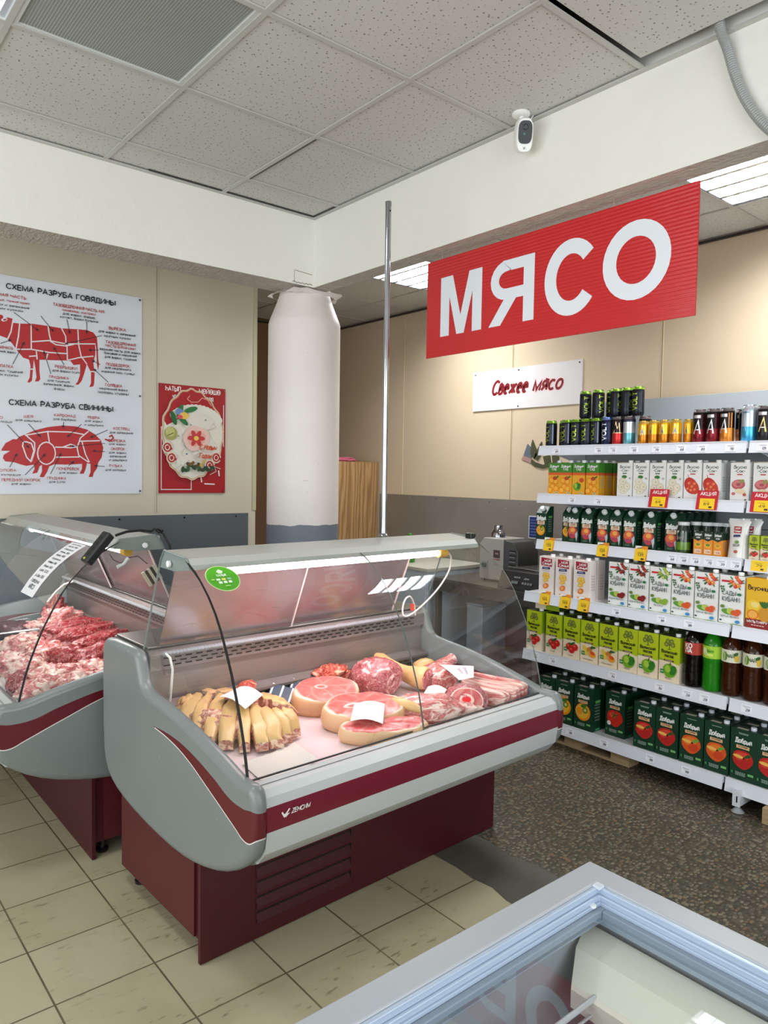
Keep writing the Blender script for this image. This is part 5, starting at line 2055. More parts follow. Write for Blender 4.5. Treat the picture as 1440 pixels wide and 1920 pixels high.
def bottle(name, kind):
    prof = {'cola': 1, 'lime': 1, 'tea': 1}
    cols = {'cola': (26, 14, 12), 'lime': (52, 176, 34), 'tea': (84, 38, 12)}[kind]
    mb = MB()
    R = .047
    pr = [(.030, 0), (.042, .004), (R, .02), (R * .97, .05), (R * .985, .065), (R, .075), (R * .95, .084), (R * .975, .092), (R * .93, .101), (R * .955, .109), (R * .90, .118), (R * .92, .126), (R * .90, .134), (R * .97, .15), (R, .165), (R, .228), (R * .97, .236), (R * .8, .255), (.024, .283), (.0145, .298), (.0145, .31)]
    mb.lathe(pr, 32, col=cols)
    o = mb.build(name, M_BOTTLE, None, smooth=50)
    md = MB()
    lc = {'cola': (186, 62, 56), 'lime': (170, 214, 60), 'tea': (226, 226, 206)}[kind]
    md.lathe([(R + .0006, .166), (R + .0006, .227)], 32, col=lc, cap=False)
    a = Art()
    if kind == 'cola':
        a.ell(0, .197, .030, .028, (200, 84, 74))
        a.text('КО', .0, .201, .020, WHITE, .034, .26)
        a.text('ЛА', .0, .176, .020, WHITE, .034, .26)
    elif kind == 'lime':
        a.ell(-.014, .197, .012, .022, (232, 240, 190), .3)
        a.text('ЛИМОН', .012, .196, .012, (60, 140, 40), .03, .2)
        a.ell(.012, .184, .016, .006, (226, 236, 120))
    else:
        a.ell(-.026, .195, .012, .022, (120, 160, 60))
        a.ell(.028, .19, .012, .02, (222, 186, 70))
        a.ell(.024, .208, .012, .008, (40, 96, 40), .5)
        a.text('ЧАЙ', .0, .19, .016, (60, 90, 50), .03, .2)
    subdiv(a, .007).emit(md, wrap(R + .0008, .05), .0002)
    md.build('label', M_GLOSS, o, smooth=40)
    md = MB()
    md.lathe([(.0155, .302), (.0158, .318), (.014, .320)], 20, col={'cola': (30, 22, 22), 'lime': (70, 160, 40), 'tea': (40, 24, 20)}[kind])
    md.build('cap', M_PLASTIC, o, smooth=40)
    return o


def jar(name, kind):
    mb = MB()
    mb.lathe([(.030, 0, (22, 40, 26)), (.036, .004, (22, 40, 26)), (.037, .02, (40, 70, 24)), (.037, .06, (96, 140, 34) if kind == 'a' else (26, 40, 30)), (.037, .10, (24, 44, 34)), (.034, .125, (24, 44, 34)), (.027, .142, (24, 44, 34)), (.026, .15, (30, 44, 36))], 26)
    a = Art()
    a.rect(-.016, .07, .018, .118, (226, 226, 216))
    a.text('Добрый', 0, .096, .011, (30, 60, 40), .028, .2)
    microtext(a, 0, .085, .024, 3, (150, 150, 140))
    subdiv(a, .006).emit(mb, wrap(.0374), .0002)
    o = mb.build(name, M_GLOSS, None, smooth=40)
    md = MB()
    md.lathe([(.028, .146), (.029, .150), (.029, .162), (.027, .164)], 24, col=(222, 226, 226))
    md.build('lid', M_PLASTIC, o, smooth=40)
    return o


def pouch(name):
    mb = MB()
    vs, fs = [], []
    nz, nx = 14, 16
    for j in range(nz + 1):
        z = .185 * j / nz
        f = j / nz
        w = .050 * (1 - .12 * math.sin(PI * f)) * (1.0 if f < .85 else 1 + (f - .85) * .9)
        d = .034 * (1 - f) ** .55 + .0015
        for i in range(nx):
            a = 2 * PI * i / nx
            c, s_ = math.cos(a), math.sin(a)
            vs.append((math.copysign(abs(c) ** .7, c) * w, math.copysign(abs(s_) ** .8, s_) * d, z + .004 * noise.noise(Vector((c * 3, s_ * 3, z * 30)))))
    for j in range(nz):
        for i in range(nx):
            i2 = (i + 1) % nx
            fs.append((j * nx + i, j * nx + i2, (j + 1) * nx + i2, (j + 1) * nx + i))
    fs.append(tuple(range(nx))[::-1])
    fs.append(tuple(range(nz * nx, nz * nx + nx)))
    mb.add(vs, fs, (232, 232, 226))
    a = Art()
    a.rect(-.018, .125, .018, .158, (176, 36, 52))
    a.text('МОЯ', 0, .145, .008, WHITE, .022, .22)
    a.text('Семья', 0, .131, .009, WHITE, .028, .22)
    a.poly([(-.018, .105), (.016, .108), (.016, .119), (-.016, .117)], (58, 62, 108))
    a.text('НЕКТАР', 0, .06, .012, (150, 140, 140), .03, .16)
    a.ell(.002, .082, .010, .008, (120, 160, 80))
    a.ell(0, .035, .009, .008, (196, 96, 80))
    def fn(x, y, d):
        f = y / .185
        return (x, -(.034 * (1 - f) ** .55 + .0035) - d, y)
    a.emit(mb, fn, .0002)
    o = mb.build(name, M_GLOSS, None, smooth=50)
    md = MB()
    md.box(-.05, .05, -.0014, .0014, .181, .195, (214, 216, 214))
    md.tube([(.02, -.002, .19), (.024, -.012, .192)], .006, 10, (228, 230, 228))
    md.build('seal', M_PLASTIC, o)
    return o


# ------------------------------------------------------------------ stocking the shelves
PROTO = {}
FACE = -PI / 2          # fronts look towards -X
JIT = random.Random(21)


def put(key, maker, x, y, z, label, cat, group, rz=0.0, rx=None):
    if key not in PROTO:
        o = maker()
        PROTO[key] = o
    else:
        o = copy_tree(PROTO[key])
    o.location = (x, y, z)
    o.rotation_euler = (0, 0, FACE + rz + JIT.uniform(-.03, .03)) if rx is None else rx
    tag(o, label, cat, group)
    return o


ORD = ['first', 'second', 'third', 'fourth', 'fifth', 'sixth', 'seventh', 'eighth', 'ninth', 'tenth', 'eleventh', 'twelfth']

# top shelf: energy drink cans
z1 = SHELVES[0][1]
CANS = [  # y, x, kind, r, h, label
    (2.806, 3.66, 'volt', .0335, .158, 'black can with green rim and lettering, leftmost on the top shelf'),
    (2.737, 3.70, 'volt', .0335, .158, 'black can with green rim half hidden behind the leftmost cans of the top shelf'),
    (2.693, 3.66, 'volt', .0335, .158, 'black can with green rim, second in the front row of the top shelf'),
    (2.624, 3.66, 'volt', .0335, .158, 'black can with green rim, third in the front row of the top shelf'),
    (2.554, 3.66, 'volt', .0335, .158, 'black can with green rim, fourth in the front row of the top shelf'),
    (2.486, 3.66, 'volt', .0335, .158, 'black can with green rim, fifth in front, touching the blue-rimmed can'),
    (2.416, 3.66, 'voltb', .0335, .160, 'dark blue can with blue rim and white lettering on the top shelf'),
    (2.346, 3.66, 'burn', .0335, .160, 'can with orange flame over a red band beside the blue-rimmed can'),
    (2.277, 3.66, 'burnblue', .0335, .160, 'can with pale blue and silver stripe next to the red flame can'),
    (2.205, 3.70, 'dark', .0335, .158, 'dark can standing behind the leftmost gold can'),
    (2.178, 3.64, 'gold', .029, .128, 'gold can, leftmost of the gold ones on the top shelf'),
    (2.117, 3.64, 'gold', .029, .128, 'gold can, second of the gold ones on the top shelf'),
    (2.056, 3.64, 'gold', .029, .128, 'gold can, third of the gold ones on the top shelf'),
    (1.992, 3.64, 'gold', .029, .128, 'gold can, fourth of the gold ones on the top shelf'),
    (1.938, 3.675, 'gold', .029, .128, 'gold can set back at the right end of the gold row'),
    (1.915, 3.74, 'adrblue', .0335, .162, 'dark blue can set back between gold and red-black cans'),
    (1.869, 3.65, 'adr:red', .0335, .172, 'black and red can with a big white letter, left one of two'),
    (1.799, 3.65, 'adr:red', .0335, .172, 'black and red can with a big white letter, right one of two'),
    (1.729, 3.65, 'adr:orange', .0335, .172, 'black and orange can with a big white letter on the top shelf'),
    (1.690, 3.73, 'adr:orange', .0335, .168, 'black and orange can set back behind the front orange one'),
    (1.655, 3.69, 'dark', .0335, .160, 'dark can standing left of the silver blue can'),
    (1.622, 3.62 + .03, 'silver', .0345, .180, 'tall silver and light blue can near the shelf joint'),
    (1.575, 3.74, 'silver', .0335, .176, 'silver can set back at the shelf joint, only its top showing'),
    (1.551, 3.65, 'adr:gold', .0335, .172, 'black can with a gold letter, first on the right bay'),
    (1.480, 3.65, 'adr:gold', .0335, .172, 'black can with a gold letter cut by the right photo edge'),
]
for y, x, k, r, h, lab in CANS:
    put('can' + k + str(h), lambda k=k, r=r, h=h: can('drink_can', k, r, h), x, y, z1, lab, 'can', 'energy drink cans on the top shelf', JIT.uniform(-.25, .25))
for i, (y, x, rz, lab) in enumerate(((2.575, 3.67, .9, 'upper-row black can with green rim, leftmost of the stacked cans'), (2.535, 3.735, .5, 'upper-row can with green rim set back behind the left stacked pair'), (2.478, 3.655, 1.2, 'upper-row can with grey small print, big one left of centre'),
                                (2.428, 3.72, .0, 'upper-row can with bright green lettering set slightly back'), (2.372, 3.67, 1.4, 'upper-row can showing its plain dark side, fifth from left'), (2.304, 3.67, 1.5, 'upper-row can with a bright white reflection stripe'), (2.232, 3.665, .05, 'upper-row can with green lettering, rightmost of the stacked cans'))):
    put('canvolt0.158', None, x, y, z1 + .1605, lab, 'can', 'energy drink cans in the upper row', rz)

# second shelf: small juice cartons
z2 = SHELVES[1][1]
for k, (y, kind) in enumerate(((2.755, 'orange'), (2.672, 'orange'), (2.580, 'apple'), (2.486, 'orange'))):
    put('divny' + kind, lambda kind=kind: carton('juice_carton', 'divny:' + kind, .086, .062, .19, (240, 176, 44), (66, 138, 44), WHITE, side_cols=[(.118, (240, 176, 44)), (.133, (226, 92, 40)), (.19, (66, 138, 44))]), 3.662, y, z2,
        'green and orange juice carton, %s from left on the second shelf' % ORD[k], 'juice carton', 'green and orange cartons on the second shelf', 0)
for k, x in enumerate((3.735, 3.81)):
    for q, y in enumerate((2.486, 2.580, 2.672)):
        put('divnyorange', None, x, y - .004 * k, z2, 'green and orange carton in row %s behind the %s front carton' % (('two', 'three')[k], ('fourth', 'third', 'second')[q]), 'juice carton', 'green and orange cartons on the second shelf')
VK = [(2.279, 'pear'), (2.180, 'pear'), (2.082, 'pear'), (1.985, 'pear'), (1.888, 'tomato'), (1.788, 'tomato'), (1.648, 'guava'), (1.538, 'guava')]
for k, (y, kind) in enumerate(VK):
    put('vk' + kind, lambda kind=kind: carton('juice_carton', 'vkusno:' + kind, .092, .06, .188, WHITE, (236, 238, 236), WHITE), 3.662, y, z2,
        {'pear': 'white carton with pale pears, %s of four on the second shelf', 'tomato': 'white carton with red tomatoes, %s of two on the second shelf', 'guava': 'white carton with pink fruit slices, %s of two on the second shelf'}[kind] % (ORD[k] if kind == 'pear' else ORD[k - 4] if kind == 'tomato' else ORD[k - 6]),
        'juice carton', 'white cartons on the second shelf')
    if k < 6:
        put('vk' + kind, None, 3.735, y + .003, z2, 'white carton in the second row behind the %s white carton' % ORD[k], 'juice carton', 'white cartons on the second shelf')
put('vktomato', None, 3.81, 1.788, z2, 'white carton in the third row behind the right tomato carton', 'juice carton', 'white cartons on the second shelf')

# third shelf: slim green cartons, jars, minis, pouch
z3 = SHELVES[2][1]


def slim(kind):
    return lambda: carton('juice_carton', 'slim:' + kind, .076, .072, .205, DKG, DKG, (232, 236, 236), True)


SL = [(2.838, 'orange', 3.66, 'slim green carton with orange fruit, leftmost on the third shelf, standing alone'),
      (2.700, 'orange', 3.76, 'slim green carton in shade, left of the second slim group on the third shelf'),
      (2.672, 'orange', 3.70, 'slim green carton with orange fruit half hidden behind the first peach one'),
      (2.605, 'peach', 3.662, 'slim green carton with pink peach, first in the third shelf front row'),
      (2.512, 'peach', 3.662, 'slim green carton with pink peach, second in the third shelf front row'),
      (2.405, 'peach', 3.662, 'slim green carton with pink peach, third in the third shelf front row'),
      (2.322, 'peach', 3.662, 'slim green carton with pink peach, fourth in the third shelf front row'),
      (2.236, 'peach', 3.662, 'slim green carton with pink peach, fifth in the third shelf front row'),
      (2.118, 'peach', 3.662, 'slim green carton with pink peach, sixth in the third shelf front row'),
      (1.998, 'peach', 3.68, 'slim green carton with pink peach, partly behind the dark glass jar')]
for y, kind, x, lab in SL:
    put('slim' + kind, slim(kind), x, y, z3, lab, 'juice carton', 'slim green cartons on the third shelf')
for r in range(1, 5):
    for k, (y, kind, x, lab) in enumerate(SL[3:]):
        if r > 1 and k not in (5, 6):
            continue
        xx = x + .078 * r
        if xx > 4.0:
            continue
        put('slimpeach', None, xx, y - .002 * r, z3, 'slim green carton standing %s behind the %s peach carton in front' % (('directly', 'two places', 'three places', 'four places')[r - 1], ORD[k]), 'juice carton', 'slim green cartons on the third shelf')
JR = [(1.932, 3.645, 'a', 'dark glass jar with green fruit label and white lid, front one'), (1.905, 3.72, 'b', 'dark glass jar with white lid behind the front jar'), (1.846, 3.73, 'b', 'white-lidded jar behind the leftmost small orange carton'), (1.80, 3.75, 'b', 'white-lidded jar behind the middle small orange carton'), (1.755, 3.76, 'b', 'white-lidded jar behind the right small orange carton')]
for y, x, k, lab in JR:
    put('jar' + k, lambda k=k: jar('glass_jar', k), x, y, z3, lab, 'jar', 'white-lidded jars on the third shelf')
for k, y in enumerate((1.838, 1.787, 1.736)):
    put('mini' + 'aab'[k], lambda k=k: carton('small_juice_carton', 'mini:' + 'aab'[k], .048, .038, .118, (240, 150, 40), (22, 52, 36), (240, 240, 236), side_cols=[(.084, (240, 150, 40)), (.118, (22, 52, 36))]), 3.635, y, z3, 'small orange and green carton, %s of three on the third shelf' % ('leftmost', 'middle', 'rightmost')[k], 'juice carton', 'small orange cartons')
    put('mini' + 'aab'[k], None, 3.678, y, z3, 'small orange carton in the second row behind the %s front one' % ('leftmost', 'middle', 'rightmost')[k], 'juice carton', 'small orange cartons')
put('pouch', lambda: pouch('drink_pouch'), 3.65, 1.648, z3, 'white foil drink pouch with red label in front on the third shelf', 'drink pouch', 'drink pouches')
put('pouch', None, 3.72, 1.622, z3, 'white foil drink pouch standing behind the front pouch', 'drink pouch', 'drink pouches')
for k, y in enumerate((1.560, 1.507)):
    put('minip', lambda: carton('small_juice_carton', 'posad:tomato', .048, .038, .120, CREAM, (150, 176, 40), (240, 240, 236), side_cols=[(.06, CREAM), (.12, (160, 190, 36))]), 3.635, y, z3, 'small lime and cream tomato juice carton, %s one at the right photo edge' % ('left', 'right')[k], 'juice carton', 'small lime and cream cartons')

# fourth shelf
z4 = SHELVES[3][1]
for k, y in enumerate((2.712, 2.592, 2.466)):
    for r in range(2):
        put('semya', lambda: carton('juice_carton', 'semya', .106, .07, .222, (240, 230, 224), (240, 230, 224), WHITE), 3.56 + r * .075, y - .004 * r, z4, ('tall cream carton with red square, %s of three on the fourth shelf' if r == 0 else 'tall cream carton in the second row behind the %s front one') % ('left', 'middle', 'right')[k], 'juice carton', 'cream cartons on the fourth shelf')
SD = [(2.233, 'cherry'), (2.109, 'cherry'), (1.986, 'apple'), (1.864, 'peach'), (1.741, 'peach'), (1.618, 'peach')]
for k, (y, kind) in enumerate(SD):
    for r in range(3):
        put('sady' + kind, lambda kind=kind: carton('juice_carton', 'sady:' + kind, .116, .082, .236, WHITE, (70, 74, 66), WHITE), 3.568 + r * .088, y - .003 * r, z4,
            ('white carton with %s berries or fruit, number %s from left in its row' % ({'cherry': 'dark red', 'apple': 'green', 'peach': 'orange'}[kind], ORD[k]) if r == 0 else 'white fruit carton in row %s behind number %s from left' % (('two', 'three')[r - 1], ORD[k])), 'juice carton', 'white fruit cartons on the fourth shelf')
put('vkusnica', lambda: carton('juice_carton', 'vkusnica', .122, .085, .232, (240, 190, 30), (226, 170, 24), WHITE), 3.57, 1.488, z4, 'bright yellow tropical fruit carton at the right photo edge', 'juice carton', 'yellow cartons')

# fifth shelf: lime and cream cartons, bottles
z5 = SHELVES[4][1]
PS = [(2.795, 'tomato'), (2.650, 'tomato'), (2.524, 'tomato'), (2.405, 'mix'), (2.282, 'mix'), (2.161, 'apple'), (2.045, 'apple'), (1.922, 'apple')]
for k, (y, kind) in enumerate(PS):
    for r in range(3):
        put('posad' + kind, lambda kind=kind: carton('juice_carton', 'posad:' + kind, .114, .09, .236, CREAM, (52, 60, 34), WHITE, side_cols=[(.105, CREAM), (.236, (146, 180, 30))]), 3.575 + r * .094, y - .003 * r, z5,
            ('lime and cream carton with %s, number %s from left' % ({'tomato': 'red tomatoes', 'mix': 'mixed fruit', 'apple': 'green apples'}[kind], ORD[k]) if r == 0 else 'lime and cream carton in row %s behind number %s from left' % (('two', 'three')[r - 1], ORD[k])), 'juice carton', 'lime and cream cartons on the fifth shelf')
o = put('posadtomato', None, 3.59, 2.70, z5, 'lime and cream carton lying on its side on top of the standing lime cartons', 'juice carton', 'carton lying on top')
o.rotation_euler = (PI / 2, 0, 0)
o.scale = (.74, .74, .74)
o.location = (3.585, 2.80, z5 + .236 + .0165 + .0335)
BT = [(1.812, 'cola', 'dark cola bottle with red-brown label, left end of the bottles'), (1.716, 'lime', 'bright green lemonade bottle beside the cola bottle'), (1.622, 'tea', 'brown iced tea bottle with white label right of the green one'), (1.520, 'tea', 'brown iced tea bottle with leaves on label, second of the brown ones'), (1.422, 'tea', 'brown iced tea bottle cut by the right photo edge')]
for k, (y, kind, lab) in enumerate(BT):
    put('bot' + kind, lambda kind=kind: bottle('drink_bottle', kind), 3.568, y, z5, lab, 'bottle', 'plastic drink bottles', JIT.uniform(-.3, .3))
    put('bot' + kind, None, 3.672, y - .004, z5, 'plastic bottle directly behind the %s front bottle' % ('cola', 'green', 'first brown', 'second brown', 'last brown')[k], 'bottle', 'plastic drink bottles', JIT.uniform(-.3, .3))

# bottom shelf: big dark green cartons
z6 = SHELVES[5][1]
BG = [(2.672, 'orange', 3.55), (2.546, 'orange', 3.55), (2.413, 'orange', 3.55), (2.240, 'tomato', 3.60), (2.041, 'nect', 3.56), (1.915, 'nect', 3.56), (1.783, 'peach', 3.56), (1.655, 'peach', 3.56), (1.526, 'nect', 3.56), (1.407, 'nect', 3.56)]
for k, (y, kind, x) in enumerate(BG):
    for r in range(3):
        if (k in (4, 5) and r > 1) or (k == 3 and r > 2):
            continue
        put('big' + kind, lambda kind=kind: carton('juice_carton', 'big:' + kind, .122, .094, .244, DKG, (40, 60, 48), (222, 228, 236)), x + r * .10, y - .003 * r, z6,
            ('big dark green carton with %s, number %s from left on the bottom shelf' % ({'orange': 'orange slices', 'tomato': 'a tomato', 'nect': 'a red nectarine', 'peach': 'an orange peach'}[kind], ORD[k]) if r == 0 else 'big dark green carton in row %s behind number %s from left' % (('two', 'three')[r - 1], ORD[k])), 'juice carton', 'big dark green cartons on the bottom shelf')

# ------------------------------------------------------------------ tickets on the shelf rails
TK = {}


def rail_tilt():
    return math.atan2(.012, .056)


def ticket(kind, y, s, label, num='89', w=None):
    x, z, lip = SHELVES[s]
    mb = MB()
    a = Art()
    if kind == 'white':
        w, h = .052, .036
        col = (240, 242, 248)
        a.line([(-.018, .010), (.018, .010)], .0016, (90, 92, 110))
        a.line([(-.012, .005), (.014, .005)], .0012, (120, 120, 140))
        a.text(num, .006, -.011, .0105, (44, 44, 70), .018, .2, .2)
    elif kind == 'yellow':
        w, h = .060, .066
        col = (246, 202, 34)
        a.poly([(-w / 2, h / 2), (-w / 2, h / 2 - .014), (0, h / 2 - .011), (w / 2, h / 2 - .016), (w / 2, h / 2)], (238, 140, 34))
        a.poly([(-w / 2, h / 2), (-w / 2, h / 2 - .013), (-.002, h / 2 - .009), (.002, h / 2)], (240, 238, 236))
        a.line([(-.020, h / 2 - .011), (.002, h / 2 - .008)], .003, (60, 50, 70))
        a.poly([(.024, -h / 2), (w / 2, -h / 2), (w / 2, h / 2 - .014), (.026, .0)], (238, 140, 34))
        a.line([(-.016, .004), (.012, .004)], .0014, (120, 96, 30))
        a.text(num, .0, -.012, .012, (90, 70, 30), .026, .16)
        a.rect(.004, -.028, .018, -.021, (70, 56, 30))
    elif kind == 'plain':
        w, h = .075, .05
        col = (246, 206, 30)
        a.line([(-.022, .012), (.012, .012)], .0014, (120, 96, 30))
        a.text(num, .0, -.006, .012, (90, 70, 30), .026, .16)
        a.rect(.008, -.020, .022, -.012, (70, 56, 30))
    else:
        w, h = .108, .098
        col = (196, 26, 44)
        a.text('АКЦИЯ', .002, .024, .017, (240, 226, 226), .078, .2)
        a.rect(-.036, -.046, .040, .008, (246, 206, 30))
        a.line([(-.02, -.004), (.012, -.006)], .0014, (120, 96, 30))
        a.text(num, .0, -.026, .013, (90, 60, 30), .028, .16)
        a.rect(.012, -.040, .028, -.031, (70, 50, 30))
    mb.box(-w / 2, w / 2, -.0006, 0, -h / 2, h / 2, col)
    a.emit(mb, lambda px, py, d: (px, -.0006 - d, py), .00025)
    o = mb.build({'white': 'price_tag', 'yellow': 'promo_tag', 'plain': 'promo_tag', 'red': 'promo_sign'}[kind], M_PRINT, None)
    dz = {'white': -.026, 'yellow': -.018, 'plain': -.020, 'red': .002}[kind]
    t = rail_tilt()
    if kind == 'yellow':
        o.scale = (1.22, 1, 1.22)
    o.location = (x - .0113, y, z + dz)
    o.rotation_euler = (-t, 0, FACE)
    tag(o, label, 'price tag', {'white': 'white price tags on the shelf rails', 'yellow': 'orange and yellow price tags', 'plain': 'orange and yellow price tags', 'red': 'red promotion signs'}[kind])
    return o
COW=[(1.054,2.458),(1.067,2.456),(1.071,2.437),(1.093,2.448),(1.12,2.444),(1.115,2.42),(1.159,2.421),(1.232,2.43),(1.324,2.429),(1.4,2.426),(1.487,2.433),(1.546,2.436),(1.587,2.426),(1.609,2.398),(1.614,2.332),(1.616,2.271),(1.621,2.231),(1.616,2.189),(1.608,2.229),(1.604,2.331),(1.598,2.361),(1.599,2.29),(1.586,2.237),(1.594,2.166),(1.59,2.104),(1.585,2.088),(1.56,2.081),(1.571,2.108),(1.571,2.174),(1.546,2.223),(1.53,2.165),(1.515,2.118),(1.495,2.091),(1.474,2.089),(1.49,2.11),(1.505,2.158),(1.504,2.218),(1.466,2.209),(1.447,2.232),(1.418,2.232),(1.351,2.226),(1.267,2.22),(1.266,2.153),(1.271,2.105),(1.261,2.089),(1.24,2.087),(1.249,2.113),(1.243,2.171),(1.235,2.218),(1.229,2.15),(1.224,2.091),(1.211,2.078),(1.197,2.078),(1.211,2.109),(1.216,2.177),(1.207,2.215),(1.176,2.222),(1.149,2.252),(1.114,2.301),(1.088,2.326),(1.053,2.335),(1.001,2.324),(0.95,2.28),(0.933,2.306),(0.968,2.376),(1.002,2.427),(1.037,2.451)]
COW_CUTS=[[(1.119,2.421),(1.11,2.367),(1.092,2.322)],[(1.158,2.421),(1.15,2.343),(1.136,2.27)],[(1.221,2.425),(1.221,2.28)],[(1.317,2.428),(1.324,2.376),(1.333,2.338)],[(1.395,2.425),(1.419,2.379),(1.421,2.329)],[(1.492,2.431),(1.496,2.338),(1.511,2.269),(1.546,2.223)],[(1.222,2.322),(1.323,2.342),(1.418,2.334),(1.599,2.356)],[(1.323,2.342),(1.361,2.322),(1.418,2.321),(1.467,2.337)],[(1.136,2.267),(1.221,2.277),(1.323,2.27),(1.43,2.275)],[(1.426,2.33),(1.428,2.235)],[(1.249,2.269),(1.253,2.22)],[(1.314,2.262),(1.304,2.224)],[(1.43,2.235),(1.496,2.258),(1.586,2.278)],[(1.207,2.233),(1.248,2.241)],[(1.216,2.158),(1.241,2.161)],[(1.565,2.179),(1.596,2.182)]]
COW_ARROWS=[[(1.126,2.481),(1.263,2.392)],[(1.275,2.482),(1.347,2.399)],[(1.426,2.484),(1.443,2.4)],[(1.545,2.486),(1.546,2.414)],[(1.639,2.413),(1.414,2.333)],[(1.617,2.319),(1.556,2.312)],[(1.117,2.177),(1.181,2.314)],[(1.052,2.29),(1.11,2.319)],[(1.33,2.14),(1.29,2.274)],[(1.408,2.203),(1.347,2.305)],[(1.626,2.228),(1.576,2.251)],[(1.678,2.121),(1.586,2.198)]]
PIG=[(1.051,1.664),(1.073,1.708),(1.113,1.729),(1.131,1.729),(1.149,1.75),(1.181,1.766),(1.236,1.793),(1.311,1.817),(1.396,1.831),(1.474,1.83),(1.544,1.814),(1.594,1.785),(1.63,1.75),(1.645,1.704),(1.635,1.641),(1.614,1.609),(1.604,1.568),(1.585,1.541),(1.578,1.515),(1.553,1.515),(1.565,1.546),(1.565,1.598),(1.543,1.603),(1.533,1.561),(1.522,1.535),(1.498,1.535),(1.513,1.566),(1.513,1.597),(1.414,1.59),(1.347,1.591),(1.318,1.578),(1.304,1.542),(1.285,1.51),(1.262,1.512),(1.276,1.547),(1.276,1.587),(1.262,1.577),(1.248,1.537),(1.22,1.531),(1.234,1.561),(1.23,1.586),(1.188,1.578),(1.161,1.584),(1.121,1.598),(1.072,1.602),(1.059,1.621),(1.064,1.64),(1.099,1.665)]
PIG_CUTS=[[(1.181,1.766),(1.235,1.719),(1.235,1.67),(1.216,1.605)],[(1.354,1.659),(1.35,1.632),(1.338,1.61),(1.321,1.595),(1.302,1.589),(1.282,1.594),(1.265,1.608),(1.254,1.63),(1.251,1.655),(1.255,1.681),(1.266,1.704),(1.283,1.719),(1.302,1.725),(1.322,1.72),(1.339,1.706),(1.35,1.685),(1.354,1.659)],[(1.31,1.787),(1.319,1.722)],[(1.181,1.761),(1.31,1.79),(1.445,1.793),(1.524,1.782)],[(1.554,1.804),(1.504,1.76),(1.483,1.698),(1.493,1.648),(1.553,1.608)],[(1.352,1.696),(1.396,1.697),(1.444,1.717),(1.488,1.704)],[(1.396,1.697),(1.444,1.695),(1.488,1.704)],[(1.357,1.634),(1.498,1.64)],[(1.494,1.738),(1.625,1.747)],[(1.513,1.735),(1.533,1.659),(1.558,1.608)],[(1.171,1.721),(1.167,1.697),(1.189,1.629),(1.212,1.605),(1.23,1.67),(1.217,1.713),(1.19,1.722),(1.171,1.721)]]
PIG_ARROWS=[[(1.083,1.819),(1.203,1.686)],[(1.2,1.83),(1.268,1.755)],[(1.403,1.852),(1.399,1.816)],[(1.509,1.845),(1.425,1.762)],[(1.671,1.817),(1.564,1.765)],[(1.654,1.731),(1.444,1.704)],[(1.653,1.678),(1.579,1.681)],[(1.65,1.584),(1.588,1.586)],[(1.094,1.568),(1.135,1.649)],[(1.179,1.523),(1.295,1.652)],[(1.323,1.531),(1.386,1.66)],[(1.429,1.583),(1.463,1.611)]]
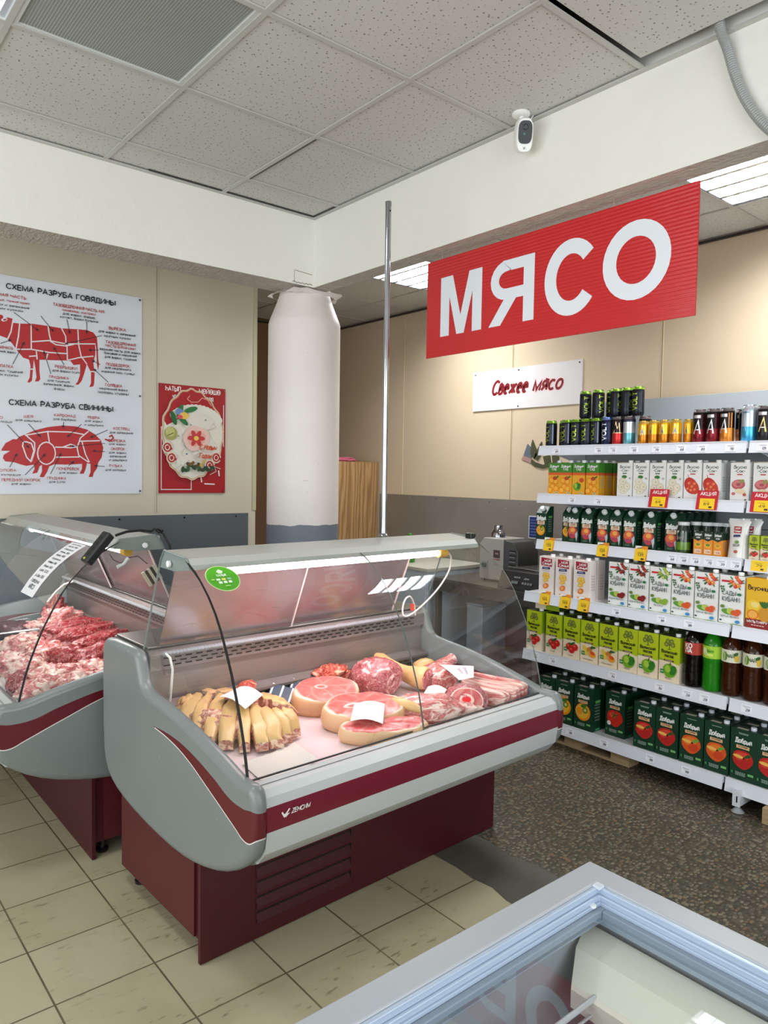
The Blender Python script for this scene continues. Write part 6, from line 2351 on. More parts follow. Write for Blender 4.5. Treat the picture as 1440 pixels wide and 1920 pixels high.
POSTER_TEXT=[(1.086,1.721,2.614,0.031,'СХЕМА РАЗРУБА ГОВЯДИНЫ','k'),
(1.095,1.704,1.938,0.032,'СХЕМА РАЗРУБА СВИНИНЫ','k'),
(0.987,1.192,2.565,0.016,'ШЕЙНАЯ ЧАСТЬ','r'),
(0.986,1.21,2.537,0.013,'(толстый, тонкий край)','r'),
(0.952,1.207,2.51,0.013,'для жарки и запекания','k'),
(0.977,1.173,2.488,0.013,'крупным куском','k'),
(1.344,1.653,2.554,0.017,'ТАЗОБЕДРЕННАЯ ЧАСТЬ Н/К','r'),
(1.397,1.597,2.531,0.014,'(оковалок, кострец)','r'),
(1.4,1.594,2.509,0.014,'для жарки, фарша,','k'),
(1.384,1.611,2.487,0.014,'котлет, варки бульона','k'),
(1.68,1.787,2.457,0.017,'ВЫРЕЗКА','r'),
(1.615,1.848,2.431,0.015,'для жарки и запекания','k'),
(1.65,1.818,2.407,0.014,'крупным куском','k'),
(1.658,1.85,2.367,0.017,'ТАЗОБЕДРЕННАЯ','r'),
(1.658,1.85,2.345,0.016,'ЧАСТЬ Б/К(огузок)','r'),
(1.622,1.886,2.32,0.015,'верхняя часть для жарки,','k'),
(1.649,1.856,2.298,0.015,'боковая и наружная','k'),
(1.651,1.854,2.274,0.015,'для варки, тушения','k'),
(1.66,1.81,2.227,0.016,'ПОДБЕДЕРОК','r'),
(1.653,1.818,2.206,0.015,'для медленного','k'),
(1.629,1.84,2.181,0.014,'жарения (азу, гуляш)','k'),
(1.351,1.479,2.179,0.016,'РЕБРЫШКИ','r'),
(1.335,1.496,2.156,0.014,'для варки (суп)','k'),
(1.317,1.429,2.114,0.015,'ГРУДИНКА','r'),
(1.306,1.438,2.093,0.013,'для тушения,','k'),
(1.282,1.463,2.07,0.014,'запекания, варки,','k'),
(1.342,1.402,2.046,0.014,'фарш','k'),
(1.653,1.758,2.094,0.017,'ГОЛЯШКА','r'),
(1.616,1.793,2.072,0.014,'медленная варка','k'),
(1.607,1.801,2.047,0.015,'(холодец, студень)','k'),
(1.001,1.114,2.259,0.015,'ГРУДНАЯ ЧАСТЬ','r'),
(0.975,1.127,2.237,0.013,'для тушения, варки','k'),
(1.017,1.113,2.151,0.016,'ЛОПАТКА','r'),
(0.965,1.164,2.125,0.014,'для варки, тушения','k'),
(0.973,1.139,2.103,0.013,'крупным куском','k'),
(1.17,1.22,1.866,0.014,'ШЕЯ','r'),
(1.124,1.266,1.843,0.013,'для шашлыка','k'),
(1.342,1.467,1.884,0.015,'КАРБОНАД','r'),
(1.336,1.469,1.861,0.013,'для барбекю','k'),
(1.542,1.613,1.882,0.015,'РЕБРА','r'),
(1.524,1.629,1.861,0.013,'для жарки','k'),
(1.52,1.635,1.837,0.013,'и шашлыка','k'),
(1.702,1.804,1.821,0.016,'КОСТРЕЦ','r'),
(1.677,1.825,1.796,0.014,'для запекания','k'),
(1.671,1.777,1.742,0.016,'ВЫРЕЗКА','r'),
(1.672,1.777,1.722,0.013,'для жарки','k'),
(1.685,1.773,1.69,0.016,'ОКОРОК','r'),
(1.672,1.785,1.667,0.014,'для жарки,','k'),
(1.676,1.779,1.643,0.014,'запекания','k'),
(1.672,1.785,1.62,0.014,'и шашлыка','k'),
(1.673,1.755,1.581,0.015,'РУЛЬКА','r'),
(1.649,1.778,1.556,0.014,'для холодца','k'),
(1.353,1.487,1.556,0.016,'ПОЧЕРЕВОК','r'),
(1.366,1.471,1.534,0.013,'для жарки','k'),
(1.297,1.406,1.498,0.015,'ГРУДИНКА','r'),
(1.308,1.398,1.477,0.013,'для супа','k'),
(1.019,1.123,1.543,0.014,'ГОЛОВА','r'),
(0.985,1.145,1.518,0.013,'для холодца','k'),
(1.045,1.257,1.486,0.015,'ПЕРЕДНИЙ ОКОРОК','r'),
(1.096,1.201,1.464,0.013,'для жарки','k'),
(0.997,1.053,1.85,0.014,'УХО','r'),
(0.971,1.101,1.829,0.012,'для холодца','k')]
WT = [(0, 2.714, 'left end'), (0, 2.424, 'blue-rimmed can'), (0, 2.332, 'red flame can'), (0, 2.203, 'leftmost gold can'), (0, 2.072, 'middle gold cans'), (0, 1.933, 'last gold can'), (0, 1.823, 'red-black cans'), (0, 1.679, 'dark can'), (0, 1.528, 'gold-letter cans')]
NUMS = ['89', '99', '75', '95', '79', '65', '85', '110', '125']
for k, (s, y, ref) in enumerate(WT):
    ticket('white', y, s, 'small white price tag on the top shelf rail under the %s' % ref, NUMS[k])
for y, ref in ((2.594, 'third green-orange carton'), (2.417, 'fourth green-orange carton')):
    ticket('white', y, 1, 'small white price tag on the second shelf rail under the %s' % ref, '45')
for k, (y, ref) in enumerate(((1.964, 'dark jar'), (1.90, 'jars, second tag from left'), (1.835, 'leftmost small orange carton'), (1.766, 'middle small orange carton'), (1.702, 'right small orange carton'), (1.632, 'foil pouch'))):
    ticket('white', y, 2, 'small white price tag on the third shelf rail under the %s' % ref, ('68', '68', '68', '75', '39', '28')[k])
for y, ref in ((2.214, 'first dark-berry carton'), (1.952, 'green fruit carton'), (1.805, 'orange fruit cartons')):
    ticket('white', y, 3, 'small white price tag on the fourth shelf rail under the %s' % ref, '189')
for k, (y, ref) in enumerate(((2.752, 'leftmost lime carton'), (2.624, 'second lime carton'), (2.226, 'mixed fruit cartons'), (1.95, 'last apple carton'), (1.802, 'cola bottle'), (1.713, 'green bottle'), (1.51, 'brown bottles'))):
    ticket('white', y, 4, 'small white price tag on the fifth shelf rail under the %s' % ref, ('99', '99', '154', '154', '28', '28', '28')[k])
for k, (y, ref) in enumerate(((2.482, 'orange-slice cartons'), (2.259, 'tomato carton'), (1.982, 'first nectarine cartons'), (1.787, 'first peach carton'))):
    ticket('white', y, 5, 'small white price tag on the bottom shelf rail under the %s' % ref, '199')
for y, ref in ((2.748, 'lone leftmost slim carton'), (2.376, 'third slim peach carton'), (2.139, 'sixth slim peach carton')):
    ticket('yellow', y, 2, 'orange and yellow price tag on the third shelf below the %s' % ref, '139')
ticket('plain', 1.522, 2, 'plain yellow price tag on the right bay below the small lime cartons', '79')
for y, ref in ((2.689, 'left'), (2.546, 'middle'), (2.42, 'right')):
    ticket('yellow', y, 3, 'orange and yellow price tag below the %s cream carton on the fourth shelf' % ref, '149')
for y, ref, n in ((2.047, 'by the third pear carton', '69'), (1.786, 'by the right tomato carton', '69'), (1.519, 'at the right photo edge', '49')):
    ticket('red', y, 1, 'red promotion sign with yellow field on the second shelf %s' % ref, n)

# ================================================================== HANGING RED SIGN
t = empty('hanging_sign', (2.452, 1.963, 2.35))
tag(t, 'big red hanging sign with white letters below the beam', 'sign')
M_SIGN = NT('corrugated_red_sheet')
_v = M_SIGN.obj()
_wv = M_SIGN.n('ShaderNodeTexWave', {'bands_direction': 'Z'}, Vector=_v, Scale=22.0)
M_SIGN.base(lin((196, 36, 40)), 0.22)
M_SIGN.bump(_wv.outputs['Fac'], 0.22, 0.004)
mb = MB()
mb.box(0, .006, -.675, .675, -.227, .227)
mb.build('sign_board', M_SIGN.m, t)
# letters: x to the right as seen from the shop, i.e. towards -Y
W_ = (226, 230, 236)
mx, mw, mz, mh = 1.963 - 2.543, .262, 2.214 - 2.35, .274
LET = [Art(), Art(), Art(), Art()]
for pc in ([(0, 0), (.22, 0), (.22, 1), (0, 1)], [(.78, 0), (1, 0), (1, 1), (.78, 1)], [(.0, 1), (.30, 1), (.59, 0), (.41, 0), (.22, .66)], [(1, 1), (.70, 1), (.41, 0), (.59, 0), (.78, .66)]):
    LET[0].poly([(mx + x * mw, mz + y * mh) for x, y in pc], W_)
yx, yw = 1.963 - 2.238, .250
for pc in ([(.77, 0), (1, 0), (1, 1), (.77, 1)], [(0, 0), (.27, 0), (.66, .44), (.38, .44)]):
    LET[1].poly([(yx + x * yw, mz + y * mh) for x, y in pc], W_)
LET[1].layer()
for q in ribbon([(yx + x * yw, mz + y * mh) for x, y in [(.85, .915), (.40, .915)] + _arc(.40, .695, .27, .22, 90, 270, 10) + [(.85, .475)]], .047):
    LET[1].poly(q, W_, False)
for L_, (cx, cz, rx, rz, a0, a1) in zip(LET[2:], ((1.963 - 1.806, .002, .100, .121, 38, 322), (1.963 - 1.522, .009, .110, .115, 90, 450))):
    L_.layer()
    for q in ribbon(_arc(cx, cz, rx, rz, a0, a1, 30), .058):
        L_.poly(q, W_, False)
for L_ in LET:
    mb = MB()
    L_.emit(mb, lambda x, y, d: (-.0004 - d, -x, y), .0002)
    mb.build('letter', M_PRINT, t)
for y in (.58, -.34):
    mb = MB()
    mb.tube([(.003, y, .225), (.003, y, .2629)], .0012, 6, (180, 150, 140))
    mb.build('hanger', M_PLASTIC, t)

# ------------------------------------------------------------------ butchery chart on the back wall
t = empty('butchery_chart', (1.38, YP - .002, 2.05))
tag(t, 'white butchery chart with red cow above a red pig on the left wall', 'poster')
mb = MB()
mb.box(.86 - 1.38, 1.90 - 1.38, -.006, 0, 1.408 - 2.05, 2.692 - 2.05, (226, 231, 238))
a = Art()
RD, BK = (186, 34, 38), (28, 30, 36)
sh = lambda pts: [(x - 1.38, z - 2.05) for x, z in pts]
a.poly(sh(COW), RD)
a.ell(1.075 - 1.38, 2.432 - 2.05, .018, .010, (226, 231, 238), .4)
a.ell(1.078 - 1.38, 2.432 - 2.05, .010, .005, RD, .4)
for c in COW_CUTS:
    a.line(sh(c), .0075, (232, 226, 228))
a.poly(sh(PIG), RD)
a.poly([(1.052 - 1.38, 1.672 - 2.05), (1.075 - 1.38, 1.71 - 2.05), (1.115 - 1.38, 1.735 - 2.05), (1.142 - 1.38, 1.735 - 2.05), (1.13 - 1.38, 1.70 - 2.05)], RD)
a.line(sh([(1.655, 1.758), (1.69, 1.748), (1.71, 1.768), (1.70, 1.785), (1.683, 1.775)]), .009, RD)
for c in PIG_CUTS:
    a.line(sh(c), .0075, (232, 226, 228))
for c in COW_ARROWS + PIG_ARROWS:
    c = sh(c)
    a.line(c, .0035, (30, 26, 34))
    d = Vector((c[1][0] - c[0][0], c[1][1] - c[0][1])).normalized()
    e = Vector(c[1])
    n = Vector((-d.y, d.x))
    a.poly([tuple(e + d * .004), tuple(e - d * .016 + n * .008), tuple(e - d * .016 - n * .008)], (30, 26, 34))
for x0, x1, z, h, s, c in POSTER_TEXT:
    if x0 < .87:
        continue
    big = h > .03
    a.text(s, (x0 + x1) / 2 - 1.38, z - 2.05, h * (.92 if big else .95), BK if c == 'k' else (176, 52, 56), (x1 - x0), .22 if big else .2)
a.emit(mb, lambda x, y, d: (x, -.006 - d, y), .00012)
mb.build('chart_board', M_PRINT, t)
for x, z in ((1.885, 2.675), (1.885, 1.425), (1.885, 2.05)):
    m2 = MB()
    m2.lathe([(.006, -.0045), (.007, 0)], 10, (x - 1.38, -.0095, z - 2.05), 'y', (120, 122, 126))
    m2.build('screw', M_METAL, t)

# ------------------------------------------------------------------ red notice board with a die-cut festive ornament over it
t = empty('notice_board', (2.262, YP - .002, 1.78))
tag(t, 'red wall notice board mostly hidden behind a festive ornament', 'notice board')
mb = MB()
mb.box(-.247, .247, -.006, 0, -.37, .37, (166, 24, 34))
a = Art()
a.text('ҺАТЫП', -.145, .325, .03, WHITE, .105, .17)
a.text('МӨЙӨШӨ', .125, .325, .03, WHITE, .16, .17)
a.text('УГОЛОК ПОТРЕБИТЕЛЯ', .0, .272, .026, WHITE, .30, .17)
a.line([(-.23, .08), (-.23, -.345), (-.013, -.345), (-.013, -.2)], .006, (232, 222, 222))
a.line([(.232, .255), (.232, -.04)], .006, (232, 222, 222))
a.line([(.195, -.21), (.2, -.25)], .010, (236, 230, 230))
a.line([(.06, -.26), (.065, -.295)], .010, (236, 230, 230))
a.line([(.085, -.305), (.165, -.308)], .009, (236, 230, 230))
a.emit(mb, lambda x, y, d: (x, -.006 - d, y), .00015)
mb.build('board', M_PRINT, t)
for x in (-.235, .235):
    for z in (-.355, .355):
        m2 = MB()
        m2.lathe([(.005, -.004), (.006, 0)], 10, (x, -.0095, z), 'y', (150, 130, 130))
        m2.build('screw', M_METAL, t)
# ornament: generic festive die-cut shield, cream scalloped field, red top, fir, bell and swirls
t = empty('festive_ornament', (2.255, YP - .012, 1.82))
tag(t, 'die-cut cream and red festive ornament with bell and fir on the red board', 'ornament')
out = []
for k in range(72):
    an = 2 * PI * k / 72
    c, s_ = math.cos(an), math.sin(an)
    r = 1 + .022 * math.sin(k * PI / 2.2) + .02 * math.sin(3 * an + 1)
    out.append((.228 * r * c * (1 if s_ < .3 else 1 - .22 * (s_ - .3)), .312 * r * s_))
mb = MB()
mb.prism([(x, z) for x, z in out], -.012, 0, 'y', (222, 214, 196))
a = Art()
a.poly([(x * .985, z * .985) for x, z in out], (206, 170, 120))
a.poly([(x * .955, z * .962) for x, z in out], (226, 222, 208))
top = [(x * .95, z * .96) for x, z in out if z > .06]
a.poly(top + [(-.19, .05), (-.1, .10), (.02, .17), (.12, .165), (.18, .10)][::1], (172, 26, 34))
for k in range(16):
    an = math.radians(150 - k * 8.6)
    a.ell(.02 + .185 * math.cos(an), .06 + .115 * math.sin(an), .030, .026, (228, 226, 214), an)
for k in range(40):
    q = random.Random(k)
    x, z = q.uniform(-.13, .17), q.uniform(-.23, .10)
    a.line([(x, z), (x + q.uniform(-.03, .03), z - .03), (x + q.uniform(-.05, .05), z - .055)], .0045, q.choice([(206, 204, 188), (238, 236, 226), (190, 190, 178)]))
for x, z, c in ((-.11, -.02, (150, 160, 110)), (.05, -.06, (190, 130, 90)), (.10, .02, (120, 150, 170)), (-.05, -.14, (90, 120, 160)), (.14, -.10, (90, 90, 96)), (-.02, .06, (150, 160, 170)), (.09, .10, (110, 150, 160))):
    a.ell(x, z, .006, .006, c)
a.ell(.02, -.03, .10, .085, (232, 196, 184), .2, 20, .05)
a.ell(.02, -.03, .07, .055, (226, 170, 160), .2, 20, .05)
for k in range(6):
    an = k * PI / 3
    a.ell(.02 + .035 * math.cos(an), -.03 + .03 * math.sin(an), .030, .016, (196, 60, 60), an)
a.ell(.02, -.03, .018, .016, (236, 200, 90))
for x, z, r, c in ((-.10, .15, 1.2, (44, 110, 56)), (-.145, .10, 1.9, (36, 100, 50)), (-.02, .165, .3, (40, 120, 60)), (-.08, .09, 2.4, (36, 110, 54))):
    a.ell(x, z, .05, .018, c, r)
a.ell(-.105, .145, .028, .022, (110, 140, 190))
a.ell(-.07, .12, .034, .024, (236, 190, 90))
a.ell(-.10, .11, .020, .014, (216, 80, 90))
a.ell(-.165, -.005, .046, .046, (166, 162, 92))
a.ell(-.17, .005, .032, .032, (196, 192, 120))
a.line([(-.19, -.02), (-.145, .0)], .005, (60, 56, 36))
for cx, cz, s in ((-.19, -.10, 1), (-.16, -.17, 1), (.17, -.16, -1), (.12, -.215, -1)):
    a.ell(cx, cz, .036, .036, (170, 40, 44))
    a.line(_arc(cx, cz, .034, .036, 0, 330, 12), .008, (224, 212, 190))
    a.line(_arc(cx, cz, .016, .018, 60, 400, 8), .006, (230, 220, 200))
for k in range(12):
    q = random.Random(k + 90)
    a.ell(-.08 + .02 * k, -.235 + q.uniform(-.02, .02), .022, .012, q.choice([(40, 70, 44), (70, 60, 40), (50, 96, 56)]), q.uniform(0, 3))
for k in range(7):
    q = random.Random(k + 40)
    a.ell(-.045 + .02 * k, -.205 + q.uniform(-.02, .02), .012, .012, q.choice([(120, 90, 40), (206, 170, 80), (84, 66, 36)]))
a.line([(-.03, .26), (-.05, .235), (-.02, .215), (.03, .22), (.06, .25), (.10, .24), (.13, .20)], .006, (226, 150, 140))
a.text('С Новым', .105, -.105, .032, (206, 84, 50), .125, .2, .25)
a.text('Годом', .085, -.165, .032, (206, 84, 50), .09, .2, .25)
a.emit(mb, lambda x, y, d: (x, -.012 - d, y), .00012)
mb.build('shield', M_PRINT, t)

# ------------------------------------------------------------------ white "fresh meat" board on the right wall
t = empty('wall_sign', (XR - .001, 3.582, 2.227))
tag(t, 'white wall sign with dark red script lettering on the right wall', 'sign')
mb = MB()
mb.box(-.009, 0, -.515, .515, -.154, .152, (224, 220, 220))
a = Art()
for w, c in ((.36, (240, 214, 212)), (.20, (126, 26, 34))):
    a.text('Свежее', -.145, -.035, .10, c, .34, w, .32)
    a.text('мясо', .215, -.035, .095, c, .25, w, .32)
a.emit(mb, lambda x, y, d: (-.009 - d, -x, y), .0002)
mb.build('board', M_PRINT, t)
for y, z in ((.49, .132), (.05, .132), (-.49, .132), (.05, -.138)):
    m2 = MB()
    m2.lathe([(.005, -.004), (.006, 0)], 10, (-.009, y, z), 'x', (70, 70, 70))
    m2.build('screw', M_METAL, t)

# ------------------------------------------------------------------ flat leaf-and-bird ornament
t = empty('wall_ornament', (XR - .001, 3.45, 1.75))
tag(t, 'olive green cut-out leaf ornament on the wall left of the top shelf', 'ornament')
mb = MB()
for pts, c in (([(.12, -.03), (.085, .055), (.03, .012), (.05, -.05)], (98, 108, 120)), ([(.14, -.06), (.12, -.03), (.05, -.06), (.04, -.09)], (168, 132, 128))):
    mb.prism([(y, z) for y, z in pts], -.006, 0, 'x', c)
mb.build('bird', M_PRINT, t, recalc=True)
mb = MB()
for pts in ([(.055, -.02), (.05, .05), (.038, .085), (.005, .02), (-.005, -.03), (.02, -.06)], [(.02, -.05), (.0, .0), (-.03, .05), (-.045, .068), (-.05, .0), (-.035, -.04), (-.01, -.07)],
            [(.04, -.06), (.01, -.08), (-.06, -.10), (-.14, -.085), (-.14, -.115), (-.06, -.128), (.01, -.115), (.05, -.09)], [(-.06, -.04), (-.12, -.03), (-.13, -.08), (-.08, -.10)], [(-.14, -.03), (-.2, -.02), (-.2, -.07), (-.15, -.09)]):
    mb.prism(pts, -.007, -.001, 'x', (74, 76, 52))
mb.build('leaf_spray', M_PRINT, t, recalc=True)

# ------------------------------------------------------------------ security camera under the ceiling
t = empty('security_camera', (2.318, 1.968, 2.999))
tag(t, 'white security camera with black face under the ceiling by the beam', 'camera')
mb = MB()
mb.lathe([(.036, 0), (.036, -.006), (.030, -.012), (.012, -.014)][::-1], 28)
mb.build('mount', M_WHITE, t, smooth=40)
mb = MB()
mb.tube([(0, 0, -.012), (.008, -.002, -.03), (.006, -.006, -.05)], .009, 12)
mb.build('arm', M_WHITE, t, smooth=40)
mb = MB()
n = 28
def rr(w, h, p=3.2):
    return [(math.copysign(abs(math.cos(2 * PI * k / n)) ** (2 / p), math.cos(2 * PI * k / n)) * w, math.copysign(abs(math.sin(2 * PI * k / n)) ** (2 / p), math.sin(2 * PI * k / n)) * h) for k in range(n)]
vs, fs = [], []
for y, s in ((-.030, .90), (-.024, 1.0), (.012, 1.0), (.026, .9), (.030, .6)):
    for x, z in rr(.034 * s, .062 * (1 - (1 - s) * .55)):
        vs.append((x, y, z))
for j in range(4):
    for k in range(n):
        k2 = (k + 1) % n
        fs.append((j * n + k, j * n + k2, (j + 1) * n + k2, (j + 1) * n + k))
fs.append(tuple(range(n))[::-1])
fs.append(tuple(range(4 * n, 5 * n)))
mb.add(vs, fs)
b = mb.build('camera_body', M_WHITE, t, smooth=50, recalc=True)
b.location = (-.006, -.018, -.094)
b.rotation_euler = (.35, -.05, -.62)
mb = MB()
mb.prism(rr(.027, .041), -.034, -.029, 'y', (10, 10, 12))
mb.lathe([(.008, -.0352), (.011, -.034)], 16, (0, 0, .018), 'y', (22, 22, 30))
mb.lathe([(.004, -.0352), (.006, -.034)], 12, (-.004, 0, -.006), 'y', (60, 96, 100))
m3 = mb.build('lens_panel', M_PRINT, b, recalc=True)
m3.location = (0, 0, .010)
mb = MB()
mb.lathe([(.003, -.033), (.005, -.0295)], 12, (.0, 0, -.046), 'y', (150, 152, 150))
mb.build('sensor', M_GLOSS, b)
mb = MB()
mb.tube([(.012, -.004, -.06), (.034, -.006, -.05), (.04, -.012, -.02), (.05, -.02, .0)], .0022, 8)
mb.build('cable', M_WHITE, t)

# ------------------------------------------------------------------ grey conduit hanging over the beam
mb = MB()
ctrl = [Vector(p) for p in ((2.340, 1.190, 3.06), (2.350, 1.185, 2.99), (2.368, 1.168, 2.93), (2.372, 1.142, 2.84), (2.372, 1.105, 2.75), (2.372, 1.05, 2.66), (2.368, .98, 2.585), (2.362, .90, 2.53), (2.362, .80, 2.50))]
path = []
for i in range(len(ctrl) - 1):
    p0, p1, p2, p3 = ctrl[max(0, i - 1)], ctrl[i], ctrl[i + 1], ctrl[min(len(ctrl) - 1, i + 2)]
    for k in range(24):
        s = k / 24
        path.append(.5 * ((2 * p1) + (-p0 + p2) * s + (2 * p0 - 5 * p1 + 4 * p2 - p3) * s * s + (-p0 + 3 * p1 - 3 * p2 + p3) * s ** 3))
mb.tube(path, [.0165 if k % 2 else .0146 for k in range(len(path))], 14, (150, 152, 150))
tag(mb.build('flexible_conduit', M_PLASTIC, None), 'grey corrugated cable conduit hanging from the ceiling gap over the beam', 'conduit')

# ------------------------------------------------------------------ chrome pole standing on the front case
t = empty('chrome_pole', (2.028, 2.43, 1.296))
tag(t, 'tall chrome pole standing on top of the front meat case', 'pole')
mb = MB()
mb.tube([(0, 0, -.002), (-.002, 0, 1.40)], .0125, 20)
mb.build('tube', M_CHROME, t, smooth=40)
mb = MB()
mb.tube([(-.002, 0, 1.395), (-.002, 0, 1.412)], .0132, 20, (150, 152, 154))
mb.lathe([(.003, -.0135), (.0045, -.0118)], 10, (-.002, 0, 1.372), 'y', (20, 20, 20))
mb.build('end_cap', M_METAL, t, smooth=40)
mb = MB()
mb.lathe([(.022, 0), (.020, .006), (.014, .012)], 20, (0, 0, -.001), 'z')
mb.build('base_flange', M_CHROME, t, smooth=40)

# ------------------------------------------------------------------ things on the glass cases
# green sticker on the front glass
t_u, t_v, t_z = .088, .0265, 1.2215
nrm = Vector((0, -.62, .79)).normalized()
ax = Vector((1, 0, 0))
ay = nrm.cross(ax)
a = Art()
GR = (86, 178, 36)
a.ell(0, 0, .058, .056, (214, 236, 170), 0, 36)
a.ell(0, 0, .055, .053, GR, 0, 36)
a.poly([(-.012, .030), (0, .040), (.012, .032), (.008, .022), (-.006, .021)], (226, 244, 214))
a.text('ХАЛЫК', .0, .008, .010, (226, 244, 214), .036, .2)
for k in range(3):
    a.rect(-.026 + k * .019, -.010, -.012 + k * .019, -.002, [(226, 244, 214), (250, 226, 110), (140, 196, 160)][k])
    a.rect(-.022 + k * .017, -.024, -.010 + k * .017, -.014, (226, 244, 214))
a.rect(-.044, -.008, -.032, -.004, (200, 232, 120))
a.rect(-.006, -.038, .012, -.034, (170, 220, 120))
mb = MB()
o_ = in_case(case1, (t_u, t_v, t_z))
def stick(x, y, d):
    p = ax * x + ay * y + nrm * (d + .0012 - 1.0 * y * y * .35)
    q = in_case(case1, Vector((t_u, t_v, t_z)) + p)
    return tuple(q - o_)
a.emit(mb, stick, .00025)
o = mb.build('round_sticker', M_GLOSS, None)
o.location = o_
tag(o, 'round green sticker at the upper left of the front case glass', 'sticker')

# paper strip with printed lines hanging on the left case's glass
GL2 = [(.050, 1.242), (.022, 1.222), (-.010, 1.196), (-.042, 1.166), (-.073, 1.130), (-.107, 1.083), (-.137, 1.030)]
P = [Vector(in_case(case2, (2.93 + L2 - (3.30 + .09 * i / 6), v - .006, z + .004))) for i, (v, z) in enumerate(GL2)]
wd = Vector((0, -.18, 0))
cen = P[3].copy()
mb = MB()
lf = []
for p in P:
    lf.append((p - cen, p - cen + wd))
vs = [q for pr in lf for q in pr]
mb.add(vs, [(2 * i, 2 * i + 1, 2 * i + 3, 2 * i + 2) for i in range(len(P) - 1)], (232, 232, 234))
a = Art()
LINES = ['МЯСО', 'ГОВЯДИНА', 'рёбра 350', 'шея 520', 'бедро 560', 'голяшка 430', 'грудинка', 'фарш 480', 'печень 300', 'сердце', 'кости 120', 'жир']
for k, s in enumerate(LINES):
    a.text(s, .5, .05 + k * .078, .034 if k else .05, (60, 62, 70), .62 if k else .4, .2)
def strip_fn(x, y, d):
    f = y * (len(P) - 1)
    i = min(int(f), len(P) - 2)
    s = f - i
    l = lf[i][0].lerp(lf[i + 1][0], s)
    r = lf[i][1].lerp(lf[i + 1][1], s)
    return tuple(l.lerp(r, x) + Vector((-.0012, 0, .0012)))
a2 = Art()
a2.p = [([(x, .97 - y) for x, y in pts], c, k) for pts, c, k in a.p]
a2.emit(mb, strip_fn, 0)
o = mb.build('price_list', M_PRINT, None)
o.location = cen
md = o.modifiers.new('thickness', 'SOLIDIFY')
md.thickness = .0008
tag(o, 'white sheet of printed prices stuck on the curved glass of the left case', 'price list')

# black extension socket clipped on the glass corner of the left case
t = empty('power_strip', (.985, 2.905, 1.262))
tag(t, 'black extension socket strip clipped on the corner of the left case', 'power strip')
t.rotation_euler = (.15, -.85, .12)
mb = MB()
mb.box(-.085, .06, -.024, .024, -.014, .022, (34, 36, 38))
mb.build('housing', M_PLASTIC, t, bevel=.008)
mb = MB()
for x in (-.05, -.025, .0, .025):
    mb.lathe([(.008, .0215), (.008, .0228)], 12, (x, 0, 0), 'z', (14, 14, 14))
mb.lathe([(.005, .0215), (.004, .0245)], 10, (-.073, .0, 0), 'z', (180, 186, 60))
mb.build('socket_holes', M_PLASTIC, t)
mb = MB()
mb.tube([(1.045, 2.905, 1.302), (1.09, 2.91, 1.315), (1.15, 2.92, 1.318), (1.20, 2.93, 1.312), (1.215, 2.945, 1.318), (1.235, 2.935, 1.322), (1.245, 2.92, 1.312), (1.225, 2.915, 1.306), (1.222, 2.93, 1.316), (1.252, 2.925, 1.30), (1.275, 2.92, 1.25), (1.285, 2.92, 1.20)], .0055, 8, (22, 23, 25))
tag(mb.build('black_cable', M_PLASTIC, None, smooth=50), 'black power cable running over the top corner of the left case', 'cable')
# small ballast box with wires inside the end of the left case
t = empty('lamp_ballast', in_case(case2, (L2 - .02, .255, 1.125)), math.radians(-90))
tag(t, 'striped lamp ballast box wired inside the end glass of the left case', 'ballast')
mb = MB()
for k, c in enumerate(((210, 200, 176), (84, 74, 66), (212, 202, 178), (70, 62, 58), (206, 198, 178))):
    mb.box(-.012, .006, -.045 + k * .018, -.027 + k * .018, -.045, .045, c)
o = mb.build('ballast_body', M_PLASTIC, t)
o.rotation_euler = (.55, 0, 0)
o.scale = (.7, .7, .75)
mb = MB()
mb.tube([(0, -.02, .05), (0, -.06, .085), (0, -.10, .08), (0, -.13, .06), (0, -.16, .075), (0, -.175, .10)], .0018, 8, (70, 50, 60))
mb.tube([(0, -.10, .08), (0, -.12, .055), (0, -.145, .045)], .008, 8, (230, 226, 226))
mb.build('wire', M_PLASTIC, t, smooth=50)

# white lamp cable looping down inside the front case on the right
mb = MB()
cp = [(1.31, .19, 1.215), (1.335, .20, 1.19), (1.345, .22, 1.13), (1.32, .25, 1.06), (1.28, .28, 1.0), (1.235, .31, .95), (1.20, .33, .925), (1.175, .335, .93), (1.17, .335, .965), (1.185, .335, 1.0), (1.215, .34, 1.01), (1.245, .35, .99), (1.275, .365, .95), (1.295, .38, .905)]
path = []
for i in range(len(cp) - 1):
    p0, p1, p2, p3 = [Vector(cp[max(0, min(len(cp) - 1, i + k))]) for k in (-1, 0, 1, 2)]
    for k in range(6):
        s = k / 6
        path.append(in_case(case1, .5 * ((2 * p1) + (-p0 + p2) * s + (2 * p0 - 5 * p1 + 4 * p2 - p3) * s * s + (-p0 + 3 * p1 - 3 * p2 + p3) * s ** 3)))
mb.tube(path, .0042, 8, (226, 220, 212))
o = mb.build('white_cable', M_PLASTIC, None, smooth=50)
tag(o, 'white lamp cable looping inside the right end of the front case', 'cable')
mb = MB()
p = in_case(case1, (1.225, .33, .965))
mb.box(p.x - .006, p.x + .006, p.y - .006, p.y + .006, p.z - .018, p.z + .012, (206, 70, 56))
o = mb.build('cable_tie', M_PLASTIC, o)
mb = MB()
p = [in_case(case1, q) for q in ((.065, .385, .915), (.075, .37, .90), (.08, .36, .86), (.078, .365, .80), (.075, .37, .745))]
mb.tube(p, .0045, 8, (226, 222, 214))
tag(mb.build('white_cable', M_PLASTIC, None, smooth=50), 'short white cable hanging down the back wall at the left end of the front case', 'cable')
mb = MB()
p = [in_case(case2, (2.93 + L2 - y, v, z)) for y, v, z in ((4.36, .37, .92), (4.40, .33, .90), (4.42, .29, .86), (4.44, .25, .80))]
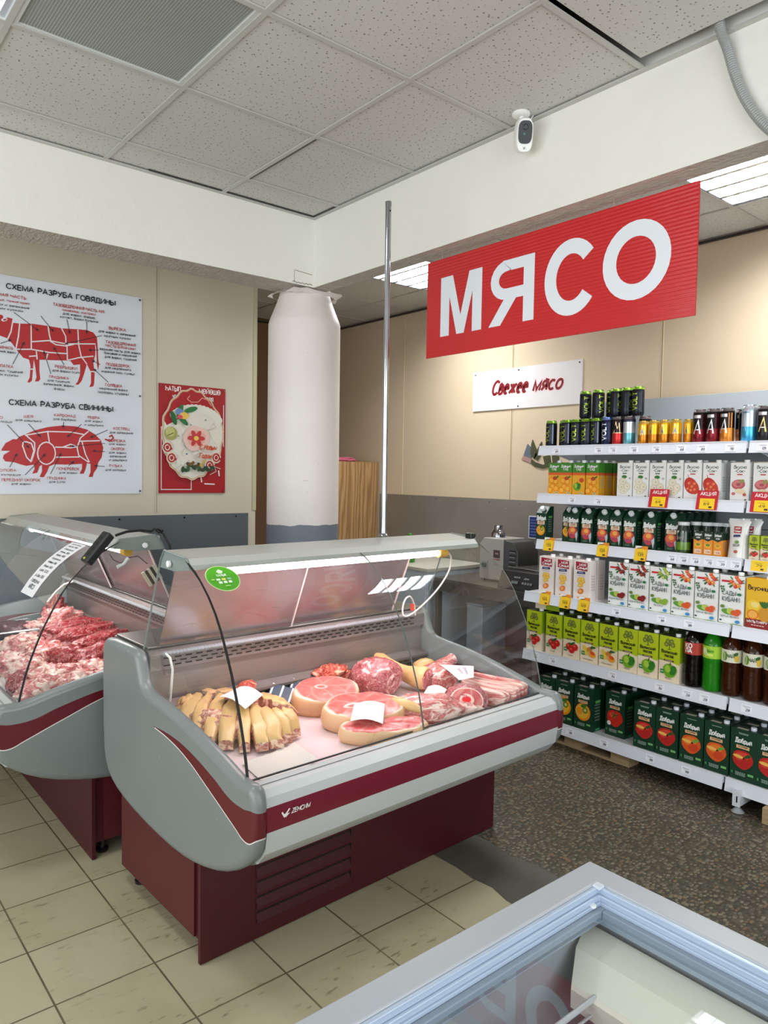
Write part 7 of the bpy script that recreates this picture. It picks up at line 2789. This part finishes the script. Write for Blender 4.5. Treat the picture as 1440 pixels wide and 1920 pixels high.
mb.tube(p, .006, 8, (232, 230, 226))
tag(mb.build('white_cable', M_PLASTIC, None, smooth=50), 'white cable hanging by the slotted back wall of the left case', 'cable')

# ------------------------------------------------------------------ behind the counter
# wooden side panel cabinet
M_OAK = NT('oak_laminate')
_v = M_OAK.obj()
_mp = M_OAK.n('ShaderNodeMapping', None, Vector=_v)
_mp.inputs['Scale'].default_value = (6, 6, .7)
_n = M_OAK.noise(_mp.outputs[0], 3.0, 3.0, 1.5)
_wv = M_OAK.n('ShaderNodeTexWave', {'bands_direction': 'X'}, Vector=_mp.outputs[0], Scale=1.1, Distortion=16.0, Detail=4.0)
M_OAK.base(M_OAK.mix(_wv.outputs['Fac'], lin((150, 112, 70)), lin((188, 150, 102))), 0.45)
M_OAK = M_OAK.m
t = empty('wooden_cabinet', (4.08, 5.43, 0))
tag(t, 'tall oak laminate cabinet in the corner behind the column', 'cabinet')
mb = MB()
mb.box(-.235, .235, -.16, .30, .03, 1.672)
mb.build('carcass', M_OAK, t, bevel=.002)
mb = MB()
mb.box(-.255, -.237, -.155, .295, .04, 1.66)
mb.build('door', M_OAK, t)
mb = MB()
mb.box(-.20, .20, -.14, .28, 0, .03, (40, 34, 30))
mb.build('plinth', M_PLASTIC, t)
o = blob_mesh((.13, .09, .022), 200, .2, 2.0).build('pink_bag', plain('pink_film', (214, 110, 134), 0.4, 0, .15, 12), None, smooth=60)
o.location = (3.97, 5.36, 1.673)
tag(o, 'flat pink plastic bag lying on top of the oak cabinet', 'bag')

# white cabinet and steel work table along the right wall
M_WENAMEL = plain('white_enamel', (206, 214, 224), 0.35, 0, .03)
t = empty('white_cabinet', (4.0, 4.28, 0))
tag(t, 'white enamel cabinet left of the steel work table behind the front case', 'cabinet')
mb = MB()
mb.box(-.28, .30, -.34, .46, .04, .845)
mb.build('body', M_WENAMEL, t, bevel=.006)
mb = MB()
mb.box(-.30, .32, -.36, .48, .846, .872, (206, 198, 184))
mb.build('top', M_PLASTIC, t, bevel=.003)
mb = MB()
mb.box(-.295, -.281, -.33, .45, .10, .83)
mb.build('door', M_WENAMEL, t, bevel=.003)
t = empty('steel_table', (4.0, 3.36, 0))
tag(t, 'stainless steel work table carrying the grey machine by the right wall', 'table')
mb = MB()
mb.box(-.30, .32, -.46, .50, .79, .82)
mb.build('tabletop', M_STEEL, t, bevel=.002)
mb = MB()
mb.box(-.30, -.292, -.46, .50, .73, .789)
mb.build('apron', plain('dark_steel', (96, 92, 88), .4, .4), t)
mb = MB()
mb.box(-.26, .30, -.42, .46, .16, .178)
mb.build('undershelf', M_STEEL, t)
for x in (-.27, .29):
    for y in (-.43, .47):
        mb = MB()
        mb.box(x - .018, x + .018, y - .018, y + .018, 0, .79)
        mb.build('leg', M_STEEL, t)
o = MB()
o.box(-.13, .13, -.075, .075, 0, .46, (178, 184, 196))
o.box(-.135, .135, -.08, .08, .46, .48, (166, 172, 184))
o = o.build('white_bin', M_PLASTIC, None, bevel=.012)
o.location = (3.95, 3.56, .179)
tag(o, 'white plastic bin on the lower shelf of the steel table', 'bin')
o = MB()
o.box(-.2, .2, -.12, .12, 0, .16, (62, 56, 52))
o = o.build('dark_crate', M_PLASTIC, None, bevel=.006)
o.location = (3.97, 3.15, .179)
tag(o, 'dark plastic crate low on the steel table shelf', 'crate')
# grey meat mincer
t = empty('meat_mincer', (4.0, 3.47, .8205))
tag(t, 'light grey meat mincer with a vented dark side on the steel table', 'meat mincer')
mb = MB()
mb.prism([(-.11, .015), (.11, .015), (.11, .26), (.07, .305), (-.11, .305)], -.115, .115, 'x', (176, 172, 164))
mb.build('housing', M_PLASTIC, t, bevel=.004, recalc=True)
mb = MB()
mb.prism([(-.105, .02), (-.2, .05), (-.235, .12), (-.235, .22), (-.19, .29), (-.112, .300)], -.11, .11, 'x', (84, 84, 84))
c = mb.build('gear_cover', M_PLASTIC, t, bevel=.004, recalc=True)
mb = MB()
for k in range(4):
    mb.box(-.117, -.110, -.215, -.165, .12 + k * .032, .128 + k * .032, (134, 134, 132))
    mb.box(-.1165, -.110, -.215, -.165, .128 + k * .032, .138 + k * .032, (40, 40, 40))
mb.build('vent', M_PLASTIC, c)
mb = MB()
mb.lathe([(.05, 0), (.05, .03), (.042, .04), (.030, .06), (.030, .085), (.0, .086)], 24, (0, .04, .305), 'z')
mb.build('feed_neck', M_CHROME, t, smooth=40)
mb = MB()
mb.box(-.1215, -.115, .03, .08, .085, .145, (160, 160, 156))
mb.lathe([(.019, 0), (.016, -.016)][::-1], 16, (-.1215, .055, .115), 'x', (86, 104, 92))
mb.build('switch', M_PLASTIC, t, recalc=True)
a = Art()
a.rect(-.03, .17, .03, .225, (88, 70, 70))
a.text('МИМ', 0, .195, .012, (190, 170, 166), .026, .2)
a.rect(-.03, .155, .03, .163, (150, 70, 60))
microtext(a, 0, .13, .05, 4, (130, 126, 120))
mb = MB()
a.emit(mb, lambda x, y, d: (-.1152 - d, -.05 - x, y), .0002)
mb.build('rating_plate', M_PRINT, t)
for x in (-.08, .08):
    for y in (-.08, .08):
        mb = MB()
        mb.lathe([(.014, 0), (.012, .016)], 12, (x, y, 0), 'z', (30, 30, 30))
        mb.build('foot', M_PLASTIC, t)
# black scale
t = empty('weighing_scale', (3.90, 3.08, .8205))
tag(t, 'black electronic weighing scale beside the mincer next to the shelves', 'scale')
mb = MB()
mb.prism([(-.20, -.0), (.14, .0), (.14, .085), (-.10, .125), (-.15, .12), (-.195, .02)], -.17, .17, 'y', (34, 34, 36))
mb.build('body', M_PLASTIC, t, bevel=.004, recalc=True)
mb = MB()
mb.box(-.09, .15, -.175, .175, .127, .133, (170, 168, 164))
mb.build('pan', M_METAL, t, bevel=.003)
a = Art()
a.text('МАССА КГ', -.02, .068, .008, (190, 194, 196), .05, .2)
a.rect(-.06, .030, -.0, .052, (60, 66, 66))
a.text('00.000', -.03, .034, .012, (170, 180, 180), .05, .14)
for k in range(4):
    a.rect(.03 + k * .022, .034, .046 + k * .022, .048, (120, 124, 126))
a.text('ЦЕНА', .06, .066, .008, (190, 194, 196), .04, .2)
mb = MB()
n_ = Vector((-.05, 0, .09)).normalized()
a.emit(mb, lambda x, y, d: (-.1952 + (y - .02) * .45 - d - .0006, -x, .02 + (y - .02) * 1.0 + .012), .0002)
mb.build('display_panel', M_PRINT, t)
# blue notice on the steel wall
mb = MB()
mb.box(-.004, 0, -.09, .05, -.085, .082, (214, 216, 220))
a = Art()
a.rect(-.044, -.078, .084, .075, (34, 52, 116))
for k in range(6):
    a.rect(-.036, .05 - k * .022, .074, .054 - k * .022, (120, 132, 176))
a.emit(mb, lambda x, y, d: (-.004 - d, -x, y), .0003)
o = mb.build('wall_notice', M_PRINT, None)
o.location = (XR - .0065, 3.45, 1.19)
tag(o, 'small dark blue wall notice on the steel sheet behind the slim cartons', 'notice')
# soap bottle top behind the case and tap-like knob
t = bottle('sauce_bottle', 'lime')
t.location = (3.87, 4.86 - .55, .872)
t.scale = (.9, .9, .72)
tag(t, 'small green plastic bottle on the white cabinet behind the chrome pole', 'bottle')

# ================================================================== CHEST FREEZER IN THE FOREGROUND
t = empty('chest_freezer', (.80, -.164, 0))
tag(t, 'white chest freezer with sliding glass lid at the bottom right corner', 'freezer')
FX0, FX1, FY0, FY1, FZ = -.345, .355, -.936, .936, .85
M_FRZ = plain('freezer_white', (172, 177, 183), 0.35, 0, .02)
M_ALU = plain('freezer_track', (180, 196, 216), 0.28, 0.15, .02)
mb = MB()
for x0, x1, y0, y1 in ((FX0, FX1, FY0, FY0 + .055), (FX0, FX1, FY1 - .055, FY1), (FX0, FX0 + .055, FY0 + .055, FY1 - .055), (FX1 - .055, FX1, FY0 + .055, FY1 - .055)):
    mb.box(x0, x1, y0, y1, .08, .80)
mb.box(FX0 + .055, FX1 - .055, FY0 + .055, FY1 - .055, .08, .14)
mb.build('cabinet', M_FRZ, t)
mb = MB()
mb.box(FX0 + .03, FX1 - .03, FY0 + .03, FY1 - .03, 0.0, .079, (40, 42, 44))
mb.build('plinth', M_PLASTIC, t)


def ring(name, d0, d1, z0, z1, mat, bev=0.0, inner_drop=0.0):
    mb = MB()
    o_ = [(FX0 + d0, FY0 + d0), (FX1 - d0, FY0 + d0), (FX1 - d0, FY1 - d0), (FX0 + d0, FY1 - d0)]
    i_ = [(FX0 + d1, FY0 + d1), (FX1 - d1, FY0 + d1), (FX1 - d1, FY1 - d1), (FX0 + d1, FY1 - d1)]
    vs = [(x, y, z0) for x, y in o_] + [(x, y, z1) for x, y in o_] + [(x, y, z0) for x, y in i_] + [(x, y, z1 - inner_drop) for x, y in i_]
    fs = []
    for k in range(4):
        k2 = (k + 1) % 4
        fs += [(k, k2, 4 + k2, 4 + k), (4 + k, 4 + k2, 12 + k2, 12 + k), (12 + k, 12 + k2, 8 + k2, 8 + k), (8 + k, 8 + k2, k2, k)]
    mb.add(vs, fs)
    return mb.build(name, mat, t, bevel=bev, recalc=True)


ring('rim', .0, .052, .80, FZ, M_FRZ, .004)
ring('track', .052, .060, .79, .847, M_ALU, .0015)
ring('track', .060, .066, .79, .837, M_ALU, .002)
ring('track', .066, .070, .79, .828, M_ALU, .001)
mb = MB()
mb.box(FX1 - .066, FX1 - .052, FY1 - .066, FY1 - .052, .846, .851, (206, 214, 224))
mb.build('corner_joint', M_PLASTIC, t)
mb = MB()
mb.lathe([(.006, 0), (.006, .004)], 12, (FX1 - .088, FY1 - .068, .826), 'z', (236, 238, 240))
mb.build('lid_stop', M_PLASTIC, t)
LIDG = glass('lid_glass', (0.955, 0.972, 0.968, 1), 1.52, 1.25)
mb = MB()
mb.box(FX0 + .068, FX1 - .068, -.02, FY1 - .068, .813, .818)
lid = mb.build('glass_lid', LIDG, t)
mb = MB()
for x0, x1, y0, y1 in ((FX0 + .0705, FX1 - .0705, FY1 - .082, FY1 - .0705), (FX0 + .0705, FX0 + .082, -.02, FY1 - .082), (FX1 - .082, FX1 - .0705, -.02, FY1 - .082), (FX0 + .0705, FX1 - .0705, -.05, -.02)):
    mb.box(x0, x1, y0, y1, .806, .823, (132, 146, 160))
mb.build('lid_frame', M_PLASTIC, lid, bevel=.002)
mb = MB()
mb.box(FX0 + .10, FX1 - .10, FY0 + .102, .0, .795, .800)
lid2 = mb.build('glass_lid', LIDG, t)
mb = MB()
mb.box(FX0 + .10, FX1 - .10, -.03, .0, .790, .805, (160, 172, 184))
mb.build('lid_frame', M_PLASTIC, lid2, bevel=.002)
mb = MB()
zt, zm, zl = .782, .774, .742
P_ = [(.285, .890), (.222, .868), (.168, .838)]
vs = [(P_[0][0], P_[0][1], zt), (P_[1][0], P_[1][1], zm), (P_[2][0], P_[2][1], zl), (P_[0][0], FY0 + .06, zt), (P_[1][0], FY0 + .06, zm), (P_[2][0], FY0 + .06, zl)]
vs += [(x, y, z - .03) for x, y, z in vs]
mb.add(vs, [(0, 1, 4, 3), (1, 2, 5, 4), (6, 9, 10, 7), (7, 10, 11, 8), (0, 6, 7, 1), (1, 7, 8, 2), (3, 4, 10, 9), (4, 5, 11, 10), (0, 3, 9, 6), (2, 8, 11, 5)], (244, 240, 226))
mb.build('lamp_cover', M_PLASTIC, t, recalc=True)
# wire baskets hanging inside, and frozen packs in them
for b, (y0, y1) in enumerate(((.36, .80), (-.12, .32))):
    t2 = empty('wire_basket', (.80, -.164 + (y0 + y1) / 2, .36))
    tag(t2, ('white wire basket inside the freezer, nearest the far corner', 'white wire basket inside the freezer, second from the far corner')[b], 'basket')
    hy = (y1 - y0) / 2
    mb = MB()
    for z in (.0, .12, .24, .36):
        mb.tube([(-.22, -hy, z), (.22, -hy, z), (.22, hy, z), (-.22, hy, z), (-.22, -hy, z)], .003, 6, (198, 206, 212))
    for k in range(12):
        x = -.22 + .44 * k / 11
        mb.tube([(x, -hy, .36), (x, -hy, 0), (x, hy, 0), (x, hy, .36)], .002, 6, (198, 206, 212))
    for k in range(11):
        y = -hy + 2 * hy * k / 10
        mb.tube([(-.22, y, .36), (-.22, y, 0), (.22, y, 0), (.22, y, .36)], .002, 6, (198, 206, 212))
    mb.build('wire_frame', M_PLASTIC, t2, smooth=60)
    mb = MB()
    for y in (-hy, hy):
        mb.tube([(-.22, y, .36), (-.22, y, .385), (.22, y, .385), (.22, y, .36)], .0045, 8, (206, 214, 220))
    mb.build('handle', M_PLASTIC, t2, smooth=60)
    cs = [(122, 74, 62), (112, 104, 78), (140, 84, 70), (98, 90, 74)]
    for k in range(4):
        o = blob_mesh((.09, .07, .05), 300 + b * 10 + k, .14, 1.8, 4.0, -.6, (28, 16)).build('frozen_pack', plain('frozen_pack_%d_%d' % (b, k), cs[k], .35, 0, .3, 22), None, smooth=60)
        o.location = (.80 + (-.11 if k % 2 else .11), -.164 + (y0 + y1) / 2 + (-.1 if k < 2 else .1), .366)
        o.rotation_euler = (0, 0, .3 * k)
        tag(o, '%s frozen pack in the %s freezer basket, %s' % (('reddish brown', 'olive brown', 'rust brown', 'dull brown')[k], ('far', 'second')[b], ('right near corner', 'left near corner', 'right far corner', 'left far corner')[k]), 'frozen pack', 'frozen packs in the freezer')
